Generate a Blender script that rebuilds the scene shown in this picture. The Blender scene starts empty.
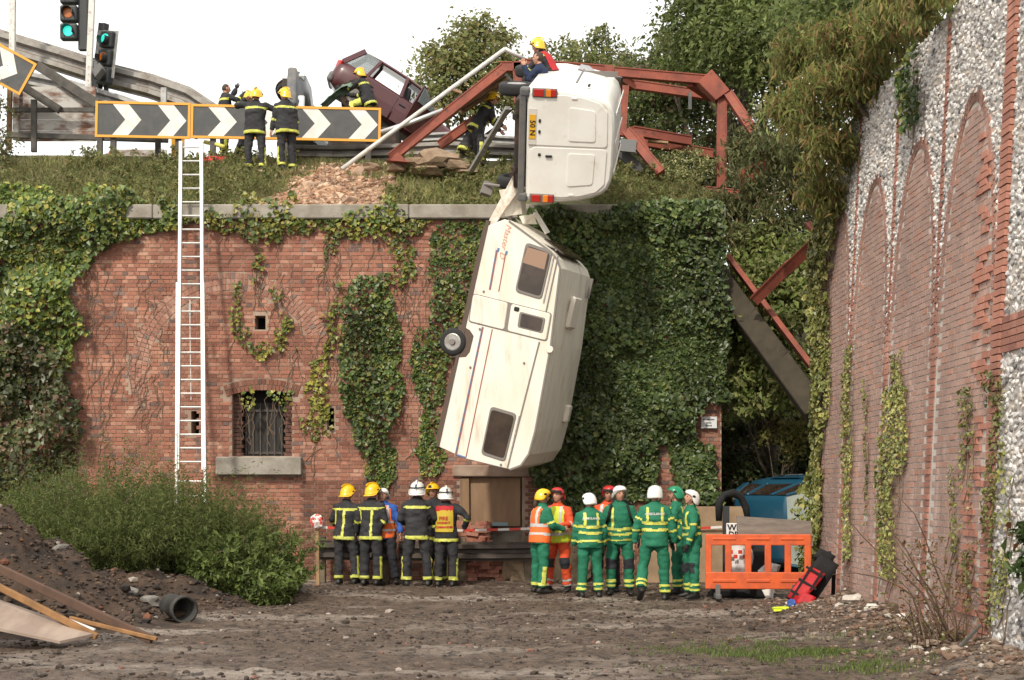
import bpy, bmesh, math, random
import numpy as np
from mathutils import Matrix, Vector, Euler
from mathutils.bvhtree import BVHTree
random.seed(7); np.random.seed(7)
RNG = np.random.RandomState(11)
SC = bpy.context.scene
COL = SC.collection
R = math.radians
# ---------------------------------------------------------------- camera
F, HZ, CH = 1400.0, 490.0, 1.7
cam_d = bpy.data.cameras.new('camera'); cam = bpy.data.objects.new('camera', cam_d); COL.objects.link(cam)
cam.location = (0, 0, CH); cam.rotation_euler = (R(90), 0, 0)
cam_d.sensor_width = 36.0; cam_d.lens = 36.0 * F / 1024.0
cam_d.shift_y = (HZ - 340.0) / 1024.0
cam_d.clip_end = 2000.0; cam_d.clip_start = 0.1
SC.camera = cam
# ---------------------------------------------------------------- world: bright white overcast with a weak sun
SUN_EL, SUN_AZ = 42.0, 200.0     # azimuth clockwise from +Y: the sun stands behind the camera, to the left
world = bpy.data.worlds.new('World'); SC.world = world; world.use_nodes = True
nt = world.node_tree; nt.nodes.clear()
wo = nt.nodes.new('ShaderNodeOutputWorld'); bg = nt.nodes.new('ShaderNodeBackground')
sky = nt.nodes.new('ShaderNodeTexSky'); sky.sky_type = 'NISHITA'; sky.sun_disc = False
sky.sun_elevation = R(SUN_EL); sky.sun_rotation = R(SUN_AZ); sky.air_density = 1.0; sky.dust_density = 4.0
mx = nt.nodes.new('ShaderNodeMix'); mx.data_type = 'RGBA'; mx.inputs[0].default_value = 0.86
mx.inputs[7].default_value = (9.8, 9.55, 9.1, 1)      # cloud cover
nt.links.new(sky.outputs[0], mx.inputs[6]); nt.links.new(mx.outputs[2], bg.inputs[0])
bg.inputs[1].default_value = 0.1
nt.links.new(bg.outputs[0], wo.inputs[0])
sun_d = bpy.data.lights.new('sun', 'SUN'); sun = bpy.data.objects.new('sun', sun_d); COL.objects.link(sun)
sun_d.energy = 2.0; sun_d.angle = R(4); sun_d.color = (1.0, 0.92, 0.78)
sd = Vector((math.sin(R(SUN_AZ)) * math.cos(R(SUN_EL)), math.cos(R(SUN_AZ)) * math.cos(R(SUN_EL)), math.sin(R(SUN_EL))))
sun.rotation_euler = (-sd).to_track_quat('-Z', 'Y').to_euler(); sun.location = sd * 60
SC.view_settings.view_transform = 'Standard'; SC.view_settings.look = 'None'
SC.view_settings.exposure = 0.70; SC.view_settings.gamma = 1.0; SC.view_settings.use_curve_mapping = False
# ---------------------------------------------------------------- measuring: where a point seen at (px, py) stands at depth D
def P(px, py, D): return Vector(((px - 512.0) / F * D, D, CH + (HZ - py) / F * D))
def G(px, py):
    D = CH * F / (py - HZ); return Vector(((px - 512.0) / F * D, D, 0))
# ---------------------------------------------------------------- noise
def _h(i, j, k):
    n = (i * 374761393 + j * 668265263 + k * 2147483647 + 1274126177) & 0x7fffffff
    n = ((n ^ (n >> 13)) * 1274126177) & 0x7fffffff
    return ((n ^ (n >> 16)) & 0xffff) / 65535.0
def vnoise(x, y, z=0.0):
    x, y, z = np.broadcast_arrays(np.asarray(x, float), np.asarray(y, float), np.asarray(z, float))
    i, j, k = np.floor(x).astype(np.int64), np.floor(y).astype(np.int64), np.floor(z).astype(np.int64)
    f, g, h = x - i, y - j, z - k
    f, g, h = f*f*(3-2*f), g*g*(3-2*g), h*h*(3-2*h)
    def L(a, b, t): return a + (b - a) * t
    return L(L(L(_h(i,j,k), _h(i+1,j,k), f), L(_h(i,j+1,k), _h(i+1,j+1,k), f), g),
             L(L(_h(i,j,k+1), _h(i+1,j,k+1), f), L(_h(i,j+1,k+1), _h(i+1,j+1,k+1), f), g), h) * 2 - 1
def fbm(x, y, z=0.0, o=4):
    s, a, fr = 0, 1.0, 1.0
    for q in range(o):
        s = s + a * vnoise(np.asarray(x)*fr + 17.3*q, np.asarray(y)*fr + 5.1*q, np.asarray(z)*fr + 9.7*q); a *= .5; fr *= 2.03
    return s
# ---------------------------------------------------------------- materials
MATS = {}
def mat(name, col, rough=.7, col2=None, vscale=4.0, vlo=.4, vhi=.62, bump=0.0, bscale=60.0, metal=0.0, spec=.4,
        attr=False, transl=0.0, col3=None, v3=1.2, lo3=.55, hi3=.68, world_pos=True, coat=0.0, stretch=None, alpha=None, transm=0.0, emit=0.0):
    if name in MATS: return MATS[name]
    m = bpy.data.materials.new(name); m.use_nodes = True; t = m.node_tree; N = t.nodes; Lk = t.links
    b = N['Principled BSDF']; out = N['Material Output']
    def c4(c): return (c[0], c[1], c[2], 1)
    geo = N.new('ShaderNodeNewGeometry'); tc = N.new('ShaderNodeTexCoord')
    pos = geo.outputs['Position'] if world_pos else tc.outputs['Object']
    if stretch:
        mp = N.new('ShaderNodeMapping'); mp.inputs['Scale'].default_value = stretch; Lk.new(pos, mp.inputs[0]); pos = mp.outputs[0]
    def noise(sc, det=5.0):
        n = N.new('ShaderNodeTexNoise'); n.inputs['Scale'].default_value = sc; n.inputs['Detail'].default_value = det
        n.inputs['Roughness'].default_value = .6; Lk.new(pos, n.inputs['Vector']); return n.outputs['Fac']
    def ramp(v, lo, hi):
        r = N.new('ShaderNodeMapRange'); r.inputs[1].default_value = lo; r.inputs[2].default_value = hi; Lk.new(v, r.inputs[0]); return r.outputs[0]
    def mixc(f, a, bb, mode='MIX'):
        x = N.new('ShaderNodeMix'); x.data_type = 'RGBA'; x.blend_type = mode
        if hasattr(f, 'is_linked'): Lk.new(f, x.inputs[0])
        else: x.inputs[0].default_value = f
        for q, s in ((a, 6), (bb, 7)):
            if isinstance(q, tuple): x.inputs[s].default_value = q
            else: Lk.new(q, x.inputs[s])
        return x.outputs[2]
    c = c4(col)
    if col2 is not None: c = mixc(ramp(noise(vscale), vlo, vhi), c, c4(col2))
    if col3 is not None: c = mixc(ramp(noise(v3, 7.0), lo3, hi3), c, c4(col3))
    if attr:
        a = N.new('ShaderNodeAttribute'); a.attribute_name = 'Col'
        c = mixc(1.0, a.outputs['Color'], c, 'MULTIPLY')
    if isinstance(c, tuple): b.inputs['Base Color'].default_value = c
    else: Lk.new(c, b.inputs['Base Color'])
    b.inputs['Roughness'].default_value = rough; b.inputs['Metallic'].default_value = metal
    b.inputs['Specular IOR Level'].default_value = spec; b.inputs['Coat Weight'].default_value = coat
    if transm: b.inputs['Transmission Weight'].default_value = transm
    if emit: b.inputs['Emission Color'].default_value = c4(col); b.inputs['Emission Strength'].default_value = emit
    if alpha is not None: b.inputs['Alpha'].default_value = alpha
    if bump:
        bp = N.new('ShaderNodeBump'); bp.inputs['Strength'].default_value = bump; bp.inputs['Distance'].default_value = .02
        Lk.new(noise(bscale, 4.0), bp.inputs['Height']); Lk.new(bp.outputs[0], b.inputs['Normal'])
    if transl:
        tr = N.new('ShaderNodeBsdfTranslucent')
        if isinstance(c, tuple): tr.inputs[0].default_value = c
        else: Lk.new(c, tr.inputs[0])
        ms = N.new('ShaderNodeMixShader'); ms.inputs[0].default_value = transl
        Lk.new(b.outputs[0], ms.inputs[1]); Lk.new(tr.outputs[0], ms.inputs[2]); Lk.new(ms.outputs[0], out.inputs[0])
    MATS[name] = m; return m
# ---------------------------------------------------------------- objects
WM = {}
def W(o): return WM.get(o.name, Matrix.Identity(4)) if o is not None else Matrix.Identity(4)
def tag(o, label=None, cat=None, group=None, kind=None):
    if label: o['label'] = label
    if cat: o['category'] = cat
    if group: o['group'] = group
    if kind: o['kind'] = kind
    return o
def thing(name, label, cat, loc=(0, 0, 0), rot=(0, 0, 0), group=None, matrix=None):
    o = bpy.data.objects.new(name, None); COL.objects.link(o); o.empty_display_size = .2
    M = matrix if matrix is not None else Matrix.Translation(Vector(loc)) @ Euler(rot).to_matrix().to_4x4()
    o.matrix_world = M; WM[o.name] = M.copy(); tag(o, label, cat, group); return o
def setcol(me, cols):
    a = me.color_attributes.new('Col', 'FLOAT_COLOR', 'POINT')
    arr = np.ones((len(me.vertices), 4), np.float32); arr[:, :3] = np.asarray(cols, np.float32).reshape(-1, 3); a.data.foreach_set('color', arr.ravel())
def mk(name, verts, faces, m, parent=None, smooth=False, cols=None, local=False, mids=None, base=True):
    """one mesh object; verts in world space unless local (then in the parent's space)"""
    v = np.asarray(verts, float).reshape(-1, 3)
    me = bpy.data.meshes.new(name)
    if parent is not None:
        if not local:
            Mi = np.array(W(parent).inverted()); v = v @ Mi[:3, :3].T + Mi[:3, 3]
        M = W(parent); loc = None
    else:
        loc = Vector(((v[:, 0].min() + v[:, 0].max()) / 2, (v[:, 1].min() + v[:, 1].max()) / 2, v[:, 2].min())) if base else Vector((0, 0, 0))
        v = v - np.array(loc); M = Matrix.Translation(loc)
    if isinstance(faces, np.ndarray):
        k = faces.shape[1]; nf = len(faces)
        me.vertices.add(len(v)); me.vertices.foreach_set('co', v.astype(np.float32).ravel())
        me.loops.add(nf * k); me.loops.foreach_set('vertex_index', faces.astype(np.int32).ravel())
        me.polygons.add(nf); me.polygons.foreach_set('loop_start', np.arange(0, nf * k, k, dtype=np.int32)); me.update(calc_edges=True)
    else:
        me.from_pydata(v.tolist(), [], [list(f) for f in faces]); me.update()
    for x in (m if isinstance(m, (list, tuple)) else [m]): me.materials.append(x)
    if mids is not None: me.polygons.foreach_set('material_index', np.asarray(mids, np.int32))
    me.polygons.foreach_set('use_smooth', np.full(len(me.polygons), bool(smooth)))
    if cols is not None: setcol(me, cols)
    o = bpy.data.objects.new(name, me); COL.objects.link(o)
    if parent is not None:
        o.parent = parent
    else: o.location = loc
    WM[o.name] = M.copy(); return o
class MB:
    def __init__(s): s.v = []; s.f = []
    def add(s, vs, fs):
        n = len(s.v); s.v += [Vector(x) for x in vs]; s.f += [tuple(i + n for i in f) for f in fs]; return s
    def box(s, c, size, rot=None, taper=None):
        x, y, z = size[0] / 2, size[1] / 2, size[2] / 2; c = Vector(c)
        vs = [Vector((a * x, b * y, d * z)) for d in (-1, 1) for b in (-1, 1) for a in (-1, 1)]
        if taper: vs = [Vector((q.x * (taper if q.z > 0 else 1), q.y * (taper if q.z > 0 else 1), q.z)) for q in vs]
        if rot is not None: M = rot if isinstance(rot, Matrix) else Euler(rot).to_matrix(); vs = [M @ q for q in vs]
        return s.add([c + q for q in vs], [(0, 2, 3, 1), (4, 5, 7, 6), (0, 1, 5, 4), (2, 6, 7, 3), (0, 4, 6, 2), (1, 3, 7, 5)])
    def beam(s, a, b, w, h, up=(0, 0, 1)):
        """box from a to b, w wide across, h tall along up"""
        a, b = Vector(a), Vector(b); d = (b - a); L = d.length; d.normalize(); u = Vector(up)
        if abs(d.dot(u)) > .98: u = Vector((0, 1, 0))
        x = d.cross(u).normalized(); u = x.cross(d).normalized()
        return s.box((a + b) / 2, (w, L, h), Matrix((x, d, u)).transposed())
    def tube(s, pts, r, n=8, cap=True):
        pts = [Vector(p) for p in pts]; rs = r if isinstance(r, (list, tuple)) else [r] * len(pts)
        rings = []; d0 = (pts[1] - pts[0]).normalized(); u = Vector((0, 0, 1)) if abs(d0.z) < .9 else Vector((1, 0, 0))
        for i, p in enumerate(pts):
            d = (pts[min(i + 1, len(pts) - 1)] - pts[max(i - 1, 0)]).normalized()
            x = d.cross(u); x = x.normalized() if x.length > 1e-5 else Vector((1, 0, 0)); u = x.cross(d).normalized()
            rings.append([p + (x * math.cos(2 * math.pi * k / n) + u * math.sin(2 * math.pi * k / n)) * rs[i] for k in range(n)])
        return s.rings(rings, cap)
    def rings(s, rings, cap=True):
        n = len(rings[0]); vs = [q for r_ in rings for q in r_]; fs = []
        for i in range(len(rings) - 1):
            for k in range(n):
                fs.append((i * n + k, i * n + (k + 1) % n, (i + 1) * n + (k + 1) % n, (i + 1) * n + k))
        if cap: fs.append(tuple(range(n - 1, -1, -1))); fs.append(tuple(range((len(rings) - 1) * n, len(rings) * n)))
        return s.add(vs, fs)
    def ell(s, c, r, n=10, m=7, M=None):
        c = Vector(c); rings = []
        for i in range(m + 1):
            a = -math.pi / 2 + math.pi * i / m; cr = max(math.cos(a), .02)
            ring = [Vector((r[0] * cr * math.cos(2 * math.pi * k / n), r[1] * cr * math.sin(2 * math.pi * k / n), r[2] * math.sin(a))) for k in range(n)]
            rings.append([c + (M @ q if M is not None else q) for q in ring])
        return s.rings(rings)
    def prism(s, poly, off):
        """poly: list of 3D points, extruded by vector off"""
        n = len(poly); off = Vector(off); vs = [Vector(p) for p in poly] + [Vector(p) + off for p in poly]
        fs = [tuple(range(n - 1, -1, -1)), tuple(range(n, 2 * n))] + [(i, (i + 1) % n, n + (i + 1) % n, n + i) for i in range(n)]
        return s.add(vs, fs)
    def disc_wheel(s, c, axis, r, w, n=20, r_in=0.0):
        axis = Vector(axis).normalized(); u = axis.orthogonal().normalized(); v = axis.cross(u); c = Vector(c); rings = []
        prof = [(r_in, -w / 2), (r * .86, -w / 2), (r * .97, -w * .38), (r, -w * .2), (r, w * .2), (r * .97, w * .38), (r * .86, w / 2), (r_in, w / 2)]
        for rr, h in prof:
            rings.append([c + axis * h + (u * math.cos(2 * math.pi * k / n) + v * math.sin(2 * math.pi * k / n)) * max(rr, 1e-3) for k in range(n)])
        if r_in > 0: rings.append(rings[0]); return s.rings(rings, False)
        return s.rings(rings)
    def build(s, name, m, parent=None, smooth=False, bevel=0.0, cols=None, local=False, seg=1, mids=None):
        o = mk(name, [tuple(q) for q in s.v], s.f, m, parent, smooth, cols, local, mids)
        if bevel:
            b = o.modifiers.new('bevel', 'BEVEL'); b.width = bevel; b.segments = seg; b.limit_method = 'ANGLE'; b.angle_limit = R(35)
        if smooth and bevel: pass
        return o
def fixn(o):
    bm = bmesh.new(); bm.from_mesh(o.data); bmesh.ops.recalc_face_normals(bm, faces=bm.faces); bm.to_mesh(o.data); bm.free(); return o
def text_geo(txt, size, M, shear=0.0, bold=0.0):
    """flat lettering as triangles, placed by matrix M (x right, y up)"""
    cu = bpy.data.curves.new('lettering', 'FONT'); cu.body = txt; cu.size = size; cu.align_x = 'CENTER'; cu.align_y = 'CENTER'; cu.shear = shear; cu.offset = bold
    cu.resolution_u = 2
    ob = bpy.data.objects.new('lettering_tmp', cu); COL.objects.link(ob)
    dg = bpy.context.evaluated_depsgraph_get(); dg.update()
    me = bpy.data.meshes.new_from_object(ob.evaluated_get(dg))
    vs = [M @ v.co for v in me.vertices]; fs = [tuple(p.vertices) for p in me.polygons]
    bpy.data.objects.remove(ob); bpy.data.meshes.remove(me); bpy.data.curves.remove(cu)
    return vs, fs
def lettering(name, txt, size, M, m, parent, shear=0.0, bold=0.0, project=None, off=.004):
    vs, fs = text_geo(txt, size, M, shear, bold)
    if project is not None:
        d = -(M.to_3x3() @ Vector((0, 0, 1))).normalized(); out = []
        for v in vs:
            h = project.ray_cast(v - d * .3, d, 1.0)[0]
            out.append(h - d * off if h is not None else v)
        vs = out
    return mk(name, [tuple(v) for v in vs], fs, m, parent)
# ---------------------------------------------------------------- leaves: many small folded leaf faces in one mesh
def leaf_cloud(pts, nrm, size, cols, aspect=.75, tilt=.7, down=0.0, jitter=.5):
    n = len(pts); rs = RNG
    nn = nrm + rs.normal(0, tilt, (n, 3)) * np.linalg.norm(nrm, axis=1, keepdims=True); nn /= np.linalg.norm(nn, axis=1, keepdims=True) + 1e-9
    a = rs.normal(0, 1, (n, 3)); a[:, 2] -= down; a -= nn * (a * nn).sum(1, keepdims=True); a /= np.linalg.norm(a, axis=1, keepdims=True) + 1e-9
    b = np.cross(nn, a); s = (size * (1 + rs.uniform(-jitter, jitter, n)))[:, None]
    p0 = pts - a * s * .5; p2 = pts + a * s * .5; mid = pts - a * s * .08 - nn * s * .0
    p1 = mid + b * s * aspect * .5 + nn * s * .16; p3 = mid - b * s * aspect * .5 + nn * s * .16
    v = np.stack([p0, p1, p2, p3], 1).reshape(-1, 3)
    i = np.arange(n)[:, None] * 4
    f = np.concatenate([i + np.array([[0, 1, 2]]), i + np.array([[0, 2, 3]])], 1).reshape(-1, 3)
    return v, f, np.repeat(cols, 4, axis=0)
def pal(n, cols, w=None, var=.22):
    cols = np.asarray(cols, float); k = RNG.choice(len(cols), n, p=w); c = cols[k] * (1 + RNG.uniform(-var, var, (n, 1))); return np.clip(c, 0, 1)
# ================================================================ ground
def sstep(a, b, x): t = np.clip((np.asarray(x, float) - a) / (b - a), 0, 1); return t * t * (3 - 2 * t)
def gh(x, y):
    x = np.asarray(x, float); y = np.asarray(y, float)
    near = sstep(60, 30, np.hypot(x, y - 18))
    rut = -.035 * np.exp(-((y - 19.2 - .08 * x) / .22) ** 2) - .03 * np.exp(-((y - 17.5 + .05 * x) / .2) ** 2) - .03 * np.exp(-((y - 21.2 + .04 * x) / .2) ** 2)
    heap = .18 * sstep(1.3, .1, np.abs(x - 4.8)) * sstep(11, 13, y) * sstep(21.5, 20, y)
    return near * (fbm(x * .35, y * .35) * .03 + fbm(x * 1.7, y * 1.7, 3) * .022 + fbm(x * 5, y * 5, 1, 3) * .022 + rut + heap * (1 + .5 * fbm(x * 2, y * 2, 8)))
def gz(x, y): return float(gh(x, y))
def axis(lo, a, b, hi, step, cs):
    l = list(np.linspace(lo, a, cs, endpoint=False)); h = list(np.linspace(b, hi, cs + 1)[1:]); return np.array(l + list(np.arange(a, b, step)) + [b] + h)
def grid(xs, ys, zf):
    X, Y = np.meshgrid(xs, ys); Z = zf(X, Y); v = np.stack([X, Y, Z], -1).reshape(-1, 3)
    nx, ny = len(xs), len(ys); i = (np.arange(ny - 1)[:, None] * nx + np.arange(nx - 1)[None, :]).reshape(-1)
    return v, np.stack([i, i + 1, i + nx + 1, i + nx], 1)
def mud_material():
    m = bpy.data.materials.new('churned_mud'); m.use_nodes = True; t = m.node_tree; N = t.nodes; Lk = t.links; b = N['Principled BSDF']
    g = N.new('ShaderNodeNewGeometry')
    def noise(sc, det, st=(1, 1, 1)):
        mp = N.new('ShaderNodeMapping'); mp.inputs['Scale'].default_value = st; Lk.new(g.outputs['Position'], mp.inputs[0])
        n = N.new('ShaderNodeTexNoise'); n.inputs['Scale'].default_value = sc; n.inputs['Detail'].default_value = det; n.inputs['Roughness'].default_value = .65; Lk.new(mp.outputs[0], n.inputs[0]); return n.outputs['Fac']
    def rng(v, a, bb, c=0., d=1.):
        r = N.new('ShaderNodeMapRange'); r.inputs[1].default_value = a; r.inputs[2].default_value = bb; r.inputs[3].default_value = c; r.inputs[4].default_value = d; Lk.new(v, r.inputs[0]); return r.outputs[0]
    def mix(f, a, bb):
        x = N.new('ShaderNodeMix'); x.data_type = 'RGBA'; Lk.new(f, x.inputs[0])
        for q, s in ((a, 6), (bb, 7)):
            if isinstance(q, tuple): x.inputs[s].default_value = q
            else: Lk.new(q, x.inputs[s])
        return x.outputs[2]
    big = noise(.55, 5, (.5, 1.3, 1)); c = mix(rng(noise(3.2, 8), .35, .68), (.076, .052, .038, 1), (.158, .112, .082, 1))
    chalk = rng(big, .50, .64)  # pale patches: dried chalk, and wet sheen painted into the colour
    c = mix(chalk, c, (.31, .26, .22, 1))
    c = mix(rng(noise(7, 8), .50, .62), c, (.034, .024, .019, 1)); c = mix(rng(noise(19, 6), .56, .66), c, (.20, .15, .115, 1))
    c = mix(rng(noise(38, 3), .66, .74), c, (.34, .29, .25, 1))
    Lk.new(c, b.inputs['Base Color'])
    Lk.new(rng(noise(1.1, 5, (.6, 1.4, 1)), .42, .62, .38, .9), b.inputs['Roughness']); b.inputs['Specular IOR Level'].default_value = .45
    bp = N.new('ShaderNodeBump'); bp.inputs['Strength'].default_value = 1.0; bp.inputs['Distance'].default_value = .10
    Lk.new(noise(9, 10), bp.inputs['Height']); Lk.new(bp.outputs[0], b.inputs['Normal']); return m
v, f = grid(axis(-400, -11.5, 7.5, 400, .085, 10), axis(-60, 11.5, 27.2, 900, .085, 10), gh)
tag(mk('ground', v, f, mud_material(), smooth=True, base=False), kind='structure')
# loose clods, chips and stones
def ico():
    bm = bmesh.new(); bmesh.ops.create_icosphere(bm, subdivisions=1, radius=1.0); v = np.array([q.co[:] for q in bm.verts]); f = np.array([[w.index for w in q.verts] for q in bm.faces]); bm.free(); return v, f
IV, IF = ico()
def pebbles(pts, sizes, cols, flat=.6):
    n = len(pts); k = len(IV); v = IV[None] * (1 + RNG.uniform(-.28, .22, (n, k, 1))) * RNG.uniform(.65, 1.25, (n, 1, 3)); a = RNG.uniform(0, 6.28, n)
    x = v[..., 0] * np.cos(a)[:, None] - v[..., 1] * np.sin(a)[:, None]; y = v[..., 0] * np.sin(a)[:, None] + v[..., 1] * np.cos(a)[:, None]
    v = np.stack([x, y, v[..., 2] * flat], -1) * sizes[:, None, None] + pts[:, None, :]
    f = (np.arange(n)[:, None, None] * k + IF[None]).reshape(-1, 3); return v.reshape(-1, 3), f, np.repeat(cols, k, 0)
M_rub = mat('loose_stone', (1, 1, 1), .9, attr=True, bump=.3, bscale=90)
n = 15000; px = RNG.uniform(-9, 5.2, n); py = RNG.uniform(12, 25.8, n); sz = RNG.gamma(2.0, .0062, n) + .004
keep = fbm(px * .8, py * .8, 5) > RNG.uniform(-1.2, .5, n); px, py, sz = px[keep], py[keep], sz[keep]
v, f, c = pebbles(np.stack([px, py, gh(px, py) + sz * .15], 1), sz, pal(len(px), [(.05, .036, .028), (.1, .075, .06), (.28, .235, .20), (.17, .085, .06)], [.56, .36, .05, .03]))
tag(mk('mud_clods', v, f, M_rub, cols=c), 'small dark clods and pale chips strewn over the muddy ground', 'gravel', kind='stuff')
n = 5200; px = 4.9 - np.abs(RNG.normal(0, .55, n)); py = RNG.uniform(12.2, 21.5, n); sz = RNG.gamma(1.6, .010, n) + .005
v, f, c = pebbles(np.stack([px, py, gh(px, py) + sz * .2], 1), sz, pal(n, [(.24, .18, .14), (.16, .1, .07), (.48, .43, .38), (.1, .07, .05)], [.33, .37, .06, .24]))
tag(mk('wall_foot_rubble', v, f, M_rub, cols=c), 'rubble and leaf litter along the foot of the flint wall', 'rubble', kind='stuff')
# ================================================================ brick helpers
class Bricks:
    def __init__(s): s.c = []; s.x = []; s.z = []; s.n = []; s.col = []
    def add(s, c, x, z, n, col): s.c.append(c); s.x.append(x); s.z.append(z); s.n.append(n); s.col.append(col)
    def arrays(s, idx=None):
        A = [np.array(q, float) for q in (s.c, s.x, s.z, s.n, s.col)]
        return A if idx is None else [q[idx] for q in A]
BRF = np.array([[0, 1, 2, 3], [0, 4, 5, 1], [1, 5, 6, 2], [2, 6, 7, 3], [3, 7, 4, 0]])
def brick_geo(c, x, z, n):
    N = len(c); j = lambda s: RNG.normal(0, s, (N, 1))
    fr = [(-1, -1), (1, -1), (1, 1), (-1, 1)]; vs = []
    for a, b in fr: vs.append(c + x * a * (1 - .02 + j(.012)) + z * b * (.97 + j(.03)) + n)
    for a, b in fr: vs.append(c + x * a + z * b - n)
    v = np.stack(vs, 1); return v.reshape(-1, 3), (np.arange(N)[:, None, None] * 8 + BRF[None]).reshape(-1, 4)
def brick_parts(B, parent, m, name, score, limit=300, stuffname='brickwork'):
    """the limit bricks that show largest become parts of their own, the rest one part"""
    c, x, z, n, col = B.arrays(); order = np.argsort(-score); ind = order[:limit]; rest = order[limit:]
    v, f = brick_geo(c[rest], x[rest], z[rest], n[rest])
    o = mk(stuffname, v, f, m, parent, cols=np.repeat(col[rest], 8, 0)); o['kind'] = 'stuff'
    pool = {}
    Pi = W(parent).inverted()
    for i in ind:
        key = (round(np.linalg.norm(x[i]), 2), round(np.linalg.norm(z[i]), 2), int(col[i].sum() * 14))
        if key not in pool:
            hx, hz, hn = np.linalg.norm(x[i]), np.linalg.norm(z[i]), np.linalg.norm(n[i])
            vv, ff = brick_geo(np.zeros((1, 3)), np.array([[hx, 0, 0]]), np.array([[0, 0, hz]]), np.array([[0, -hn, 0]]))
            me = bpy.data.meshes.new(name); me.from_pydata(vv.tolist(), [], ff.tolist()); me.update(); me.materials.append(m); setcol(me, np.repeat(col[i][None], 8, 0)); pool[key] = me
        o = bpy.data.objects.new(name, pool[key]); COL.objects.link(o); o.parent = parent
        ex, ez = Vector(x[i]).normalized(), Vector(z[i]).normalized(); ey = -Vector(n[i]).normalized()
        M = Matrix((ex, ey, ez)).transposed().to_4x4(); M.translation = Vector(c[i]); o.matrix_local = Pi @ M
def brick_tint(n_, bright=0.0):
    k = RNG.uniform()
    c = np.array((.36, .155, .103)) if k < .52 else np.array((.295, .122, .083)) if k < .76 else np.array((.42, .215, .15)) if k < .93 else np.array((.20, .125, .105))
    return c * (1 + RNG.uniform(-.16, .16)) + bright
M_brick = mat('weathered_brick', (1, 1, 1), .9, attr=True, bump=.5, bscale=120, col2=(.70, .70, .72), vscale=1.1, vlo=.40, vhi=.66, col3=(1.2, 1.42, 1.45), v3=1.5, lo3=.54, hi3=.70)
M_mortar = mat('lime_mortar', (.38, .285, .22), .95, col2=(.27, .185, .14), vscale=2.0, bump=.4, bscale=50)
M_conc = mat('concrete', (.33, .305, .265), .9, col2=(.23, .205, .17), vscale=3.0, bump=.4, bscale=45, col3=(.14, .14, .10), v3=1.6, lo3=.58, hi3=.75)
M_black = mat('dark_void', (.012, .011, .010), .9)
# ================================================================ the brick retaining wall at the back
BD = 26.6; XR = 3.98; ZT = 6.83
def bx(px): return (px - 512.0) / F * BD
def bz(py): return CH + (HZ - py) / F * BD
back = thing('brick_retaining_wall', 'tall red brick retaining wall overgrown with ivy below the grass bank', 'wall', (-4, BD + .3, 0))
WIN = (bx(232), bx(292), bz(456), bz(389)); SILLZ = bz(457)
holes = [WIN, (bx(254.5), bx(265.5), bz(329.5), bz(315.5)), (bx(191), bx(199), bz(434), bz(411)), (bx(327), bx(334), bz(430), bz(408)), (bx(379), bx(384), bz(294), bz(289)),
         (bx(461), bx(522), bz(572), bz(477))]
us = sorted(set([-16.0, XR] + [h[0] for h in holes] + [h[1] for h in holes])); zs = sorted(set([-.3, ZT] + [h[2] for h in holes] + [h[3] for h in holes]))
def inh(u, z, g=0.0): return any(h[0] - g < u < h[1] + g and h[2] - g < z < h[3] + g for h in holes)
vs, fs = [], []
NM = -.012
for a, b in zip(us[:-1], us[1:]):
    for c_, d_ in zip(zs[:-1], zs[1:]):
        if inh((a + b) / 2, (c_ + d_) / 2): continue
        k = len(vs); y = BD - NM; vs += [(a, y, c_), (b, y, c_), (b, y, d_), (a, y, d_)]; fs.append((k, k + 1, k + 2, k + 3))
for h in holes:                      # reveals
    dp = .38 if h is holes[0] else .45
    k = len(vs); y, y2 = BD - NM, BD + dp
    vs += [(h[0], y, h[2]), (h[1], y, h[2]), (h[1], y, h[3]), (h[0], y, h[3]), (h[0], y2, h[2]), (h[1], y2, h[2]), (h[1], y2, h[3]), (h[0], y2, h[3])]
    fs += [(k, k+4, k+5, k+1), (k+1, k+5, k+6, k+2), (k+2, k+6, k+7, k+3), (k+3, k+7, k+4, k)]
k = len(vs); vs += [(XR, BD + .012, -.3), (XR, BD + 6, -.3), (XR, BD + 6, 9.0), (XR, BD + 1, 7.2), (XR, BD + .012, ZT)]; fs.append((k, k+1, k+2, k+3, k+4))
mk('wall_core', vs, fs, M_mortar, back)
B = Bricks()
AC = (bx(232), bz(375)); AR = 1.62        # the relieving arch in the brickwork
def ring_zone(u, z):
    r = math.hypot(u - AC[0], z - AC[1]); return AR - .03 < r < AR + .33 and z > AC[1] - .55 and not (u > AC[0] + .2 and z < AC[1] + .75)
wc = (WIN[0] + WIN[1]) / 2; wr = 1.9; wzc = WIN[3] - wr - .03
def win_ring(u, z): return abs(u - wc) < .70 and z > WIN[3] - .22 and math.hypot(u - wc, z - wzc) < wr + .25
row = 0; z = .0375
while z < ZT - .03:
    st = row % 2 == 0; L = .225 if st else .1125; u = -15.9 + (0 if st else .056)
    while u < XR - .03:
        w = min(L, XR - u); cu = u + w / 2
        if not (inh(cu, z, .05) or ring_zone(cu, z) or win_ring(cu, z) or (abs(cu - (WIN[0]+WIN[1])/2) < .84 and SILLZ - .4 < z < SILLZ + .02)):
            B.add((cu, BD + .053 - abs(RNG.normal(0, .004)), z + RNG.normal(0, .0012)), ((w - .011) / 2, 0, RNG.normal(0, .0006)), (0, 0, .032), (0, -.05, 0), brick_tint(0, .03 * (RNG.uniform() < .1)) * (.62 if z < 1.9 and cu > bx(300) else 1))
        u += L
    row += 1; z += .075
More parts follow.
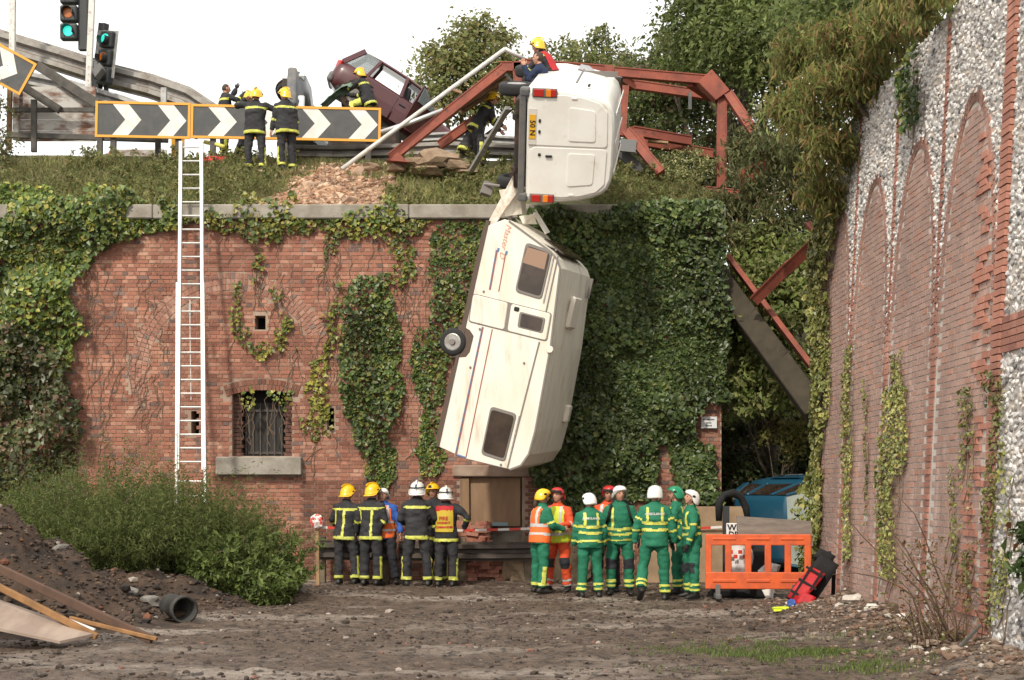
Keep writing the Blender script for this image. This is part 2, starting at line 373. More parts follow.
for k in range(3):                        # three rings of headers
    rr = AR + .05 + .112 * k; nst = int(math.pi * rr / .075)
    for i in range(nst + 1):
        a = -.42 + (math.pi + .3) * i / nst; u_, z_ = AC[0] - rr * math.cos(a), AC[1] + rr * math.sin(a)
        if ring_zone(u_, z_) and not inh(u_, z_, .06):
            er = np.array((-math.cos(a), 0, math.sin(a))); et = np.array((math.sin(a), 0, math.cos(a)))
            B.add((u_, BD + .053 - abs(RNG.normal(0, .004)), z_), er * .052, et * .0325, (0, -.05, 0), brick_tint(0, .03))
wc = (WIN[0] + WIN[1]) / 2; wr = 1.9; wzc = WIN[3] - wr - .03        # the segmental window head
for k in range(2):
    rr = wr + .06 + .113 * k; half = .34; nst = int(2 * half * rr / .074)
    for i in range(nst + 1):
        a = -half + 2 * half * i / nst; u_, z_ = wc + rr * math.sin(a), wzc + rr * math.cos(a)
        er = np.array((math.sin(a), 0, math.cos(a))); et = np.array((math.cos(a), 0, -math.sin(a)))
        B.add((u_, BD + .044, z_), et * .0325, er * .052, (0, -.05, 0), brick_tint(0) * .72)
cB = np.array(B.c)
# the bare, best seen stretch of the wall: round the window and under the relieving arch
score = -np.hypot((cB[:, 0] - bx(250)) / 1.3, cB[:, 2] - bz(352))
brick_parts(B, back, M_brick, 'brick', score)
# window: stepped reveal, iron grille, sill
for sx in (-1, 1):
    mb = MB(); x0 = WIN[0] if sx < 0 else WIN[1]; zz = WIN[2] + .04; q = 0
    while zz < WIN[3] - .02:
        w = .17 if q % 2 else .20
        mb.box((x0 - sx * (w / 2 - .02) , BD + .27, zz), (w, .2, .064)); zz += .075; q += 1
    mb.build('window_jamb', mat('jamb_brick', (.17, .085, .062), .9, col2=(.10, .055, .045), vscale=7, bump=.4), back)
MB().box((wc, BD + .42, (WIN[2] + WIN[3]) / 2), (1.6, .06, 1.9)).build('window_void', M_black, back)
gr = MB()
gx0, gx1, gz0, gz1 = bx(243), bx(279), WIN[2] + .02, bz(402)
for i in range(6): x_ = gx0 + (gx1 - gx0) * i / 5; gr.box((x_, BD + .33, (gz0 + gz1) / 2), (.03, .03, gz1 - gz0))
for z_ in (gz0 + .05, gz1 - .15): gr.box((wc + .02, BD + .335, z_), (gx1 - gx0, .014, .045))
gr.build('window_grille', mat('old_iron', (.05, .05, .052), .7, col2=(.09, .07, .055), vscale=12), back)
MB().box(((gx0 + gx1) / 2, BD + .36, (gz0 + gz1) / 2), (gx1 - gx0 + .06, .02, gz1 - gz0)).build('window_shutter', mat('dark_boarding', (.035, .033, .03), .85), back)
MB().box((bx(260), BD - .02, (SILLZ + bz(475)) / 2), (bx(303) - bx(218), .34, SILLZ - bz(475))).build('window_sill', M_conc, back, bevel=.015)
for h in holes[1:5]: MB().box(((h[0]+h[1])/2, BD + .46, (h[2]+h[3])/2), (h[1]-h[0]+.1, .04, h[3]-h[2]+.1)).build('slot_void', M_black, back)
# concrete coping in lengths
x0 = -15.9; segs = [2.4, 1.9, 2.6, 2.2, 2.35, 2.5, 2.1, 2.3]
for i, L in enumerate(segs):
    x1 = min(x0 + L, XR + .06); MB().box(((x0 + x1) / 2, BD + .18, ZT + .14), (x1 - x0 - .012, .62, .27), (0, RNG.normal(0, .003), 0)).build('coping', M_conc, back, bevel=.02); x0 = x1
    if x0 > XR: break
MB().box(((x0 + XR + .06) / 2, BD + .18, ZT + .14), (XR + .06 - x0, .62, .27)).build('coping', M_conc, back, bevel=.02)
# boarded-up doorway under the caravan
M_ply = mat('old_plywood', (.30, .195, .12), .85, col2=(.22, .14, .085), vscale=3, stretch=(1, 1, .25), bump=.2, bscale=30, col3=(.12, .085, .06), v3=3, lo3=.6, hi3=.75)
MB().box((bx(494), BD + .10, bz(502)), (1.0, .03, .92)).build('plywood_sheet', M_ply, back)
MB().beam((bx(465), BD + .03, bz(528)), (bx(464.5), BD + .03, bz(478)), .17, .06).build('door_post', mat('door_timber', (.27, .17, .095), .8, col2=(.17, .11, .07), vscale=5, stretch=(1, 1, .15)), back)
MB().box((bx(490), BD + .3, bz(506)), (1.3, .05, 1.5)).build('doorway_void', M_conc, back)
MB().box((bx(492), BD + .02, bz(471)), (1.5, .16, .22)).build('door_lintel', M_mortar, back, bevel=.02)
# ================================================================ flint and brick retaining wall on the right
RX, RB, RT = 4.8, .05, 7.35
def RW(s, z, n=0.0): return np.array((RX + RB * z - n, s, z))
flint = thing('flint_retaining_wall', 'long flint wall with tall blind brick arches and ivy strips', 'wall', (RX + .4, 17, 0))
ARCH = [15.48, 17.58, 19.68, 21.78]; AH = .93; AS = 3.3; AE = 2.73; SPAN = (10.6, 22.9)
def apan(s, z, g=0.0): return any(abs(s - c) < AH + g and (z < AS or ((s - c) / (AH + g)) ** 2 + ((z - AS) / (AE + g)) ** 2 < 1) for c in ARCH)
NB = np.array((-1, 0, RB)); NB = NB / np.linalg.norm(NB); UB = np.array((RB, 0, 1.0)); UB /= np.linalg.norm(UB)
vs = [tuple(RW(s, z, n)) for (n, z) in ((-.02, -.4), (-.02, RT), (-1.6, RT), (-1.6, -.4)) for s in SPAN]
mk('wall_core', vs, [(0, 1, 3, 2), (2, 3, 5, 4), (4, 5, 7, 6), (0, 2, 4, 6), (1, 7, 5, 3)], mat('flint_mortar', (.52, .48, .44), .95, col2=(.40, .36, .32), vscale=3, bump=.5, bscale=40), flint)
B = Bricks(); Bp = Bricks()
def band(s, z): return s < 14.17 and (3.08 < z < 3.46 or 0 < z < -1)
def rtint(b=1.0): c = np.array((.43, .195, .14)) if RNG.uniform() < .7 else np.array((.35, .155, .115)); return c * (1 + RNG.uniform(-.15, .15)) * b
row = 0; z = .04
while z < RT - .04:
    # panels
    for c in ARCH:
        st = row % 2; u = c - AH + (.0 if st else .1125)
        while u < c + AH - .02:
            w = .225; cu = u + w / 2
            if apan(cu, z, -.07) and cu + .05 < c + AH:
                t = np.array((.39, .255, .21)) if RNG.uniform() < .85 else np.array((.42, .235, .18))
                B.add(RW(cu, z, -.043 + RNG.normal(0, .002)), (0, (w - .012) / 2, 0), UB * .032, NB * .03, t * (1 + RNG.uniform(-.10, .10)))
            u += w
    # lesenes between the panels, the big pilaster, the bands
    for c in [a + 1.05 for a in ARCH] + [14.31]:
        hw = .055 if c > 14.4 and z > AS + .1 else .105
        if c < 14.4: hw = .125
        Bp.add(RW(c, z, -.054 + (.03 if c < 14.4 else .0) + RNG.normal(0, .003)), (0, hw * (1 if row % 2 else .93), 0), UB * .032, NB * .05, rtint(1.08 if c < 14.4 else .95))
    u = SPAN[0]
    while u < 14.1:
        if band(u + .11, z): Bp.add(RW(u + .1125, z, -.045), (0, .107, 0), UB * .033, NB * .05, rtint())
        u += .225
    row += 1; z += .075
for c in ARCH:                                # arch rings
    for k in range(2):
        ra, rb = AH - .015 + .075 * k, AE - .015 + .075 * k; nst = 62
        for i in range(nst + 1):
            a = math.pi * i / nst
            et = np.array((0, ra * math.sin(a), 0)) + UB * rb * math.cos(a); et /= np.linalg.norm(et); er = np.array((0, -math.cos(a) / ra, 0)) + UB * math.sin(a) / rb; er /= np.linalg.norm(er)
            Bp.add(RW(c - ra * math.cos(a), AS + rb * math.sin(a), -.058 + .003 * k), et * .05, er * .034, NB * .05, np.array((.37, .205, .16)) * (1 + RNG.uniform(-.15, .15)))
for b in (B, Bp): pass
nB = len(B.c)
for q in range(len(Bp.c)): B.add(Bp.c[q], Bp.x[q], Bp.z[q], Bp.n[q], Bp.col[q])
cB = np.array(B.c); size = np.array([np.linalg.norm(x) for x in B.x])
vis = (CH + (cB[:, 2] - CH) > 0) & ((HZ - (cB[:, 2] - CH) * F / cB[:, 1]) > 0) & ((HZ - (cB[:, 2] - CH) * F / cB[:, 1]) < 670) & ((512 + cB[:, 0] * F / cB[:, 1]) < 1020)
score = np.where(vis, size / cB[:, 1] ** 2 * (1 + .5 * (np.arange(len(cB)) >= nB)), -1)
M_rbrick = mat('stained_brick', (1, 1, 1), .92, attr=True, bump=.5, bscale=110, col2=(.78, .80, .82), vscale=1.1, stretch=(1, 1, .35), vlo=.42, vhi=.62, col3=(1.3, 1.42, 1.5), v3=1.7, lo3=.58, hi3=.72)
brick_parts(B, flint, M_rbrick, 'brick', score)
# flints
pts = []
for _ in range(46000):
    s, z = RNG.uniform(SPAN[0], SPAN[1]), RNG.uniform(0, RT)
    if apan(s, z, .06 if z > AS else .02): continue
    if any(abs(s - (a + 1.05)) < (.065 if z > AS + .1 else .13) for a in ARCH) or abs(s - 14.31) < .13 or band(s, z): continue
    if z < AS and s > 14.4: continue
    pts.append((s, z))
pts = np.array(pts); keep = []; cell = {}
for i, (s, z) in enumerate(pts):             # even spacing
    k = (int(s / .05), int(z / .05)); ok = True
    for a in (-1, 0, 1):
        for b in (-1, 0, 1):
            for j in cell.get((k[0] + a, k[1] + b), ()):
                if (pts[j][0] - s) ** 2 + (pts[j][1] - z) ** 2 < .046 ** 2: ok = False
    if ok: cell.setdefault(k, []).append(i); keep.append(i)
pts = pts[keep]; n = len(pts)
def flint_cols(n): return pal(n, [(.74, .72, .69), (.56, .54, .52), (.38, .37, .36), (.17, .165, .165), (.60, .52, .44)], [.38, .30, .15, .08, .09], .15)
rs = RNG.uniform(.022, .043, n); fc = flint_cols(n)
sc = np.stack([np.full(n, .022), rs * RNG.uniform(.8, 1.35, n), rs * RNG.uniform(.7, 1.1, n)], 1)
pos = np.stack([RX + RB * pts[:, 1] + .017, pts[:, 0], pts[:, 1]], 1)
def flint_verts(idx):
    v = IV[None] * (1 + RNG.uniform(-.38, .30, (len(idx), len(IV), 1))); a = RNG.uniform(-.8, .8, len(idx)); v = v * sc[idx][:, None, :]
    y = v[..., 1] * np.cos(a)[:, None] - v[..., 2] * np.sin(a)[:, None]; z_ = v[..., 1] * np.sin(a)[:, None] + v[..., 2] * np.cos(a)[:, None]
    return np.stack([v[..., 0], y, z_], -1)
M_flint = mat('knapped_flint', (1, 1, 1), .6, attr=True, col2=(.75, .75, .77), vscale=14, bump=.3, bscale=70)
pyx = HZ - (pos[:, 2] - CH) * F / pos[:, 1]; pxx = 512 + pos[:, 0] * F / pos[:, 1]
score = np.where((pyx > 0) & (pyx < 660) & (pxx < 1018), rs / pos[:, 1] ** 2, -1); order = np.argsort(-score); ind, rest = order[:300], order[300:]
v = flint_verts(rest) + pos[rest][:, None, :]; f = (np.arange(len(rest))[:, None, None] * len(IV) + IF[None]).reshape(-1, 3)
o = mk('flintwork', v.reshape(-1, 3), f, M_flint, flint, cols=np.repeat(fc[rest], len(IV), 0)); o['kind'] = 'stuff'
pool = []
for q in range(24):
    me = bpy.data.meshes.new('flint_stone'); me.from_pydata(flint_verts(ind[q:q + 1])[0].tolist(), [], IF.tolist()); me.update(); me.materials.append(M_flint); setcol(me, np.repeat(fc[ind[q]][None], len(IV), 0)); pool.append(me)
Fi = W(flint).inverted()
for q, i in enumerate(ind):
    o = bpy.data.objects.new('flint_stone', pool[q % 24]); COL.objects.link(o); o.parent = flint; o.matrix_local = Fi @ Matrix.Translation(Vector(pos[i])) @ Matrix.Rotation(RNG.uniform(-.4, .4), 4, 'X')
# ================================================================ banks behind the walls
def bank_h(x, y): return np.minimum(6.95 + np.clip(y - 27.0, 0, 99) * .46, 8.98) + .52 * sstep(32.5, 32.9, y) + (fbm(x * .5, y * .5, 2) * .10 + fbm(x * 2, y * 2, 4) * .04) * sstep(26.9, 28, y)
M_bank = mat('bank_soil', (1, 1, 1), .95, attr=True, bump=.8, bscale=25, col2=(.75, .72, .7), vscale=4)
v, f = grid(axis(-120, -10.5, 3.96, 3.97, .14, 6), axis(26.92, 27, 33, 160, .14, 8), bank_h)
soil = np.exp(-((v[:, 0] + 3.75) / 1.35) ** 2) * sstep(33.5, 28.5, v[:, 1]) + .8 * np.exp(-((v[:, 0] + .9) / 1.0) ** 2) * np.exp(-((v[:, 1] - 31.5) / 1.2) ** 2)
soil = sstep(.35, .6, soil + fbm(v[:, 0] * 2, v[:, 1] * 2, 3) * .18)[:, None]
tag(mk('grass_bank', v, f, M_bank, smooth=True, base=False, cols=np.array((.15, .14, .065)) * (1 - soil) + np.array((.36, .235, .155)) * soil), kind='structure')
def rbank_h(x, y): return 7.0 + np.clip(x - 6, 0, 8) * .35 + fbm(x * .5, y * .5) * .15
v, f = grid(np.linspace(6.3, 60, 20), np.linspace(2, 22.9, 20), rbank_h)
k = len(v); edge = [i * 20 for i in range(20)]; edge2 = [19 * 20 + i for i in range(20)]
v = np.concatenate([v, v[edge2] * np.array((1, 1, 0)), ]); f = np.concatenate([f, np.array([[edge2[i + 1], edge2[i], k + i, k + i + 1] for i in range(19)])])
tag(mk('wooded_bank', v, f, M_bank, smooth=True, base=False, cols=np.tile((.07, .06, .035), (len(v), 1))), kind='structure')
def hill_h(x, y): return np.clip((y - 28.2) * .85, -.05, 7.5) * sstep(3.9, 4.4, x) + np.clip((y - 35) * .1, 0, 3) + fbm(x * .4, y * .4, 6) * .15 * sstep(28, 30, y)
v, f = grid(np.linspace(3.99, 70, 60), np.linspace(27.6, 120, 70), hill_h)
tag(mk('far_slope', v, f, M_bank, smooth=True, base=False, cols=np.tile((.06, .058, .03), (len(v), 1))), kind='structure')
# ================================================================ ivy and other plants
M_leaf = mat('leaf', (1, 1, 1), .5, attr=True, transl=.42, spec=.3)
M_ivyleaf = mat('ivy_leaf', (1, 1, 1), .42, attr=True, transl=.15, spec=.5)
M_stem = mat('woody_stem', (.19, .13, .09), .9, col2=(.12, .085, .06), vscale=9)
M_bark = mat('bark', (.12, .095, .07), .95, col2=(.07, .055, .04), vscale=6, bump=.6, bscale=30)
def in_poly(x, y, poly):
    p = np.asarray(poly, float); ins = np.zeros(len(x), bool); j = len(p) - 1
    for i in range(len(p)):
        c = ((p[i, 1] > y) != (p[j, 1] > y)) & (x < (p[j, 0] - p[i, 0]) * (y - p[i, 1]) / (p[j, 1] - p[i, 1] + 1e-9) + p[i, 0]); ins ^= c; j = i
    return ins
IVY_D = [(.045, .072, .024), (.066, .10, .03), (.10, .14, .04), (.15, .175, .05)]
IVY_Y = [(.20, .21, .035), (.13, .17, .035), (.28, .25, .05), (.075, .12, .03)]
IVY_M = [(.06, .10, .025), (.10, .145, .035), (.045, .075, .02), (.17, .18, .04)]
def ivy(label, polys, dens, thick, cols, size=.085, warp=14, gap=.0, w=None, surf=None, stems=5, group=None, name='ivy'):
    """polys: outlines on the back wall in measured pixels (turned into metres on that wall), or on surf(u, z, n) in metres"""
    allp = []; nr = []; cc = []
    S = surf or (lambda u, z, n: np.stack([u, BD - n, z], 1)); on = np.array((0, -1, .35)) if surf is None else np.array((-1, -.15, .35))
    st = MB()
    for poly in polys:
        pm = np.array([(bx(a), bz(b)) for a, b in poly]) if surf is None else np.array(poly, float)
        lo, hi = pm.min(0), pm.max(0); N = int((hi - lo).prod() * dens * 1.25) + 8
        u = RNG.uniform(lo[0] - .1, hi[0] + .1, N); z = RNG.uniform(lo[1] - .1, hi[1] + .1, N); ws = warp * .019
        k = in_poly(u + fbm(u * 2.2, z * 2.2, 1, 3) * ws, z + fbm(u * 2.2, z * 2.2, 7, 3) * ws, pm)
        if gap: k &= fbm(u * 1.6, z * 1.6, 4) > -1 + gap * 2
        u, z = u[k], z[k]
        hgt = np.clip(.45 + .75 * fbm(u * 1.3, z * 1.3, 2, 3), .12, 1.3) * thick
        n = .02 + hgt * RNG.uniform(0, 1, len(u)) ** .45
        allp.append(S(u, z, n)); nr.append(np.tile(on, (len(u), 1)) + np.stack([RNG.normal(0, .1, len(u))] * 3, 1))
        tone = (1 + .42 * fbm(u * 1.1, z * 1.1, 9, 4))[:, None]; cc.append(np.clip(pal(len(u), cols, w) * tone, .01, 1))
        for _ in range(stems):
            if not len(u): break
            i = RNG.randint(len(u)); a, b = u[i], z[i]; L = []
            for q in range(9):
                L.append(S(np.array([a]), np.array([b]), np.array([.012]))[0]); a += RNG.normal(0, .05); b -= RNG.uniform(.04, .16)
                if b < .02: break
            if len(L) > 2: st.tube(L, .006, 4, False)
    p = np.concatenate(allp); nn = np.concatenate(nr); c = np.concatenate(cc)
    v, f, vc = leaf_cloud(p, nn, np.full(len(p), size), c, aspect=.95, tilt=.5, down=1.2)
    root = thing(name, label, 'ivy', tuple(p.mean(0) * np.array((1, 1, 0)) + np.array((0, 0, p[:, 2].min()))), group=group)
    mk('leaves', v, f, M_ivyleaf, root, cols=vc)['kind'] = 'stuff'
    if st.v: st.build('stems', M_stem, root)['kind'] = 'stuff'
    return root
ivy('yellow green ivy spilling over the coping at the bushy end of the brick wall', [[(-60, 188), (60, 190), (172, 203), (182, 226), (130, 240), (96, 262), (72, 300), (82, 335), (66, 372), (50, 400), (-60, 400)]], 620, .5, IVY_Y, .1, w=[.14, .34, .06, .46])
ivy('dark olive creeper with brown leaves low on the brick wall behind the green bush', [[(-60, 330), (40, 330), (70, 365), (88, 395), (80, 440), (92, 490), (-60, 520)]], 520, .75, [(.075, .09, .03), (.05, .065, .022), (.12, .10, .04), (.13, .075, .04)], .1, w=[.35, .3, .2, .15])
ivy('straggling ivy garland hanging along the coping beside the ladder', [[(178, 214), (238, 208), (252, 194), (282, 196), (300, 214), (372, 214), (384, 202), (402, 206), (440, 214), (442, 228), (350, 238), (300, 230), (272, 252), (255, 236), (178, 228)]], 520, .2, IVY_Y, .085, warp=10, gap=.12)
ivy('yellowing ivy tendrils curling around the square hole in the brick wall', [[(252, 245), (264, 245), (267, 270), (257, 285), (250, 270)], [(230, 282), (243, 286), (248, 318), (262, 345), (280, 340), (286, 318), (292, 325), (288, 352), (268, 362), (248, 352), (236, 320)], [(292, 350), (312, 360), (314, 372), (294, 366)], [(272, 290), (280, 282), (284, 300), (276, 308)], [(238, 392), (256, 388), (258, 404), (244, 408)], [(270, 392), (292, 392), (292, 402), (274, 412)]], 430, .1, IVY_Y, .075, warp=9, gap=.16, stems=6)
ivy('bright yellow ivy strand beside the barred window', [[(308, 362), (325, 352), (330, 385), (333, 440), (318, 446), (304, 420), (308, 385)], [(322, 318), (338, 300), (340, 350), (326, 362), (316, 345)]], 430, .12, [(.30, .27, .05), (.21, .22, .04), (.14, .17, .035)], .08, warp=9, gap=.08, stems=6)
ivy('dense dark green ivy column with yellow fringe between window and caravan', [[(346, 288), (360, 276), (386, 282), (398, 304), (401, 360), (395, 420), (394, 470), (384, 488), (366, 480), (356, 440), (346, 400), (342, 340)]], 780, .3, IVY_M, .08, warp=8)
ivy('thin yellow ivy runners trailing from the coping above the dark ivy column', [[(318, 232), (336, 230), (334, 262), (320, 270)], [(380, 224), (412, 222), (416, 250), (405, 290), (394, 310), (382, 280), (396, 255)], [(332, 280), (348, 290), (344, 320), (334, 325)]], 420, .1, IVY_Y, .075, warp=9, gap=.12, stems=8)
ivy('half dark half yellow ivy strip on the wall right behind the caravan wheel', [[(436, 222), (492, 212), (486, 260), (470, 320), (455, 350), (442, 380), (440, 470), (424, 482), (414, 470), (413, 380), (426, 300)]], 620, .18, IVY_M, .075, warp=9, gap=.05)
ivy('great sheet of dark green ivy covering the wall end beside the hanging caravan', [[(505, 214), (722, 203), (727, 250), (725, 402), (704, 406), (695, 420), (699, 446), (717, 450), (717, 502), (672, 508), (670, 455), (654, 440), (652, 505), (560, 508), (528, 480), (520, 440), (560, 300)]], 800, .42, IVY_D, .1, warp=6, w=[.25, .4, .25, .1])
dc = thing('dry_creeper', 'bare brown creeper stems spread over the brick wall', 'creeper', (bx(250), BD - .02, .5)); mbs = MB()
for _ in range(120):
    a, b = (RNG.uniform(85, 160), RNG.uniform(250, 430)) if _ % 2 else (RNG.choice([RNG.uniform(318, 345), RNG.uniform(400, 430), RNG.uniform(270, 300)]), RNG.uniform(225, 430))
    u_, z_ = bx(a), bz(b); L = []
    for q in range(10):
        L.append((u_, BD - .014, z_)); u_ += RNG.normal(0, .045); z_ -= RNG.uniform(.03, .15)
        if z_ < .3: break
    if len(L) > 2 and not any(inh(q[0], q[2], .1) for q in L): mbs.tube(L, RNG.uniform(.004, .007), 4, False)
mbs.build('stems', mat('dry_stem', (.24, .155, .11), .9, col2=(.16, .105, .075), vscale=6), dc)['kind'] = 'stuff'
def rws(u, z, n): return np.stack([RX + RB * z - n, u, z], 1)
def rxs(px, z): return F * (RX + RB * z) / (px - 512)
def strip(px0, px1, y0, y1, D): z1 = CH + (HZ - y0) / F * D; z0 = max(CH + (HZ - y1) / F * D, 0); return [(rxs(px1, z0), z0), (rxs(px0, z0), z0), (rxs(px0, z1), z1), (rxs(px1, z1), z1)]
IVY_R = [(.24, .24, .07), (.17, .19, .05), (.30, .27, .09), (.12, .14, .04)]
ivy('thick pale ivy cloaking the far end of the flint wall', [[(22.95, .0), (21.9, .0), (22.0, 2.0), (22.1, 4.5), (21.6, 6.6), (22.95, 6.9)]], 620, .24, IVY_R, .085, surf=rws, warp=10)
ivy('slim ivy runner on the flint wall above the red backpack', [strip(846, 854, 345, 560, 20.6), strip(826, 832, 300, 420, 21.8)], 700, .06, IVY_R, .048, surf=rws, warp=4, gap=.06, stems=4)
ivy('broad yellow green ivy runner in the middle of the flint wall', [strip(886, 908, 385, 470, 18.2), strip(880, 900, 460, 580, 18.4), strip(893, 905, 350, 400, 18)], 700, .08, IVY_R, .052, surf=rws, warp=5, gap=.08, stems=5)
ivy('thin straggling ivy runner climbing the flint wall behind the bare twigs', [strip(962, 976, 390, 600, 15.1), strip(950, 958, 470, 560, 15.6), strip(866, 870, 380, 520, 19.3)], 560, .05, IVY_R, .045, surf=rws, warp=5, gap=.12, stems=4)
ivy('ivy runner creeping up the edge of the flints below the brick band', [strip(990, 1006, 370, 620, 14.2), strip(1004, 1014, 480, 600, 13.8)], 600, .07, IVY_R, .048, surf=rws, warp=5, gap=.08, stems=5)
ivy('ivy tuft hanging from the top of the flint wall between two arches', [strip(906, 924, 40, 112, 17.2)], 500, .2, IVY_M, .085, surf=rws, warp=10)
# ---------------------------------------------------------------- trees and shrubs
def clump_pts(clumps, n, sub=26, spread=.26, flat=.75):
    """clumps: (centre, (rx, ry, rz)); leaves gather in sub-clumps near each clump's surface"""
    w = np.array([c[1][0] * c[1][2] for c in clumps]); w = w / w.sum(); P_, N_, T_ = [], [], []
    for (c, r), wi in zip(clumps, w):
        k = max(int(n * wi), 20); c = np.array(c); r = np.array(r)
        d = RNG.normal(0, 1, (sub, 3)); d /= np.linalg.norm(d, axis=1, keepdims=True); d[:, 2] = np.where(d[:, 2] < -.5, -d[:, 2], d[:, 2])
        sc = c + d * r * RNG.uniform(.45, 1.05, (sub, 1)); q = RNG.randint(0, sub, k)
        p = sc[q] + RNG.normal(0, 1, (k, 3)) * spread * r.mean() * np.array((1, 1, flat))
        P_.append(p); N_.append((p - c) / r + np.array((0, -.25, .7))); T_.append((RNG.uniform(.68, 1.3, sub))[q])
    return np.concatenate(P_), np.concatenate(N_), np.concatenate(T_)
def tree(name, label, cat, base, clumps, n, size, cols, w=None, trunk_r=.16, sub=26, spread=.26, aspect=.6, down=.5, tilt=.6, group=None, limbs=True, leafname='crown', extra=None):
    base = Vector(base); root = thing(name, label, cat, tuple(base), group=group)
    p, nn, t = clump_pts(clumps, n, sub, spread); c = np.clip(pal(len(p), cols, w) * t[:, None], .008, 1)
    v, f, vc = leaf_cloud(p, nn, np.full(len(p), size), c, aspect=aspect, tilt=tilt, down=down)
    o = mk(leafname, v, f, M_leaf, root, cols=vc); o['kind'] = 'stuff'
    tr = MB(); top = Vector(np.mean([c_[0] for c_ in clumps], 0).tolist())
    mid = base.lerp(top, .45) + Vector((RNG.normal(0, .12), RNG.normal(0, .12), 0))
    tr.tube([base - Vector((0, 0, .3)), base.lerp(mid, .5) + Vector((RNG.normal(0, .08), 0, 0)), mid, mid.lerp(top, .6), top], [trunk_r * 1.25, trunk_r, trunk_r * .8, trunk_r * .55, trunk_r * .25], 8)
    tr.build('trunk', M_bark, root, True)
    if limbs:
        for k, (c_, r_) in enumerate(clumps[:14]):
            a = base.lerp(mid, RNG.uniform(.55, 1)) if k % 2 else mid.lerp(top, RNG.uniform(0, .7)); e = Vector(c_); m_ = a.lerp(e, .5) + Vector((0, 0, -.15 + RNG.normal(0, .15)))
            lb = MB(); lb.tube([a, m_, e], [trunk_r * .45, trunk_r * .3, trunk_r * .1], 6)
            for _ in range(4):
                d = Vector(RNG.normal(0, 1, 3)).normalized(); lb.tube([m_.lerp(e, RNG.uniform(.2, 1)), e + Vector((d.x * r_[0], d.y * r_[1], abs(d.z) * r_[2])) * .8], [trunk_r * .14, trunk_r * .05], 5)
            lb.build('limb', M_bark, root, True)
    return root
def C(px, py, D, r, ry=None, rz=None): return (tuple(P(px, py, D)), (r, ry or r, rz or r))
GR = [(.125, .17, .05), (.165, .205, .065), (.21, .24, .085), (.09, .125, .036)]
GL = [(.15, .20, .055), (.20, .24, .075), (.11, .155, .04), (.24, .25, .09)]
tree('broadleaf_tree', 'big leafy green tree standing behind the red girders against the sky', 'tree', (5.6, 34, 4.6),
     [C(*q) for q in ((700, 28, 34, 1.2), (740, 10, 34, 1.4), (790, 18, 33, 1.4), (720, 62, 33, 1.1), (760, 55, 32, 1.2), (805, 62, 31, 1.2), (690, 70, 35, .7), (740, -25, 35, 1.5), (800, -30, 33, 1.5), (845, 10, 32, 1.3), (770, 95, 32, .9), (668, 78, 36, .5))], 30000, .13, GR, trunk_r=.24)
tree('broadleaf_tree', 'dense green tree rising above the top of the flint wall', 'tree', (7.6, 22, 7.2),
     [C(*q) for q in ((880, 8, 22, .9), (920, -25, 21, 1.0), (850, -20, 24, 1.2), (830, 40, 25, 1.0), (900, -60, 21, 1.2), (860, 45, 23, .8), (960, -55, 19, 1.0))], 15000, .1, GR, trunk_r=.18)
tree('buddleia_bush', 'pale leaved buddleia bush with brown flower spikes over the wall end', 'bush', (5.6, 29.6, 1.0),
     [C(*q) for q in ((748, 150, 29.7, .45), (775, 175, 28.7, .75), (800, 210, 27.7, .75), (750, 210, 29.2, .6), (705, 205, 29.7, .35), (775, 245, 28.2, .7), (805, 260, 27.7, .5), (785, 135, 29.7, .7), (715, 215, 29.2, .45), (740, 245, 28.7, .45), (810, 165, 27.7, .6))], 12500, .15, [(.16, .18, .075), (.21, .22, .10), (.11, .13, .05), (.17, .11, .055), (.27, .26, .13)], w=[.34, .22, .25, .09, .10], aspect=.3, down=2.2, trunk_r=.1, tilt=.9)
tree('wall_top_shrub', 'rusty brown drooping shrub hanging over the top of the flint wall', 'shrub', (5.4, 20.3, 7.0),
     [C(*q) for q in ((850, 62, 20, .55), (885, 45, 19, .5), (835, 110, 21, .6), (830, 160, 21, .5), (862, 105, 20.5, .35), (905, 18, 18, .45), (935, 5, 16.5, .35), (822, 205, 21.5, .4), (800, 125, 22, .55), (870, 85, 20, .4), (810, 75, 22, .6))], 17000, .13, [(.26, .25, .085), (.30, .22, .09), (.20, .24, .075), (.25, .15, .075)], w=[.36, .16, .40, .08], aspect=.2, down=3.2, trunk_r=.05, tilt=1.0, limbs=False)
tree('reddish_shrub', 'dull green and purple brown shrub seen through the red girders', 'shrub', (5, 37, 6.4),
     [C(*q) for q in ((640, 110, 37, .9), (670, 120, 37, .9), (695, 130, 36, .8), (650, 150, 36, .8), (690, 160, 35, .7), (705, 105, 37, .8), (625, 135, 38, .8), (735, 110, 36, .8), (720, 145, 35, .7), (660, 92, 38, .7), (745, 75, 35, .5), (700, 185, 33, .6), (735, 165, 34, .6), (750, 188, 33, .6), (760, 160, 34, .6), (735, 195, 32, .5))], 13000, .13, [(.115, .15, .05), (.08, .11, .035), (.16, .10, .07), (.17, .20, .07)], w=[.4, .25, .13, .22], trunk_r=.1)
tree('pale_elder_bush', 'light green leafy bush filling the gap below the fallen beam', 'bush', (5.4, 28.6, .3),
     [C(*q) for q in ((745, 310, 28.0, .6), (775, 300, 27.6, .7), (805, 320, 26.6, .7), (748, 350, 27.6, .6), (772, 372, 27.0, .6), (742, 385, 27.4, .5), (800, 370, 26.4, .6), (760, 270, 28.0, .7), (800, 275, 27.0, .7), (736, 330, 27.8, .4), (785, 400, 26.8, .5), (745, 412, 27.2, .4), (815, 400, 26.4, .5), (765, 335, 27.0, .5))], 15000, .13, [(.20, .25, .07), (.26, .29, .10), (.15, .20, .055), (.30, .30, .12)], aspect=.55, down=1.2, trunk_r=.1)
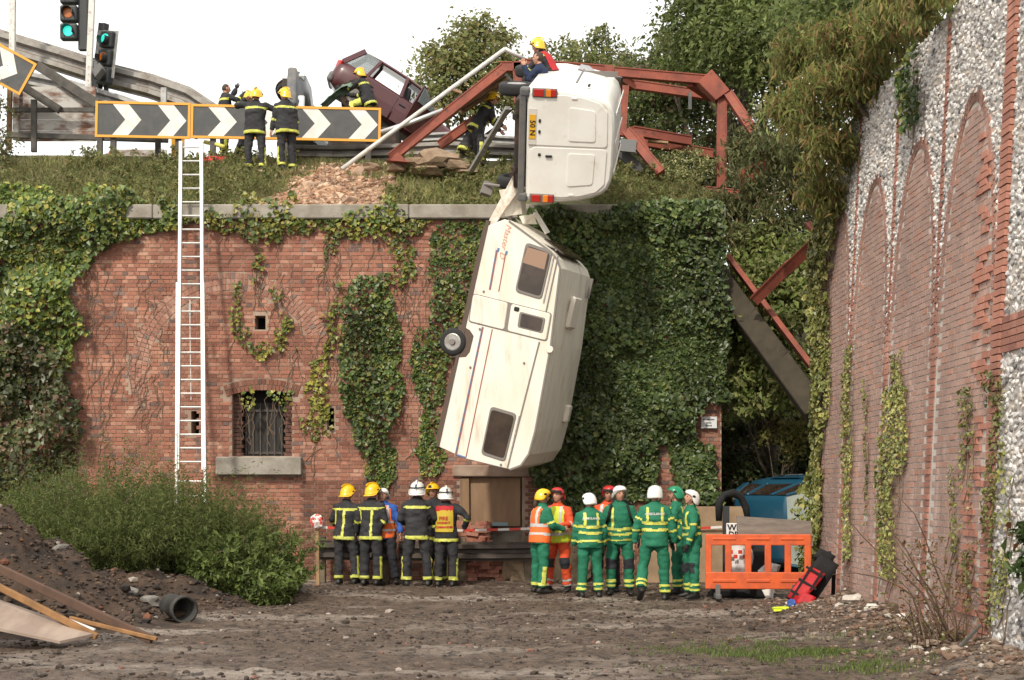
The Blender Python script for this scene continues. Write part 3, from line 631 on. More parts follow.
tree('dark_hedge', 'dark green hedge behind the blue car', 'hedge', (5.2, 28.6, .3),
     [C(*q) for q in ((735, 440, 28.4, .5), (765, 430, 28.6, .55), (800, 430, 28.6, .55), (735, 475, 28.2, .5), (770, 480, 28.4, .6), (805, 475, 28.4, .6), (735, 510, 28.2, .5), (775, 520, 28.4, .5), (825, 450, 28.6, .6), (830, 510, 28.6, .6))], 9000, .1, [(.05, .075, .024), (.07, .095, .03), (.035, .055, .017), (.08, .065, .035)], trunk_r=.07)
tree('yellowing_sapling', 'thin yellow green sapling leaning above the blue car', 'sapling', (5.0, 27.6, 0),
     [C(*q) for q in ((785, 432, 27.2, .3), (800, 445, 27, .3), (768, 440, 27.2, .22), (795, 456, 27, .25), (808, 430, 27, .3))], 1300, .09, [(.20, .19, .05), (.14, .15, .04), (.24, .19, .06)], trunk_r=.03, aspect=.45)
tree('distant_tree', 'loose green tree on the skyline behind the maroon car', 'tree', (-1.6, 46, 9),
     [C(*q) for q in ((440, 72, 46, .9), (470, 45, 46, .9), (490, 70, 46, .9), (460, 88, 45, 1.0), (500, 45, 47, .6), (432, 55, 46, .35), (512, 75, 46, .6), (480, 30, 46, .45), (445, 110, 45, .9), (490, 105, 45, .9), (520, 100, 46, .7), (455, 60, 45, .6))], 9500, .16, [(.20, .23, .08), (.15, .18, .06), (.27, .27, .11), (.23, .19, .08)], trunk_r=.14, spread=.3)
tree('distant_tree', 'thin ragged tree on the skyline beyond the white van', 'tree', (2.6, 48, 9),
     [C(*q) for q in ((580, 62, 48, .6), (600, 45, 48, .5), (570, 50, 49, .4), (610, 65, 48, .6), (590, 80, 47, .8), (560, 78, 48, .7), (545, 55, 49, .35), (603, 32, 48, .25), (625, 70, 48, .5), (535, 90, 48, .7), (615, 95, 46, .8))], 5200, .15, [(.18, .20, .075), (.13, .16, .05), (.23, .23, .09)], trunk_r=.1, spread=.34)
tree('distant_tree', 'dark tree on the skyline where the girders meet the wood', 'tree', (5.4, 44, 9),
     [C(*q) for q in ((650, 75, 44, .8), (672, 60, 44, .7), (640, 95, 43, .9), (690, 85, 43, 1.0), (630, 85, 45, .6), (675, 100, 42, 1.0), (665, 42, 44, .4), (700, 55, 42, .9), (720, 70, 40, 1.0))], 8500, .15, [(.10, .13, .045), (.13, .16, .055), (.16, .13, .075)], trunk_r=.14)
tree('cream_bush', 'pale cream flowering bush on the bank under the girders', 'bush', (3.4, 30.5, 8.0),
     [C(*q) for q in ((672, 168, 30.5, .32), (690, 162, 30.5, .3), (660, 178, 30.3, .25), (705, 172, 30.2, .3), (682, 180, 30, .3))], 2600, .06, [(.42, .40, .20), (.28, .30, .12), (.12, .15, .05)], trunk_r=.03, limbs=False)
tree('bank_shrub', 'dull green shrub at the end of the hoarding on the bank', 'shrub', (-11.2, 31.2, 8.8),
     [C(*q) for q in ((-6, 110, 31.5, .4), (-14, 140, 31.3, .5), (0, 150, 31.2, .4), (-20, 95, 31.5, .5), (6, 172, 31, .4), (-10, 180, 31, .5))], 2600, .08, [(.14, .15, .055), (.10, .12, .04), (.19, .16, .07)], trunk_r=.05, limbs=False)
# ---------------------------------------------------------------- fine sprays: bush on the soil heap, weeds, grass
def sprays(bases, h, spread, per, size, cols, w=None, aspect=.22, arch=.5, tone=.25):
    n = len(bases); d = RNG.normal(0, 1, (n, 3)) * np.array((spread, spread, 0)); t = RNG.uniform(0, 1, (n, per)) ** .7
    hh = (h * RNG.uniform(.6, 1.15, n))[:, None]
    p = bases[:, None, :] + d[:, None, :] * (t[..., None] ** 1.3) * hh[..., None]; p[..., 2] += hh * (t - arch * np.linalg.norm(d, axis=1)[:, None] * t ** 2 * .6)
    p += RNG.normal(0, .025, p.shape); tn = np.repeat(RNG.uniform(1 - tone, 1 + tone, n), per)
    p = p.reshape(-1, 3); nn = np.tile((0, -.5, .6), (len(p), 1)) + np.repeat(d, per, 0) * .4
    v, f, vc = leaf_cloud(p, nn, np.full(len(p), size), np.clip(pal(len(p), cols, w) * tn[:, None], .008, 1), aspect=aspect, tilt=.8, down=-.8)
    return v, f, vc
def blades(p, h, lean, cols, wid=.012):
    n = len(p); a = RNG.uniform(0, 6.28, n); s = np.stack([np.cos(a), np.sin(a), np.zeros(n)], 1) * wid * RNG.uniform(.6, 1.4, (n, 1))
    hh = h * RNG.uniform(.5, 1.3, (n, 1)); d = RNG.normal(0, lean, (n, 3)); d[:, 2] = 1; mid = p + d * hh * np.array((.35, .35, .6)); tip = p + d * hh * np.array((1, 1, .95))
    v = np.stack([p - s, p + s, mid + s * .7, mid - s * .7, tip], 1).reshape(-1, 3); i = np.arange(n)[:, None] * 5
    f = np.concatenate([i + np.array([[0, 1, 2]]), i + np.array([[0, 2, 3]]), i + np.array([[3, 2, 4]])], 1).reshape(-1, 3); return v, f, np.repeat(cols, 5, 0)
GC = [(.21, .225, .085), (.15, .175, .06), (.29, .27, .12), (.34, .29, .14), (.24, .18, .10)]
n = 42000; x = RNG.uniform(-11.2, 3.9, n); y = RNG.uniform(26.95, 32.45, n)
so = np.exp(-((x + 3.75) / 1.35) ** 2) * sstep(33.5, 28.5, y) + .8 * np.exp(-((x + .9) / 1.0) ** 2) * np.exp(-((y - 31.5) / 1.2) ** 2) + fbm(x * 2, y * 2, 3) * .18
k = (so < .42 + RNG.normal(0, .05, n)) & ~((np.abs(x - .9) < .7) & (y < 30)); x, y = x[k], y[k]
tone = (1 + .35 * fbm(x * .7, y * .7, 11))[:, None]
v, f, c = blades(np.stack([x, y, bank_h(x, y) - .02], 1), .19, .45, np.clip(pal(len(x), GC, [.32, .3, .18, .08, .12]) * tone, .01, 1), .017)
tag(mk('bank_grass', v, f, M_leaf, cols=c), 'rough grass covering the bank above the brick wall', 'grass', kind='stuff')
n = 1500; x = RNG.uniform(-11, 3.9, n); y = RNG.uniform(27.0, 32.0, n)
so = np.exp(-((x + 3.75) / 1.45) ** 2); k = (so < .5) & ((fbm(x * 1.1, y * 1.1, 21) > -.15) | (x > .2)) & ~((np.abs(x - .9) < .7) & (y < 30)); x, y = x[k], y[k]
v, f, c = sprays(np.stack([x, y, bank_h(x, y)], 1), .42, .35, 26, .085, [(.15, .175, .06), (.20, .215, .08), (.24, .20, .09), (.28, .25, .105)], [.4, .3, .2, .1], aspect=.45)
tag(mk('bank_weeds', v, f, M_leaf, cols=c), 'tangled weeds and low brambles growing on the bank', 'weeds', kind='stuff')
n = 5200; x = RNG.normal(-3.8, .95, n); y = RNG.uniform(27.05, 31.5, n); s_ = RNG.gamma(2, .016, n) + .008
v, f, c = pebbles(np.stack([x, y, bank_h(x, y) + s_ * .1], 1), s_, pal(n, [(.40, .25, .16), (.32, .18, .11), (.48, .34, .24), (.25, .17, .12)]))
tag(mk('bare_earth_clods', v, f, M_rub, cols=c), 'patch of bare orange earth and stones on the bank', 'soil', kind='stuff')
# ---------------------------------------------------------------- soil heap with the bush
def mound_h(x, y):
    a = .72 * np.exp(-(((x + 6.9) / 1.35) ** 2 + ((y - 18.6) / 1.5) ** 2) ** 1.2) + .80 * np.exp(-(((x + 7.6) / 2.2) ** 2 + ((y - 17.6) / 1.3) ** 2) ** 1.3) + .42 * np.exp(-(((x + 4.95) / .85) ** 2 + ((y - 20.6) / 1.0) ** 2) ** 1.2) + .38 * np.exp(-(((x + 6.0) / 1.0) ** 2 + ((y - 19.6) / 1.2) ** 2)) + .3 * np.exp(-(((x + 5.7) / 2.4) ** 2 + ((y - 22.5) / 1.4) ** 2) ** 2)
    return a * (1 + .22 * fbm(x * 1.6, y * 1.6, 5)) + (fbm(x * 4, y * 4, 6, 5) * .07) * np.clip(a * 3, 0, 1) - .07
v, f = grid(np.arange(-11.5, -3.0, .06), np.arange(15.2, 25.0, .06), mound_h)
M_soil = mat('dark_soil', (.045, .030, .021), .95, col2=(.085, .054, .037), vscale=3, vlo=.38, vhi=.64, bump=1.0, bscale=22, col3=(.028, .021, .018), v3=2.4, lo3=.48, hi3=.66)
tag(mk('soil_mound', v, f, M_soil, smooth=True, base=False), kind='structure')
n = 12000; x = RNG.uniform(-10, -3.6, n); y = RNG.uniform(15.8, 22, n); k = mound_h(x, y) > .02; x, y = x[k], y[k]; s_ = RNG.gamma(1.6, .010, len(x)) + .005
v, f, c = pebbles(np.stack([x, y, mound_h(x, y) + s_ * .2], 1), s_, pal(len(x), [(.05, .036, .028), (.09, .06, .042), (.025, .02, .018), (.30, .26, .22), (.17, .07, .04)], [.42, .34, .18, .03, .03]))
tag(mk('soil_clods', v, f, M_rub, cols=c), 'lumpy dark clods tumbling down the soil heap', 'soil', kind='stuff')
def bush(label, spots, n, h, per, size, cols, w=None, aspect=.25, arch=.5, name='bush', spread=.45):
    k = RNG.randint(0, len(spots), n); s = np.array(spots, float)[k]
    a = RNG.uniform(0, 6.28, n); r = np.sqrt(RNG.uniform(0, 1, n)); x = s[:, 0] + np.cos(a) * r * s[:, 2]; y = s[:, 1] + np.sin(a) * r * s[:, 3]
    z = np.maximum(mound_h(x, y), 0); hh = h * s[:, 4] * (1 - .35 * r ** 2)
    root = thing(name, label, 'bush', (float(s[:, 0].mean()), float(s[:, 1].mean()), float(z.min())))
    v, f, c = sprays(np.stack([x, y, z], 1), hh, spread, per, size, cols, w, aspect, arch)
    mk('foliage', v, f, M_leaf, root, cols=c)['kind'] = 'stuff'
    st = MB()
    for i in range(60): st.tube([(x[i], y[i], z[i] - .05), (x[i] + RNG.normal(0, .12), y[i] + RNG.normal(0, .12), z[i] + hh[i] * .5), (x[i] + RNG.normal(0, .25), y[i] + RNG.normal(0, .2), z[i] + hh[i] * .85)], [.012, .009, .004], 4, False)
    st.build('stems', M_stem, root)['kind'] = 'stuff'; return root
bush('wide feathery green bush growing out of the soil heap below the ladder', [(-7.2, 21.3, .9, .9, 1.0), (-6.2, 21.2, .9, .9, 1.05), (-5.3, 21.9, .8, .9, 1.0), (-6.6, 22.4, 1.2, .8, 1.25), (-4.6, 22.3, .6, .8, .75), (-8.6, 21.5, 1.0, 1.0, 1.0), (-5.6, 20.6, .5, .5, .6)], 4300, 1.95, 50, .062, [(.13, .165, .05), (.175, .205, .07), (.22, .235, .095), (.085, .115, .036)], [.36, .3, .14, .2], aspect=.2)
bush('lighter leafy nettle bush at the low end of the soil heap', [(-4.25, 21.4, .55, .6, 1.0), (-3.85, 21.9, .5, .6, 1.0), (-4.6, 21.0, .4, .4, .6), (-3.75, 21.2, .35, .4, .6)], 800, 1.0, 42, .1, [(.15, .20, .055), (.20, .25, .08), (.11, .155, .042)], aspect=.42, name='nettle_bush', spread=.35)
# grass tufts on the mud by the flint wall
n = 9000; x = RNG.normal(3.3, .75, n); y = RNG.normal(14.4, .75, n); k = fbm(x * 1.5, y * 1.5, 3) + RNG.normal(0, .25, n) > .1; x, y = x[k], y[k]
v, f, c = blades(np.stack([x, y, gh(x, y)], 1), .05, .5, pal(len(x), [(.13, .19, .05), (.18, .22, .07), (.10, .14, .04)]), .006)
tag(mk('grass_patch', v, f, M_leaf, cols=c), 'sparse bright green grass on the mud by the flint wall', 'grass', kind='stuff')
# bare twiggy bush at the wall foot
tw = thing('bare_twig_bush', 'bare brown twiggy bush at the foot of the flint wall', 'bush', (4.5, 14.8, .1))
for i in range(46):
    b = Vector((4.45 + RNG.normal(0, .22), 14.7 + RNG.normal(0, .45), .1)); big = i < 9
    h = RNG.uniform(.9, 1.9) if big else RNG.uniform(.35, .9); d = Vector((RNG.normal(-.25 if big else -.1, .3), RNG.normal(.2, .4), 1)); pts = []; p = b.copy()
    for q in range(7): pts.append(p.copy()); p += d.normalized() * h / 6; d += Vector((RNG.normal(-.06, .16), RNG.normal(0, .16), -.22 if (i % 3 == 0) else -.05))
    r0 = .014 if big else .007
    MB().tube(pts, [r0 * (1 - .12 * q) for q in range(7)], 5).build('twig', mat('twig', (.15, .095, .06), .85, col2=(.085, .055, .04), vscale=8), tw, True)
lp = np.stack([4.4 + RNG.normal(0, .25, 700), 14.7 + RNG.normal(0, .5, 700), RNG.uniform(.1, 1.2, 700)], 1)
v, f, c = leaf_cloud(lp, np.tile((-.4, -.6, .4), (700, 1)), np.full(700, .05), pal(700, [(.20, .12, .06), (.13, .08, .04), (.16, .16, .05)]), aspect=.4, tilt=.9)
mk('withered_leaves', v, f, M_leaf, tw, cols=c)['kind'] = 'stuff'
tree('laurel_bush', 'dark leafy laurel sprig in front of the flints', 'bush', (4.72, 12.8, .1), [((4.72, 12.75, 1.15), (.16, .2, .3)), ((4.72, 12.7, .85), (.14, .2, .25))], 260, .11, [(.05, .085, .025), (.08, .11, .035), (.16, .07, .03)], w=[.5, .4, .1], trunk_r=.02, limbs=False, aspect=.45)
# ================================================================ wreckage: caravan, van, cars
M_white = mat('white_gelcoat', (.78, .74, .66), .42, col2=(.70, .64, .53), vscale=1.6, vlo=.45, vhi=.7, spec=.4, col3=(.42, .32, .20), v3=2.6, lo3=.56, hi3=.86, stretch=(2.2, 2.2, .35))
M_roof = mat('grimy_roof', (.76, .72, .62), .6, col2=(.66, .62, .52), vscale=2.0, stretch=(3, 3, .5), col3=(.46, .44, .35), v3=2.0, lo3=.58, hi3=.78)
M_trim = mat('grey_trim', (.20, .18, .165), .5); M_skirt = mat('brown_skirt', (.10, .07, .055), .7)
M_tint = mat('brown_tinted_window', (.030, .020, .014), .12, spec=.6, col2=(.055, .036, .026), vscale=3)
M_curt = mat('window_blind', (.30, .19, .13), .4, spec=.5)
M_tyre = mat('tyre_rubber', (.022, .022, .023), .8, bump=.3, bscale=60); M_rim = mat('wheel_steel', (.42, .41, .40), .4, metal=.6, col2=(.3, .27, .24), vscale=9)
M_red = mat('red_stripe', (.33, .11, .085), .6); M_blue = mat('blue_stripe', (.12, .19, .34), .6)
CD = 23.7; CS = F / CD; TH = math.atan2(50, 219); PS = R(17)
cu_ = Vector((math.sin(TH), 0, math.cos(TH))); cv0 = Vector((math.cos(TH), 0, -math.sin(TH))); YV = Vector((0, 1, 0))
cv = cv0 * math.cos(PS) - YV * math.sin(PS); cw = YV * math.cos(PS) + cv0 * math.sin(PS)      # height, width (away)
CO = P(437, 447, CD)
MC = Matrix((cu_, cv, cw)).transposed().to_4x4(); MC.translation = CO; _pv = P(500, 345, CD); MC = Matrix.Translation(_pv) @ Matrix.Rotation(R(8), 4, 'X') @ Matrix.Translation(-_pv) @ MC; cu_, cv, cw = (MC.col[i].to_3d() for i in range(3))       # local x = length, y = height, z = width
car_v = thing('touring_caravan', 'dirty cream touring caravan hanging nose up against the ivy from the van', 'caravan', matrix=MC)
def cl(px, py):
    d = (px - 437, -(py - 447)); return ((d[0] * math.sin(TH) + d[1] * math.cos(TH)) / CS, (d[0] * cv0.x + d[1] * cv0.z) / CS / math.cos(PS))
prof = [(0, 0), (224.6, 0), (235, 16), (234, 20), (214, 66), (208, 74), (200, 79), (125, 87), (40, 91), (16, 90), (3, 85), (-4, 75), (-5, 30)]
prof = [(a / CS, b / CS / math.cos(PS)) for a, b in prof]
CWD = 2.0
def inset(k): 
    cx_, cy_ = 2.0, .8; return [(cx_ + (a - cx_) * (1 - k * .012), cy_ + (b - cy_) * (1 - k * .03)) for a, b in prof]
mb = MB(); rings = []
for w_, k in ((0, 0), (.05, -.0), (.35, -.8), (1.95, -.8), (2.2, .1), (2.3, 1.3)): rings.append([Vector((a, b, w_)) for a, b in inset(k)])
n_ = len(prof); mb.rings(rings); mids = []
for i in range(len(rings) - 1):
    for k in range(n_): mids.append(1 if 3 <= k <= 9 and i >= 0 else 0)
mids += [0, 0]
mb.build('body_shell', [M_white, M_roof], car_v, local=True, mids=mids, bevel=.012)
def cpanel(name, pts, m, parent=car_v, off=.012, depth=.02, bev=.01):
    q = [cl(*p) for p in pts]; o = MB().prism([(a, b, -off) for a, b in q], (0, 0, depth)).build(name, m, parent, local=True, bevel=bev); return fixn(o)
def shrink(pts, k):
    cx_ = sum(p[0] for p in pts) / len(pts); cy_ = sum(p[1] for p in pts) / len(pts); return [(cx_ + (x - cx_) * k, cy_ + (y - cy_) * k) for x, y in pts]
def roundpoly(pts, r=.16):
    out = []; n = len(pts)
    for i in range(n):
        p, a, b = pts[i], pts[i - 1], pts[(i + 1) % n]
        L = min(math.dist(p, a), math.dist(p, b)) * r
        def tow(q): d = math.dist(p, q); return (p[0] + (q[0] - p[0]) * L / d, p[1] + (q[1] - p[1]) * L / d)
        s, e = tow(a), tow(b)
        for t in (0, .33, .66, 1): out.append(((1-t)**2 * s[0] + 2*t*(1-t) * p[0] + t*t * e[0], (1-t)**2 * s[1] + 2*t*(1-t) * p[1] + t*t * e[1]))
    return out
for pts in ([(526, 244), (552, 253), (541, 300), (515, 292)], [(491, 405), (517, 412), (505, 460), (481, 453)]):
    fr = cpanel('window_frame', roundpoly(pts), M_trim, off=.02, depth=.03, bev=.006)
    gl = cpanel('window_pane', roundpoly(shrink(pts, .88)), M_tint, fr, off=.026, depth=.02, bev=0)
    if pts[0][0] == 526: cpanel('blind', [(527.5, 249), (547.5, 255), (544, 271), (523, 264)], M_curt, fr, off=.029, depth=.01, bev=0)
door = [(472.7, 293.5), (551.5, 313), (546.5, 341), (468.3, 322)]
dr = cpanel('door', roundpoly(door, .12), M_trim, off=.010, depth=.03, bev=.005)
cpanel('door_leaf', roundpoly(shrink([(472.7, 293.5), (509.5, 302.7), (505.3, 331), (468.3, 322)], .94), .1), M_white, dr, off=.022, depth=.03)
cpanel('door_leaf', roundpoly(shrink([(510.5, 303), (551.5, 313), (546.5, 341), (506.3, 331.3)], .94), .1), M_white, dr, off=.022, depth=.03)
dw = cpanel('door_window', roundpoly([(520, 311.5), (545.5, 318), (542.5, 333), (517.5, 327)]), M_trim, dr, off=.032, depth=.02)
cpanel('door_pane', roundpoly(shrink([(520, 311.5), (545.5, 318), (542.5, 333), (517.5, 327)], .82)), M_tint, dw, off=.037, depth=.02, bev=0)
cpanel('door_lock', roundpoly([(515, 306.5), (520, 308), (519, 312), (514, 310.8)], .3), M_tyre, dr, off=.04, depth=.03)
for a, b, mm in (((497.5, 252), (490.6, 290), M_red), ((496.6, 251.5), (489.6, 290), M_blue), ((505.8, 255), (498.9, 292), M_red), ((483.5, 327), (456, 455), M_red), ((482.5, 327), (455, 454.5), M_blue), ((492.5, 329), (465.8, 457), M_red), ((460, 330), (459.5, 331), M_trim)):
    (u0, v0), (u1, v1) = cl(*a), cl(*b); MB().beam((u0, v0, -.004), (u1, v1, -.004), .015, .014, (0, 0, 1)).build('coach_line', mm, car_v, local=True)
cpanel('coach_line', [(455, 453), (466, 456.2), (465.5, 458.5), (454.5, 455.5)], M_blue, off=.006)
for a, b in (((499, 249.5), (498, 253)), ((507, 252.5), (506, 256))): (u0, v0), (u1, v1) = cl(*a), cl(*b); MB().beam((u0, v0, -.004), (u1, v1, -.004), .035, .014, (0, 0, 1)).build('coach_line', M_blue, car_v, local=True)
for a, b in (((557, 258), (545, 314)), ((539, 341), (507.5, 466))): (u0, v0), (u1, v1) = cl(*a), cl(*b); MB().beam((u0, v0, -.006), (u1, v1, -.006), .022, .018, (0, 0, 1)).build('panel_seam', M_trim, car_v, local=True)
for k, (ax, ay, bx_, by_) in enumerate(((553.5, 256, 543, 303), (551, 413, 0, 0), (519.5, 414, 509, 460))):
    if bx_: (u0, v0), (u1, v1) = cl(ax, ay), cl(bx_, by_); MB().beam((u0, v0, -.01), (u1, v1, -.01), .02, .02, (0, 0, 1)).build('rain_strip', M_rim, car_v, local=True)
# awning rail along the roof edge and the brown skirt along the floor
pr = prof[3:12]
for i in range(len(pr) - 1): MB().beam((pr[i][0], pr[i][1] + .008, .0), (pr[i + 1][0], pr[i + 1][1] + .008, .0), .03, .022, (0, 0, 1)).build('awning_rail', M_trim, car_v, local=True)
MB().beam((0, .0, .03), (3.9, .0, .03), .055, .09, (0, 0, 1)).build('floor_skirt', M_skirt, car_v, local=True)
MB().box((1.95, -.06, 1.0), (3.7, .1, 1.7)).build('chassis', M_skirt, car_v, local=True)
u0, v0 = cl(549.5, 348.5); MB().disc_wheel((u0, v0, -.015), (0, 0, 1), .06, .05, 14).build('water_inlet', M_white, car_v, local=True, smooth=False)
for a, b in ((480, 329), (479.5, 323), (524, 362), (470.5, 367), (555, 252), (501, 463), (484, 292)):
    u0, v0 = cl(a, b); MB().disc_wheel((u0, v0, -.006), (0, 0, 1), .02, .03, 8).build('marker_lamp', M_trim, car_v, local=True)
u0, v0 = cl(453, 342)
ar = cpanel('wheel_arch', [(459, 324), (470, 330), (474, 336), (470, 352), (466, 357), (452, 358)], M_skirt, off=.008, depth=.03)
for w_ in (.045, 1.95):
    wh = MB().disc_wheel((u0, v0 + .0, w_), (0, 0, 1), .24, .17, 22, .15).build('wheel', M_tyre, car_v, True, local=True)
    MB().disc_wheel((u0, v0 + .0, w_ - .06), (0, 0, 1), .155, .05, 18).build('rim', M_rim, wh, local=True)
    MB().disc_wheel((u0, v0 + .0, w_ - .09), (0, 0, 1), .055, .06, 12).build('hub', M_trim, wh, local=True)
def roofpt(px, py, w_): u, v = cl(px, py); return u, v, w_
MB().box((2.72, 1.54, 1.0), (.55, .09, .5)).build('roof_light', M_white, car_v, local=True, bevel=.03)
MB().box((.95, 1.66, 1.75), (.32, .1, .22)).build('roof_vent', M_roof, car_v, local=True, bevel=.03)
MB().box((3.2, 1.5, 1.93), (.36, .05, .05)).build('roof_handle', M_trim, car_v, local=True)
# stove-in nose: dark panel painting the shade inside the opening, and the broken front panels
MB().prism([(3.80, .95, .25), (3.62, 1.34, .25), (3.62, 1.34, 1.75), (3.80, .95, 1.75)], (.025, .012, 0)).build('nose_shade_panel', M_tint, car_v, local=True)
def shard(parent, pts, D, thick, m): o = MB().prism([P(x, y, D + dz) for x, y, dz in pts], (0, thick, 0)).build('broken_panel', m, parent); return fixn(o)
shard(car_v, [(499, 190, 0), (519, 187, .1), (522, 214, .2), (505, 216, .1), (503, 204, 0)], 24.2, .03, M_white)
shard(car_v, [(519, 190, .1), (525, 200, .4), (527, 213, .5), (522, 214, .2)], 24.2, .02, M_roof)
shard(car_v, [(519, 216, .2), (534, 214, .2), (537, 224, .3), (523, 224, .2)], 24.2, .03, M_white)
shard(car_v, [(533, 213, .1), (537, 211, .2), (550, 232, .4), (545, 234, .3)], 24.1, .03, M_white)
shard(car_v, [(515, 218, .3), (546, 234, .5), (556, 247, .6), (530, 236, .5)], 24.4, .03, M_roof)
tow = MB(); tow.prism([P(519, 164, 24.1), P(526, 168, 24.1), P(521, 188, 24.15), P(505, 210, 24.2), P(493, 228, 24.3), P(485.5, 227, 24.3)], (0, .06, 0)); fixn(tow.build('tow_bar', mat('tow_bar_paint', (.72, .69, .62), .5, col2=(.52, .42, .32), vscale=6), car_v, bevel=.008))
MB().tube([P(521, 168, 24.25), P(512, 195, 24.6), P(510, 222, 24.9)], .04, 8).build('tow_tube', M_trim, car_v)
MB().tube([P(519, 186, 24.0), P(523, 184, 23.95), P(525, 188, 23.95), P(521, 190, 24.0)], .012, 6).build('safety_chain', M_rim, car_v)
MB().box(P(487, 189, 24.6), (.18, .2, .22), (0, .3, .2)).build('jockey_wheel_bracket', M_trim, car_v)
MB().tube([P(484, 184, 24.5), P(500, 186, 24.4)], .025, 6).build('jockey_tube', M_trim, car_v)
MT = Matrix((-cu_, cv * .94 - cu_ * .0, -cw)).transposed().to_4x4(); a, b = cl(505.5, 243); MT.translation = MC @ Vector((a, b, -.006))
lettering('lettering', 'Master D', .15, MT, mat('faded_script', (.55, .26, .20), .6), car_v, shear=.35)
# ---------------------------------------------------------------- white van lying on its side at the brink
M_van = mat('white_van_paint', (.80, .79, .75), .35, col2=(.73, .71, .66), vscale=1.4, spec=.5, coat=.2, col3=(.50, .42, .33), v3=3.0, lo3=.60, hi3=.84)
M_bump = mat('grey_plastic', (.10, .105, .11), .55, col2=(.15, .14, .13), vscale=4); M_under = mat('rusty_underside', (.035, .028, .024), .85, col2=(.11, .06, .04), vscale=5, vlo=.5, vhi=.7)
VP = P(567, 147, 23.6); pit, yaw, rol = R(23), R(-7), R(-4)
vf = Vector((-math.sin(yaw) * math.cos(pit), math.cos(yaw) * math.cos(pit), math.sin(pit)))       # forward, away up the bank
vu = Vector((math.cos(yaw), math.sin(yaw), 0)); vu = (vu - vf * vu.dot(vf)).normalized(); vl = vu.cross(vf)  # roof to the right
vu, vl = vu * math.cos(rol) + vl * math.sin(rol), vl * math.cos(rol) - vu * math.sin(rol)
if vl.z < 0: vl = -vl
MV = Matrix((vf, vl, vu)).transposed().to_4x4(); MV.translation = VP
van = thing('white_van', 'white panel van lying on its side over the edge of the brick wall', 'van', matrix=MV)
# local: x forward (rear doors at 0), y left (up in the picture), z up (right in the picture), centre of the rear face at the origin
def vsec(x, kx=1.0, kz=1.0, dz=0.0):
    half = [(-.70, .93), (-.45, .945), (-.05, .95), (.20, .92), (.45, .865), (.62, .79), (.71, .70), (.765, .56), (.785, .3)]
    r_ = [(b * kx, a * kz + dz) for a, b in half]; r_ = r_ + [(-b, a) for b, a in reversed(r_)]; return [Vector((x, b, a)) for b, a in r_]
mb = MB(); mb.rings([vsec(0, .93, .96), vsec(.03, .975, .985), vsec(.12, 1, 1), vsec(1.2), vsec(2.6), vsec(3.2, 1, .98), vsec(3.75, .97, .72, -.18), vsec(4.25, .93, .5, -.32), vsec(4.4, .85, .42, -.36)])
mb.build('body', M_van, van, True, local=True).data.polygons[-2].use_smooth = False
def vbox(name, x, y, z, sx, sy, sz, m, parent=van, bev=.015, rot=None): return MB().box((x, y, z), (sx, sy, sz), rot).build(name, m, parent, local=True, bevel=bev, seg=2)
def vplate(name, pts, x, d, m, parent=van, bev=.012): return fixn(MB().prism([(x, a, b) for a, b in pts], (-d, 0, 0)).build(name, m, parent, local=True, bevel=bev, seg=2))
vplate('rear_face', [(y * .925, z * .955) for y, z in [(v.y, v.z) for v in vsec(0)]], .0, .012, M_van, bev=.004)
for s in (1, -1):
    d = vplate('rear_door', roundpoly([(s * .012, -.62), (s * .84, -.62), (s * .85, -.05), (s * .82, .25), (s * .74, .52), (s * .60, .66), (s * .012, .68)], .12), -.012, .022, M_van)
    vplate('blanked_window', roundpoly([(s * .10, .02), (s * .66, .02), (s * .61, .46), (s * .10, .48)], .12), -.034, .014, M_van, d)
    vbox('door_hinge', -.035, s * .80, .1, .03, .03, .09, M_van, d, .006); vbox('door_hinge', -.035, s * .83, -.42, .03, .03, .09, M_van, d, .006)
    l = vbox('tail_light', -.03, s * .875, -.40, .05, .15, .42, M_bump, van, .015)
    vbox('red_lens', -.045, s * .875, -.50, .05, .12, .16, mat('red_lens', (.42, .02, .015), .2, spec=.6), l, .01); vbox('amber_lens', -.046, s * .875, -.335, .05, .12, .09, mat('amber_lens', (.75, .22, .02), .2, spec=.6), l, .01); vbox('red_lens', -.045, s * .875, -.245, .05, .12, .08, MATS['red_lens'], l, .01)
vbox('door_handle', -.05, -.16, -.30, .03, .04, .12, M_tyre, van); vbox('lock', -.04, -.14, -.46, .03, .05, .05, M_tyre, van); vbox('reflector', -.04, .24, -.47, .03, .06, .04, M_tyre, van); vbox('reflector', -.04, .42, -.47, .03, .06, .04, M_tyre, van)
pl = vplate('plate_recess', roundpoly([(.62, -.66), (.02, -.66), (.02, -.52), (.62, -.52)], .1), -.03, .012, mat('dull_white', (.60, .57, .52), .6), van)
vplate('number_plate', [(.52, -.645), (.12, -.645), (.12, -.535), (.52, -.535)], -.042, .008, mat('yellow_plate', (.72, .40, .03), .45), pl, .002)
MT = Matrix((-vl, vu, -vf)).transposed().to_4x4(); MT.translation = MV @ Vector((-.053, .30, -.59))
lettering('plate_lettering', '50 N', .125, MT, mat('black_ink', (.01, .01, .01), .6), van, bold=.003)
bm_ = vbox('rear_bumper', .03, 0, -.765, .12, 1.7, .11, M_bump, van, .02); vbox('bumper_end', .06, .87, -.735, .2, .16, .17, M_bump, bm_, .04); vbox('bumper_end', .06, -.87, -.735, .2, .16, .17, M_bump, bm_, .04)
vbox('underbody', 2.1, 0, -.80, 4.0, 1.5, .22, M_under, van, .03); vbox('rear_axle', .95, 0, -.90, .14, 1.5, .14, M_under, van, .04); vbox('fuel_tank', 1.6, .4, -.93, .7, .5, .2, M_under, van, .04); vbox('chassis_rail', 1.5, .45, -.88, 2.8, .1, .14, M_under, van, .01); vbox('chassis_rail', 1.5, -.45, -.88, 2.8, .1, .14, M_under, van, .01)
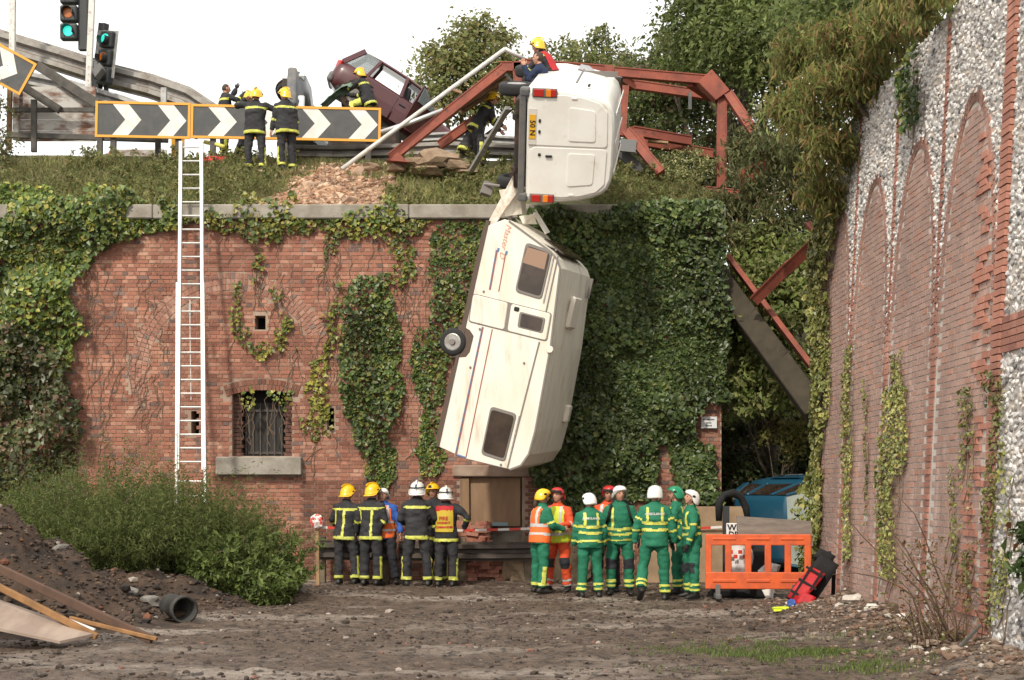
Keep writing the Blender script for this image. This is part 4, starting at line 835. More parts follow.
MB().tube([(.0, -.5, -.93), (.5, -.5, -.95), (1.6, -.3, -.95)], .04, 8).build('exhaust', M_under, van, local=True)
for x in (.95, 3.5):
    for s in (1, -1):
        wh = MB().disc_wheel((x, s * .80, -.98), (0, 1, 0), .31, .2, 24, .19).build('wheel', M_tyre, van, True, local=True); MB().disc_wheel((x, s * .83, -.98), (0, 1, 0), .195, .12, 18).build('rim', M_rim, wh, local=True)
vbox('side_rail', 1.9, .935, .06, 2.0, .03, .035, M_bump, van, .005); fixn(MB().prism([(2.7, .885, .33), (3.5, .92, .12), (3.55, .94, -.04), (2.7, .945, -.04)], (0, .02, 0)).build('cab_window', M_tint, van, local=True))
vbox('door_seam', 2.62, .90, .2, .02, .1, 1.0, M_trim, van, 0); vbox('fuel_flap', 1.0, .955, -.1, .2, .012, .2, M_van, van, .005); vbox('side_handle', .55, .95, .3, .22, .03, .04, M_tyre, van, .005)
fixn(MB().prism([(3.25, .78, .74), (3.72, .8, .35), (3.72, -.8, .35), (3.25, -.78, .74)], (.02, 0, .03)).build('windscreen', M_tint, van, local=True))
for y_ in (-.5, 0, .5): vbox('roof_rib', 2.0, y_, .786, 3.0, .05, .02, M_van, van, .006)
# ---------------------------------------------------------------- cars
def car(name, label, M, L, Wd, H, paint, hatch=True, open_door=False, glass=None, side=None, group=None, skip_glass=()):
    root = thing(name, label, 'car', matrix=M, group=group); w = Wd / 2; gl = glass or MATS['car_glass']
    st = [(-.5, .72, .42, .70), (-.485, .88, .30, .84), (-.44, .96, .24, .90), (-.33, 1, .20, .92), (0, 1, .18, .90), (.22, 1, .20, .88), (.36, .97, .22, .82), (.46, .88, .26, .70), (.495, .75, .34, .58)]
    k = H / 1.4; rings = []
    for t, ww, z0, z1 in st:
        a = w * ww; z0, z1 = z0 * k, z1 * k; h = z1 - z0
        half = [(a * .80, z0), (a * .96, z0 + h * .12), (a, z0 + h * .42), (a * .985, z0 + h * .62), (a * .95, z0 + h * .86), (a * .84, z1)]
        r_ = half + [(-y, z) for y, z in reversed(half)]; rings.append([Vector((t * L, y, z)) for y, z in r_])
    MB().rings(rings).build('body', paint, root, True, local=True)
    zb, zr = .88 * k, H; yb, yr = w * .86, w * .66
    xs = dict(rb=-.47 * L, rt=-.385 * L if hatch else -.22 * L, cb=-.30 * L, ct=-.27 * L, bb=-.06 * L, bt=-.08 * L, ab=.215 * L, at=.03 * L)
    def pt(x, t, s): return Vector((x, s * (yb + (yr - yb) * t), zb + (zr - zb) * t))
    rr = []
    for t in (0, .06, .25, .5, .75, .94, 1):
        x = xs['rt'] + (xs['at'] - xs['rt']) * t; dz = -.05 * (2 * t - 1) ** 4; rr.append([Vector((x, yr * q, zr + dz + z)) for q, z in ((1.0, -.05), (.97, -.01), (.8, .02), (0, .035), (-.8, .02), (-.97, -.01), (-1.0, -.05), (-.5, -.04), (.5, -.04))])
    MB().rings(rr).build('roof', paint, root, True, local=True)
    for s in (1, -1):
        for a, b, wd in (('ab', 'at', .06), ('bb', 'bt', .09), ('cb', 'ct', .08), ('rb', 'rt', .13)):
            MB().beam(pt(xs[a], -.03, s), pt(xs[b], .97, s), wd, .045, (0, s, .3)).build('pillar', paint, root, local=True, bevel=.012)
        for a, b, c, d in (('bb', 'ab', 'at', 'bt'), ('cb', 'bb', 'bt', 'ct'), ('rb', 'cb', 'ct', 'rt')):
            if (s, a) in skip_glass: continue
            fixn(MB().prism([pt(xs[a], .02, s), pt(xs[b], .02, s), pt(xs[c], .93, s), pt(xs[d], .93, s)], (0, -s * .008, 0)).build('side_window', side or gl, root, local=True))
        for x0, x1 in ((-.06, .2), (-.29, -.065)):
            dd = fixn(MB().prism([(x0 * L + .015, s * w * .997, .26 * k), (x1 * L - .015, s * w * .997, .26 * k), (x1 * L - .015, s * w * 1.004, .56 * k), (x1 * L - .01, s * w * .965, .84 * k), (x0 * L + .015, s * w * .965, .85 * k), (x0 * L + .015, s * w * 1.004, .56 * k)], (0, s * .008, 0)).build('door_skin', paint, root, local=True, bevel=.006))
            MB().box((x0 * L + .14, s * (w * 1.0 + .01), .70 * k), (.18, .03, .035)).build('handle', M_tyre, dd, local=True, bevel=.01)
        MB().box((-.478 * L, s * w * .70, .74 * k), (.14, .2, .30 * k), (0, -.15, -s * .5)).build('tail_light', MATS['red_lens'], root, local=True, bevel=.03)
        MB().box((.475 * L, s * w * .66, .60 * k), (.16, .36, .16), (0, 0, s * .35)).build('headlight', MATS['lamp_glass'], root, local=True, bevel=.03)
        MB().box((.13 * L, s * (w + .07), .93 * k), (.1, .16, .12)).build('door_mirror', paint, root, local=True, bevel=.03)
        for x in (-.31, .31):
            wh = MB().disc_wheel((x * L, s * (w - .09), .30), (0, 1, 0), .30, .19, 22, .19).build('wheel', M_tyre, root, True, local=True); MB().disc_wheel((x * L, s * (w - .07), .30), (0, 1, 0), .195, .16, 18).build('rim', M_rim, wh, local=True)
            MB().disc_wheel((x * L, s * (w - .02), .33), (0, 1, 0), .36, .05, 22).build('wheel_arch', M_under, root, local=True)
    fixn(MB().prism([pt(xs['ab'], 0, .93), pt(xs['ab'], 0, -.93), pt(xs['at'], .95, -.95), pt(xs['at'], .95, .95)], (.006, 0, .006)).build('windscreen', gl, root, local=True))
    fixn(MB().prism([pt(xs['rb'], .02, .85), pt(xs['rb'], .02, -.85), pt(xs['rt'], .92, -.9), pt(xs['rt'], .92, .9)], (-.006, 0, .004)).build('rear_window', gl, root, local=True))
    MB().box((-.49 * L, 0, .42 * k), (.16, Wd * .90, .26)).build('rear_bumper', M_bump, root, local=True, bevel=.07, seg=3); MB().box((.485 * L, 0, .38 * k), (.18, Wd * .88, .24)).build('front_bumper', M_bump, root, local=True, bevel=.07, seg=3)
    MB().box((0, 0, .2 * k), (L * .86, Wd * .78, .12)).build('underside', M_under, root, local=True); MB().box((-.02 * L, 0, .55 * k), (L * .44, Wd * .8, .5)).build('interior', M_under, root, local=True)
    for s in (1, -1): MB().box((-.03 * L, s * .35, .9 * k), (.16, .42, .6), (0, -.2, 0)).build('seat', mat('seat_cloth', (.03, .03, .034), .9), root, local=True, bevel=.06, seg=2)
    return root
mat('car_glass', (.30, .35, .36), .08, spec=.7, alpha=.42); mat('lamp_glass', (.62, .63, .63), .15, spec=.7)
M_maroon = mat('maroon_paint', (.085, .018, .022), .35, col2=(.065, .015, .018), vscale=2, spec=.5, coat=.4)
M_blueP = mat('teal_blue_paint', (.012, .075, .13), .3, spec=.5, coat=.5); M_darkP = mat('charcoal_paint', (.045, .05, .055), .4, coat=.3)
def frame(loc, yaw, pitch, roll): return Matrix.Translation(loc) @ Matrix.Rotation(yaw, 4, 'Z') @ Matrix.Rotation(pitch, 4, 'Y') @ Matrix.Rotation(roll, 4, 'X')
mc = car('hatchback_car', 'smashed maroon hatchback tipped nose down on the guard rail', frame(P(405, 112, 35.2), R(10), R(30), R(9)) @ Matrix.Translation((0, 0, -.72)), 3.95, 1.64, 1.42, M_maroon, skip_glass=((-1, 'bb'), (-1, 'cb'), (1, 'cb')))
Mm = W(mc); dd = MB().prism([(.80, -.86, .25), (-.12, -.95, .25), (-.12, -.97, .86), (.0, -.80, 1.36), (.12, -.78, 1.36), (.82, -.84, .88)], (0, .05, 0))
ang = Matrix.Translation((.8, -.84, 0)) @ Matrix.Rotation(R(38), 4, 'Z') @ Matrix.Translation((-.8, .84, 0)); dd.v = [ang @ q for q in dd.v]; od = fixn(dd.build('open_door', M_maroon, mc, local=True, bevel=.015))
dd = MB().prism([(.70, -.862, .92), (-.06, -.975, .92), (.02, -.83, 1.30), (.12, -.80, 1.31)], (0, -.02, 0)); dd.v = [ang @ q for q in dd.v]; fixn(dd.build('door_glass', MATS['car_glass'], od, local=True))
ovf = Vector((.12, -.77, .62)).normalized(); ovu = Vector((1, 0, .1)); ovu = (ovu - ovf * ovu.dot(ovf)).normalized(); MO = Matrix((ovf, ovu.cross(ovf), ovu)).transposed().to_4x4(); MO.translation = Vector((-6.05, 35.9, 10.45))
car('overturned_car', 'dark car on its side behind the chevron boards with its wheel in the air', MO, 3.9, 1.68, 1.5, M_darkP)
car('blue_car', 'dark blue car lying on its side behind the orange barrier', frame(Vector((5.62, 25.7, 1.02)), R(-64), 0, R(93)) @ Matrix.Translation((0, 0, -.75)), 4.0, 1.9, 1.55, M_blueP, side=M_tint, glass=mat('pale_sky_windscreen', (.36, .40, .36), .25, col2=(.28, .32, .29), vscale=3, spec=.6))  # pale glass colour: the sky's reflection is painted in
# ================================================================ red steel bridge frame
M_steel = mat('red_oxide_steel', (.30, .082, .050), .7, col2=(.21, .058, .040), vscale=2.2, vlo=.38, vhi=.62, col3=(.10, .05, .036), v3=6, lo3=.55, hi3=.72, bump=.3, bscale=14)
gird = thing('bridge_girder_frame', 'buckled red steel bridge girders standing on the bank behind the van', 'girder', tuple(P(560, 165, 30)))
def ib(a, b, da, db, w=.17, h=.2, name='girder', m=None, par=None):
    A, Bp_ = P(a[0], a[1], da), P(b[0], b[1], db); o = MB(); d = (Bp_ - A).normalized(); u = d.cross(Vector((0, 1, 0))).normalized()
    o.beam(A, Bp_, .02, h - .03, u); o.beam(A + u * h / 2, Bp_ + u * h / 2, w, .022, u); o.beam(A - u * h / 2, Bp_ - u * h / 2, w, .022, u)
    # join web and flanges into one closed section
    s = MB(); t = .024; x = d.cross(u).normalized(); hw, hh = w / 2, h / 2
    sec = [(-hw, -hh), (hw, -hh), (hw, -hh + t), (hw - .018, -hh + t), (hw - .018, hh - t), (hw, hh - t), (hw, hh), (-hw, hh), (-hw, hh - t), (-hw + .018, hh - t), (-hw + .018, -hh + t), (-hw, -hh + t)]
    s.rings([[A + x * p + u * q for p, q in sec], [Bp_ + x * p + u * q for p, q in sec]]); return fixn(s.build(name, m or M_steel, par or gird))
for g in (((391, 158), (504, 68), 29.5, 30), ((500, 67), (521, 67), 30, 30), ((517, 62), (519, 104), 30, 30), ((521, 64), (612, 71), 30, 30.2), ((609, 66), (609, 94), 29.9, 29.9), ((545, 79), (606, 84), 31.5, 31.5),
          ((614, 72), (706, 80), 30.2, 30.5), ((614, 82), (712, 96), 31.5, 31.5), ((624, 86), (621, 136), 30, 30), ((626, 131), (661, 173), 30, 29.6), ((632, 131), (690, 141), 30.1, 30.8), ((640, 141), (712, 154), 30.8, 31.2), ((612, 74), (632, 86), 30.3, 31.4), ((690, 82), (712, 97), 30.5, 31.4),
          ((722, 90), (721, 192), 30.4, 30.2), ((728, 94), (772, 160), 30.3, 29.5), ((772, 158), (800, 205), 29.5, 28.5), ((703, 191), (748, 196), 30.2, 29.8), ((440, 145), (478, 118), 32.2, 31.8)):
    ib(*g)
fixn(MB().prism([P(*q, 30.2) for q in ((698, 82), (712, 69), (730, 90), (716, 100))], (0, .3, 0)).build('knee_plate', M_steel, gird, bevel=.01))
fixn(MB().prism([P(*q, 29.4) for q in ((386, 160), (398, 152), (408, 162))], (0, .25, 0)).build('foot_plate', M_steel, gird))
fixn(MB().prism([P(*q, 30) for q in ((625, 128), (640, 130), (650, 150), (628, 145))], (0, .05, 0)).build('gusset_plate', M_steel, gird))
fixn(MB().prism([P(*q, 29.4) for q in ((738, 170), (768, 158), (776, 176), (742, 190))], (0, .05, 0)).build('bent_plate', M_steel, gird))
for a, b in (((596, 108), (612, 108)),): MB().box(P(628, 146, 29.8), (.34, .1, .26), (0, .1, 0)).build('steel_plate', mat('grey_sheet', (.16, .165, .165), .6), gird)
MB().box(P(690, 101, 31.3), (.07, .07, .38)).build('hanger', M_bump, gird)
fixn(MB().prism([P(*q, 30) for q in ((618, 142), (650, 172), (636, 173), (612, 150))], (0, .08, 0)).build('torn_sheet', mat('dark_sheet', (.07, .07, .07), .7), gird))
M_timb = mat('pale_timber', (.36, .23, .12), .8, col2=(.25, .155, .085), vscale=4)
def bar(name, label, cat, a, b, da, db, w, h, m, group=None): o = MB().beam(P(a[0], a[1], da), P(b[0], b[1], db), w, h).build(name, m, None, bevel=.006); tag(o, label, cat, group); return o
bar('timber_plank', 'short pale plank lodged in the lower red girders', 'plank', (648, 141), (668, 143), 30.4, 30.4, .12, .05, M_timb)
# leaning roof of corrugated sheet under the gable
sh = thing('corrugated_sheet', 'tilted corrugated metal sheet on timbers under the red gable', 'sheet', tuple(P(480, 95, 30.5)))
q0, q1, q2, q3 = P(452, 100, 30.2), P(503, 70, 30.2), P(512, 80, 32), P(462, 112, 32); cvs = []; N_ = 40
for j in (0, 1):
    for i in range(N_ + 1):
        t = i / N_; p = (q0.lerp(q1, t) if j == 0 else q3.lerp(q2, t)); cvs.append(p + Vector((0, 0, .02 * math.cos(i * math.pi))))
o = mk('metal_sheet', [tuple(p) for p in cvs], [(i, i + 1, N_ + 2 + i, N_ + 1 + i) for i in range(N_)], mat('galvanised_sheet', (.20, .195, .19), .5, metal=.3, col2=(.14, .13, .12), vscale=3), sh); sm = o.modifiers.new('t', 'SOLIDIFY'); sm.thickness = .012
for t in (.12, .5, .85): MB().beam(q0.lerp(q3, t) + Vector((0, 0, -.06)), q1.lerp(q2, t) + Vector((0, 0, -.06)), .06, .09).build('batten', M_timb, sh)
# poles
M_alu = mat('bare_aluminium', (.62, .63, .63), .35, metal=.5); M_galv = mat('galvanised_steel', (.36, .36, .355), .5, metal=.4, col2=(.26, .25, .24), vscale=6)
def pole(label, pts, r, m, name='metal_pole', cat='pole', group=None): o = MB().tube(pts, r, 8).build(name, m, None, True); tag(o, label, cat, group); return o
pole('long white pole leaning from the bank up to the gable tip', [P(342, 169, 28.8), P(505, 49, 30)], .045, mat('white_pole', (.68, .67, .64), .5, col2=(.5, .48, .45), vscale=5))
pole('short silver bar sloping down from the gable tip', [P(505, 49, 30.1), P(527, 61, 30.4)], .05, M_alu, 'metal_bar')
pole('bent silver strip lying across the maroon car and the girder', [P(381, 132, 31.5), P(412, 122, 31.5), P(443, 110, 31.5)], .05, M_alu, 'metal_strip')
bar('steel_prop', 'grey steel prop braced against the underside of the van', 'prop', (471, 171), (508, 108), 27.6, 24.9, .1, .07, M_galv)
bar('timber_plank', 'short timber stuck above the girder beside the maroon car', 'plank', (448, 88), (462, 93), 31, 31, .09, .06, M_timb)
# ---------------------------------------------------------------- fallen bridge deck beam in the gap
bm = thing('fallen_deck_beam', 'fallen bridge beam slanting down across the gap to the flint wall', 'beam', tuple(P(770, 330, 26)))
A, Bq = P(722, 268, 27.4), P(822, 402, 24.6); d = (Bq - A).normalized(); u = Vector((1, 0, .78)).normalized()
fixn(MB().beam(A + Vector((-.05, 0, -.25)), Bq + Vector((-.05, 0, -.25)), .5, .42, u).build('concrete_beam', mat('mossy_concrete', (.060, .048, .032), .9, col2=(.04, .033, .022), vscale=2.5, bump=.4, bscale=30, col3=(.085, .07, .046), v3=4, lo3=.6, hi3=.75), bm, bevel=.02))
fixn(MB().beam(A + u * .20 + Vector((0, -.05, .02)), Bq + u * .20 + Vector((0, -.05, .02)), .34, .09, u).build('steel_flange', M_steel, bm))
for t in (.3, .62): MB().box(A.lerp(Bq, t) + Vector((-.05, -.28, -.25)), (.06, .06, .42), (0, R(40), 0)).build('stiffener', MATS['mossy_concrete'], bm)
fr = thing('dangling_girder', 'red girder piece hanging among the buddleia by the flint wall', 'girder', tuple(P(790, 270, 26)))
ib((755, 300), (790, 265), 25.8, 25, .14, .2, 'girder', None, fr); ib((788, 268), (822, 236), 25, 24, .14, .2, 'girder', None, fr); ib((808, 224), (822, 240), 24.2, 23.6, .1, .1, 'brace', None, fr)
# ================================================================ road furniture along the bank top
M_rail = mat('crash_barrier_steel', (.30, .285, .265), .55, metal=.35, col2=(.21, .185, .165), vscale=3, col3=(.11, .085, .07), v3=4, lo3=.58, hi3=.72)
M_raild = mat('dirty_barrier', (.075, .062, .055), .6, col2=(.12, .095, .08), vscale=4, metal=.2)
M_grey = mat('weathered_post', (.11, .10, .09), .85, col2=(.07, .065, .06), vscale=5)
def wbeam(pts, up, hgt=.33, m=None, name='rail', parent=None, dep=.085):
    sec = [(-.5, 0), (-.42, .0), (-.34, 1), (-.16, 1), (-.08, .15), (.08, .15), (.16, 1), (.34, 1), (.42, 0), (.5, 0)]; pts = [Vector(p) for p in pts]; rings = []; up = Vector(up).normalized()
    for i, p in enumerate(pts):
        d = (pts[min(i + 1, len(pts) - 1)] - pts[max(i - 1, 0)]).normalized(); n = d.cross(up).normalized(); u = n.cross(d).normalized()
        if n.y > 0: n = -n
        a = [p + u * q * hgt + n * e * dep for q, e in sec]; b = [p + u * q * hgt + n * (e * dep - .012) for q, e in reversed(sec)]; rings.append(a + b)
    o = fixn(MB().rings(rings).build(name, m or M_rail, parent)); return o
def rail_thing(label, pts, up, hgt, posts, m, D_, group=None, name='guard_rail'):
    r = thing(name, label, 'guard rail', tuple(pts[0] - Vector((0, 0, .4))), group=group); wbeam(pts, up, hgt, m, 'rail', r, .15)
    for p in posts: MB().box(p, (.11, .13, .75)).build('post', M_grey, r, bevel=.008)
    return r
rail_thing('long double crash barrier running behind the chevron boards to the van', [P(x, y, 33) for x, y in ((285, 152), (340, 153), (400, 151), (450, 149), (520, 152), (645, 158))], (0, 0, 1), .36, [P(x, 160, 33.15) for x in (330, 440, 560, 640)], M_rail, 33)
rail_thing('upper strip of crash barrier bent beside the bending firefighter', [P(x, y, 33.4) for x, y in ((418, 139), (450, 137), (500, 141), (520, 142))], (0, 0, 1), .26, [], M_galv, 33)
rail_thing('long crash barrier buckled up into the air behind the tilted chevron board', [P(x, y, 35) for x, y in ((-60, 22), (0, 42), (60, 60), (110, 76), (150, 86), (185, 98), (215, 118))], (.25, 0, 1), .62, [P(x, y, 35.2) for x, y in ((12, 60), (164, 95))], M_rail, 35)
rail_thing('second crash barrier sagging below the buckled one', [P(x, y, 34.4) for x, y in ((-50, 58), (20, 78), (70, 88), (120, 103), (200, 132))], (.2, 0, 1), .4, [], M_galv, 34)
bar('dark_timber', 'dark charred timber slanting under the tilted chevron board', 'timber', (38, 66), (98, 104), 33.4, 33.2, .16, .22, M_grey); bar('dark_timber', 'dark broken timber lying across the peeling white hoarding', 'timber', (22, 86), (60, 110), 33.0, 33.0, .14, .18, M_grey)
# chevron boards
M_chk = mat('chevron_black', (.055, .058, .06), .5, col2=(.075, .075, .075), vscale=5); M_chw = mat('chevron_white', (.72, .70, .66), .45, col2=(.62, .60, .56), vscale=4); M_chy = mat('chevron_border', (.72, .33, .035), .45)
def chevboard(label, corner, D, w_px, h_px, rot, n, first, step, group=None):
    s = D / F; w, h = w_px * s, h_px * s; M = Matrix.Translation(P(corner[0], corner[1], D)) @ Matrix.Rotation(rot, 4, 'Y')
    b = thing('chevron_board', label, 'road sign', matrix=M)          # local x right, z up, origin at the lower left corner, facing -y
    MB().box((w / 2, .02, h / 2), (w, .04, h)).build('board', M_chk, b, local=True)
    bw = .055
    for c, sz in (((w / 2, -.008, bw / 2), (w, .02, bw)), ((w / 2, -.008, h - bw / 2), (w, .02, bw)), ((bw / 2, -.0075, h / 2), (bw, .02, h - 2 * bw)), ((w - bw / 2, -.0075, h / 2), (bw, .02, h - 2 * bw))): MB().box(c, sz).build('border', M_chy, b, local=True)
    for k in range(n):
        x = (first + step * k) * s; t = .37; a = .30; z0, z1 = bw, h - bw; zm = h / 2
        fixn(MB().prism([(x, -.006, z1), (x + t, -.006, z1), (x + t + a, -.006, zm), (x + t, -.006, z0), (x, -.006, z0), (x + a, -.006, zm)], (0, .003, 0)).build('chevron', M_chw, b, local=True))
    return b
b1 = chevboard('short chevron board with two white arrows behind the ladder top', (95, 137), 32.3, 95, 36, R(1.2), 2, 17, 45)
b2 = chevboard('long chevron board with four white arrows on the bank', (190.5, 138), 32.3, 190, 34, R(1.2), 4, 17, 47)
b3 = chevboard('chevron board wrenched up at an angle beside the white posts', (-66, 48), 32.0, 98, 36, R(29), 2, 10, 46)
for b, xs_ in ((b1, (.4, 1.9)), (b2, (.5, 2.2, 4.1))):
    for x in xs_: MB().box((x, .1, -.25), (.12, .12, 1.1)).build('post', M_grey, b, local=True)
for x in (.9,): MB().box((x, .09, .1), (.1, .1, 1.6)).build('post', M_galv, b3, local=True)
# peeling white hoarding, left
hd = thing('hoarding', 'peeling white board hoarding with dark rails behind the bank', 'hoarding', tuple(P(55, 150, 33.2)))
M_peel = mat('peeling_white_boards', (.50, .48, .45), .8, col2=(.17, .085, .055), vscale=1.6, vlo=.46, vhi=.62, stretch=(1, 1, 2.2), bump=.3)
for i in range(5): y0 = 92 + i * 11; MB().box(P(56, y0, 33.4), (1.9, .04, .25)).build('board', M_peel, hd)
MB().beam(P(8, 110, 33.1), P(95, 110, 33.1), .08, .1).build('rail', M_grey, hd); MB().beam(P(8, 135, 33.1), P(168, 140, 33.1), .1, .12).build('rail', M_grey, hd)
for x, y0, y1 in ((34, 100, 152), (100, 136, 156), (158, 138, 160)): MB().beam(P(x, y1, 33.0), P(x, y0, 33.0), .12, .1).build('post', M_grey, hd)
MB().beam(P(10, 86, 33.3), P(9, 150, 33.3), .1, .1).build('post', mat('rusty_post', (.20, .10, .05), .8), hd); MB().beam(P(17, 84, 33.3), P(16, 140, 33.3), .14, .1).build('post', M_peel, hd)
o = MB().box(P(178, 148, 33.2), (.3, .06, .5)).build('yellow_board', mat('yellow_board', (.65, .33, .02), .5), None); tag(o, 'small yellow panel under the chevron boards by the ladder top', 'panel')
o = MB().box(P(140, 157, 33.6), (1.3, .05, .35)).build('white_board', M_peel, None); tag(o, 'low white board lying behind the grass under the short chevron board', 'board')
o = fixn(MB().prism([P(111, 148, 33), P(114, 152, 33), P(111.5, 156, 33), P(108, 153, 33)], (0, .04, 0)).build('red_reflector', mat('red_plastic', (.62, .03, .02), .4), None)); tag(o, 'tiny red diamond reflector in the grass under the chevron board', 'reflector')
# white posts and traffic lights
M_wp = mat('flaking_white_post', (.62, .60, .57), .7, col2=(.36, .32, .28), vscale=8, vlo=.52, vhi=.66)
for label, a, b in (('flaking white post rising behind the tilted chevron board', (13, -20), (12, 100)), ('flaking white post in front of the broken traffic light', (93, -20), (87.5, 110)), ('grey steel post carrying the buckled barrier end', (164, 88), (163.5, 130))): tag(MB().beam(P(a[0], a[1], 33.8), P(b[0], b[1], 33.8), .13, .11).build('white_post', M_wp if 'white' in label else M_galv, None), label, 'post')
mat('green_lens', (.02, .50, .40), .25, spec=.6, emit=.9); mat('amber_signal', (.42, .11, .01), .25, spec=.6); M_sig = mat('signal_black', (.03, .034, .036), .5)
def signal(label, M, lit=True):
    t = thing('traffic_light', label, 'traffic light', matrix=M)      # origin at the foot of the head, lenses face -y
    MB().box((.14, .10, .55), (.22, .16, 1.6)).build('backing_post', M_sig, t, local=True, bevel=.01)
    for z, m_ in ((.16, 'green_lens'), (.60, 'amber_signal'), (1.04, 'red_lens')):
        h = MB().box((-.17, 0, z), (.42, .22, .40)).build('signal_box', M_sig, t, local=True, bevel=.05, seg=3)
        MB().disc_wheel((-.17, -.11, z), (0, 1, 0), .125, .03, 20).build('lens', MATS[m_], h, local=True)
        hood = []; 
        for k in range(13): a = math.pi * (-.15 + 1.3 * k / 12); hood.append((math.cos(a) * .14, math.sin(a) * .14))
        ho = MB(); ho.rings([[Vector((-.17 + x, -.10, z + q)) for x, q in hood], [Vector((-.17 + x, -.26, z + q)) for x, q in hood]], False); ho.f = [f for i, f in enumerate(ho.f) if (i + 1) % 13]; o = ho.build('hood', M_sig, h, local=True); o.modifiers.new('t', 'SOLIDIFY').thickness = .008
    return t
Ms = Matrix.Translation(P(76.5, 39, 34.0)); s1 = signal('upright traffic light with amber and green lamps above the barrier', Ms)
MB().tube([(.32, .1, -1.6), (.32, .1, 1.8)], .05, 8).build('pole', M_sig, s1, local=True)
Ms = Matrix.Translation(P(104, 33, 34.4)) @ Matrix.Rotation(R(192), 4, 'Y') @ Matrix.Rotation(R(28), 4, 'Z') @ Matrix.Rotation(R(-8), 4, 'X')
s2 = signal('knocked over traffic light with grey backboard behind a white post', Ms)
MB().box((-.1, .03, .5), (.72, .03, 1.15)).build('backboard', M_galv, s2, local=True, bevel=.02); MB().tube([(-.1, .1, .9), (-.1, .3, 2.2)], .06, 8).build('pole', M_sig, s2, local=True)
o = fixn(MB().prism([P(*q, 33.6) for q in ((91, 70), (99, 62), (103, 68), (95, 78))], (0, .3, 0)).build('broken_lamp_box', M_bump, None, bevel=.02)); tag(o, 'broken lamp housing hanging over the buckled barrier', 'lamp')
# ---------------------------------------------------------------- ladder
ld = thing('extending_ladder', 'white extending ladder leaning against the brick wall up to the bank', 'ladder', tuple(P(190, 500, 24.9)))
M_lad = mat('ladder_alloy', (.60, .60, .585), .45, metal=.35, col2=(.46, .455, .44), vscale=9, vlo=.45, vhi=.65)
def lad(x0t, x1t, yt, Dt, x0b, x1b, yb, Db, n, w):
    for a, b in ((x0t, x0b), (x1t, x1b)): MB().beam(P(b, yb, Db), P(a, yt, Dt), w, .085, (0, -1, .1)).build('stile', M_lad, ld)
    for i in range(n):
        t = (i + .6) / n
        if n < 20 and t > .13: continue
        D_ = Db + (Dt - Db) * t; MB().tube([P(x0b + (x0t - x0b) * t, yb + (yt - yb) * t, D_), P(x1b + (x1t - x1b) * t, yb + (yt - yb) * t, D_)], .017, 6).build('rung', M_lad, ld)
lad(181, 201.5, 142, 26.35, 178, 203.5, 470, 25.2, 24, .055)
lad(177.5, 203.5, 283, 25.85, 176.5, 205.5, 505, 25.05, 15, .04)
MB().box(P(190, 310, 25.85), (.05, .06, .22)).build('rope_cleat', M_galv, ld)
MB().tube([P(190, 300, 25.8), P(190, 330, 25.7), P(191, 400, 25.5)], .008, 5).build('rope', M_wp, ld)
# ---------------------------------------------------------------- stones, bags and oddments on the bank top
def lump(name, label, cat, c, r, m, seed, parent=None, sub=2, group=None):
    bm_ = bmesh.new(); bmesh.ops.create_icosphere(bm_, subdivisions=sub, radius=1.0); v = np.array([q.co[:] for q in bm_.verts]); f = [[w.index for w in q.verts] for q in bm_.faces]; bm_.free()
    k = 1 + (.28 if 'stone' not in name else .5) * fbm(v[:, 0] * 1.7 + seed, v[:, 1] * 1.7, v[:, 2] * 1.7); v = np.sign(v) * np.abs(v) ** .75 * k[:, None]
    o = mk(name, v * np.array(r) + np.array(c), f, m, parent); 
    if label: tag(o, label, cat, group)
    return o
M_rock = mat('rubble_stone', (.30, .22, .15), .95, col2=(.22, .15, .10), vscale=5, bump=.6, bscale=30)
for i, (x, y, r, l) in enumerate(((415, 164, .28, 'rough stone block leaning on the girder foot'), (437, 160, .42, 'big flat slab of broken masonry beside the girder foot'), (425, 170, .3, 'lump of brown masonry below the flat slab'), (398, 168, .2, 'small rubble lump under the foot plate'), (455, 166, .25, 'rubble lump beyond the flat slab'), (372, 167, .18, 'small stone on the bare earth near the white pole'), (466, 170, .2, 'reddish rubble lump at the foot of the steel prop'))):
    p = P(x, y, 29.7); lump('rubble_stone', l, 'stone', p, (r, r * .8, r * .45), M_rock, i * 3.1)
lump('red_bag', 'red kit bag on the bank behind the two standing firefighters', 'bag', P(216, 162, 31.6), (.26, .15, .13), mat('red_cloth', (.55, .03, .03), .7), 4)
lump('green_cloth', 'crumpled green sheet on the bank behind the firefighters', 'cloth', P(250, 160, 31.9), (.3, .12, .06), mat('green_cloth', (.05, .28, .2), .7), 8)
o = MB().tube([P(205, 142, 32.6), P(215, 144, 32.4), P(224, 147, 32.2)], .05, 7).build('yellow_hose', mat('yellow_hose', (.62, .55, .12), .6), None, True); tag(o, 'pale yellow hose draped under the chevron board', 'hose')
gv, gf = [], []; NU, NV = 16, 7
for a in range(NU):
    for b in range(NV):
        t, w_ = a / (NU - 1), b / (NV - 1) - .5; c_ = P(323 + 31 * t, 106 - 22 * t - 5 * math.sin(t * 3), 33.9 - .2 * t); k_ = float(fbm(t * 5, w_ * 4, 2, 3))
        gv.append((c_.x + w_ * .12 + k_ * .04, c_.y + w_ * .3, c_.z + .08 * k_ - abs(w_) * .22 * (.5 + t * .5)))
gf = [(a * NV + b, a * NV + b + 1, (a + 1) * NV + b + 1, (a + 1) * NV + b) for a in range(NU - 1) for b in range(NV - 1)]
o = mk('green_tarpaulin', gv, gf, mat('green_canvas', (.15, .21, .16), .85, bump=.5, bscale=20, col2=(.10, .15, .115), vscale=5), None, True); o.modifiers.new('t', 'SOLIDIFY').thickness = .015; tag(o, 'dull green canvas sheet pulled over the back of the maroon car', 'tarpaulin')
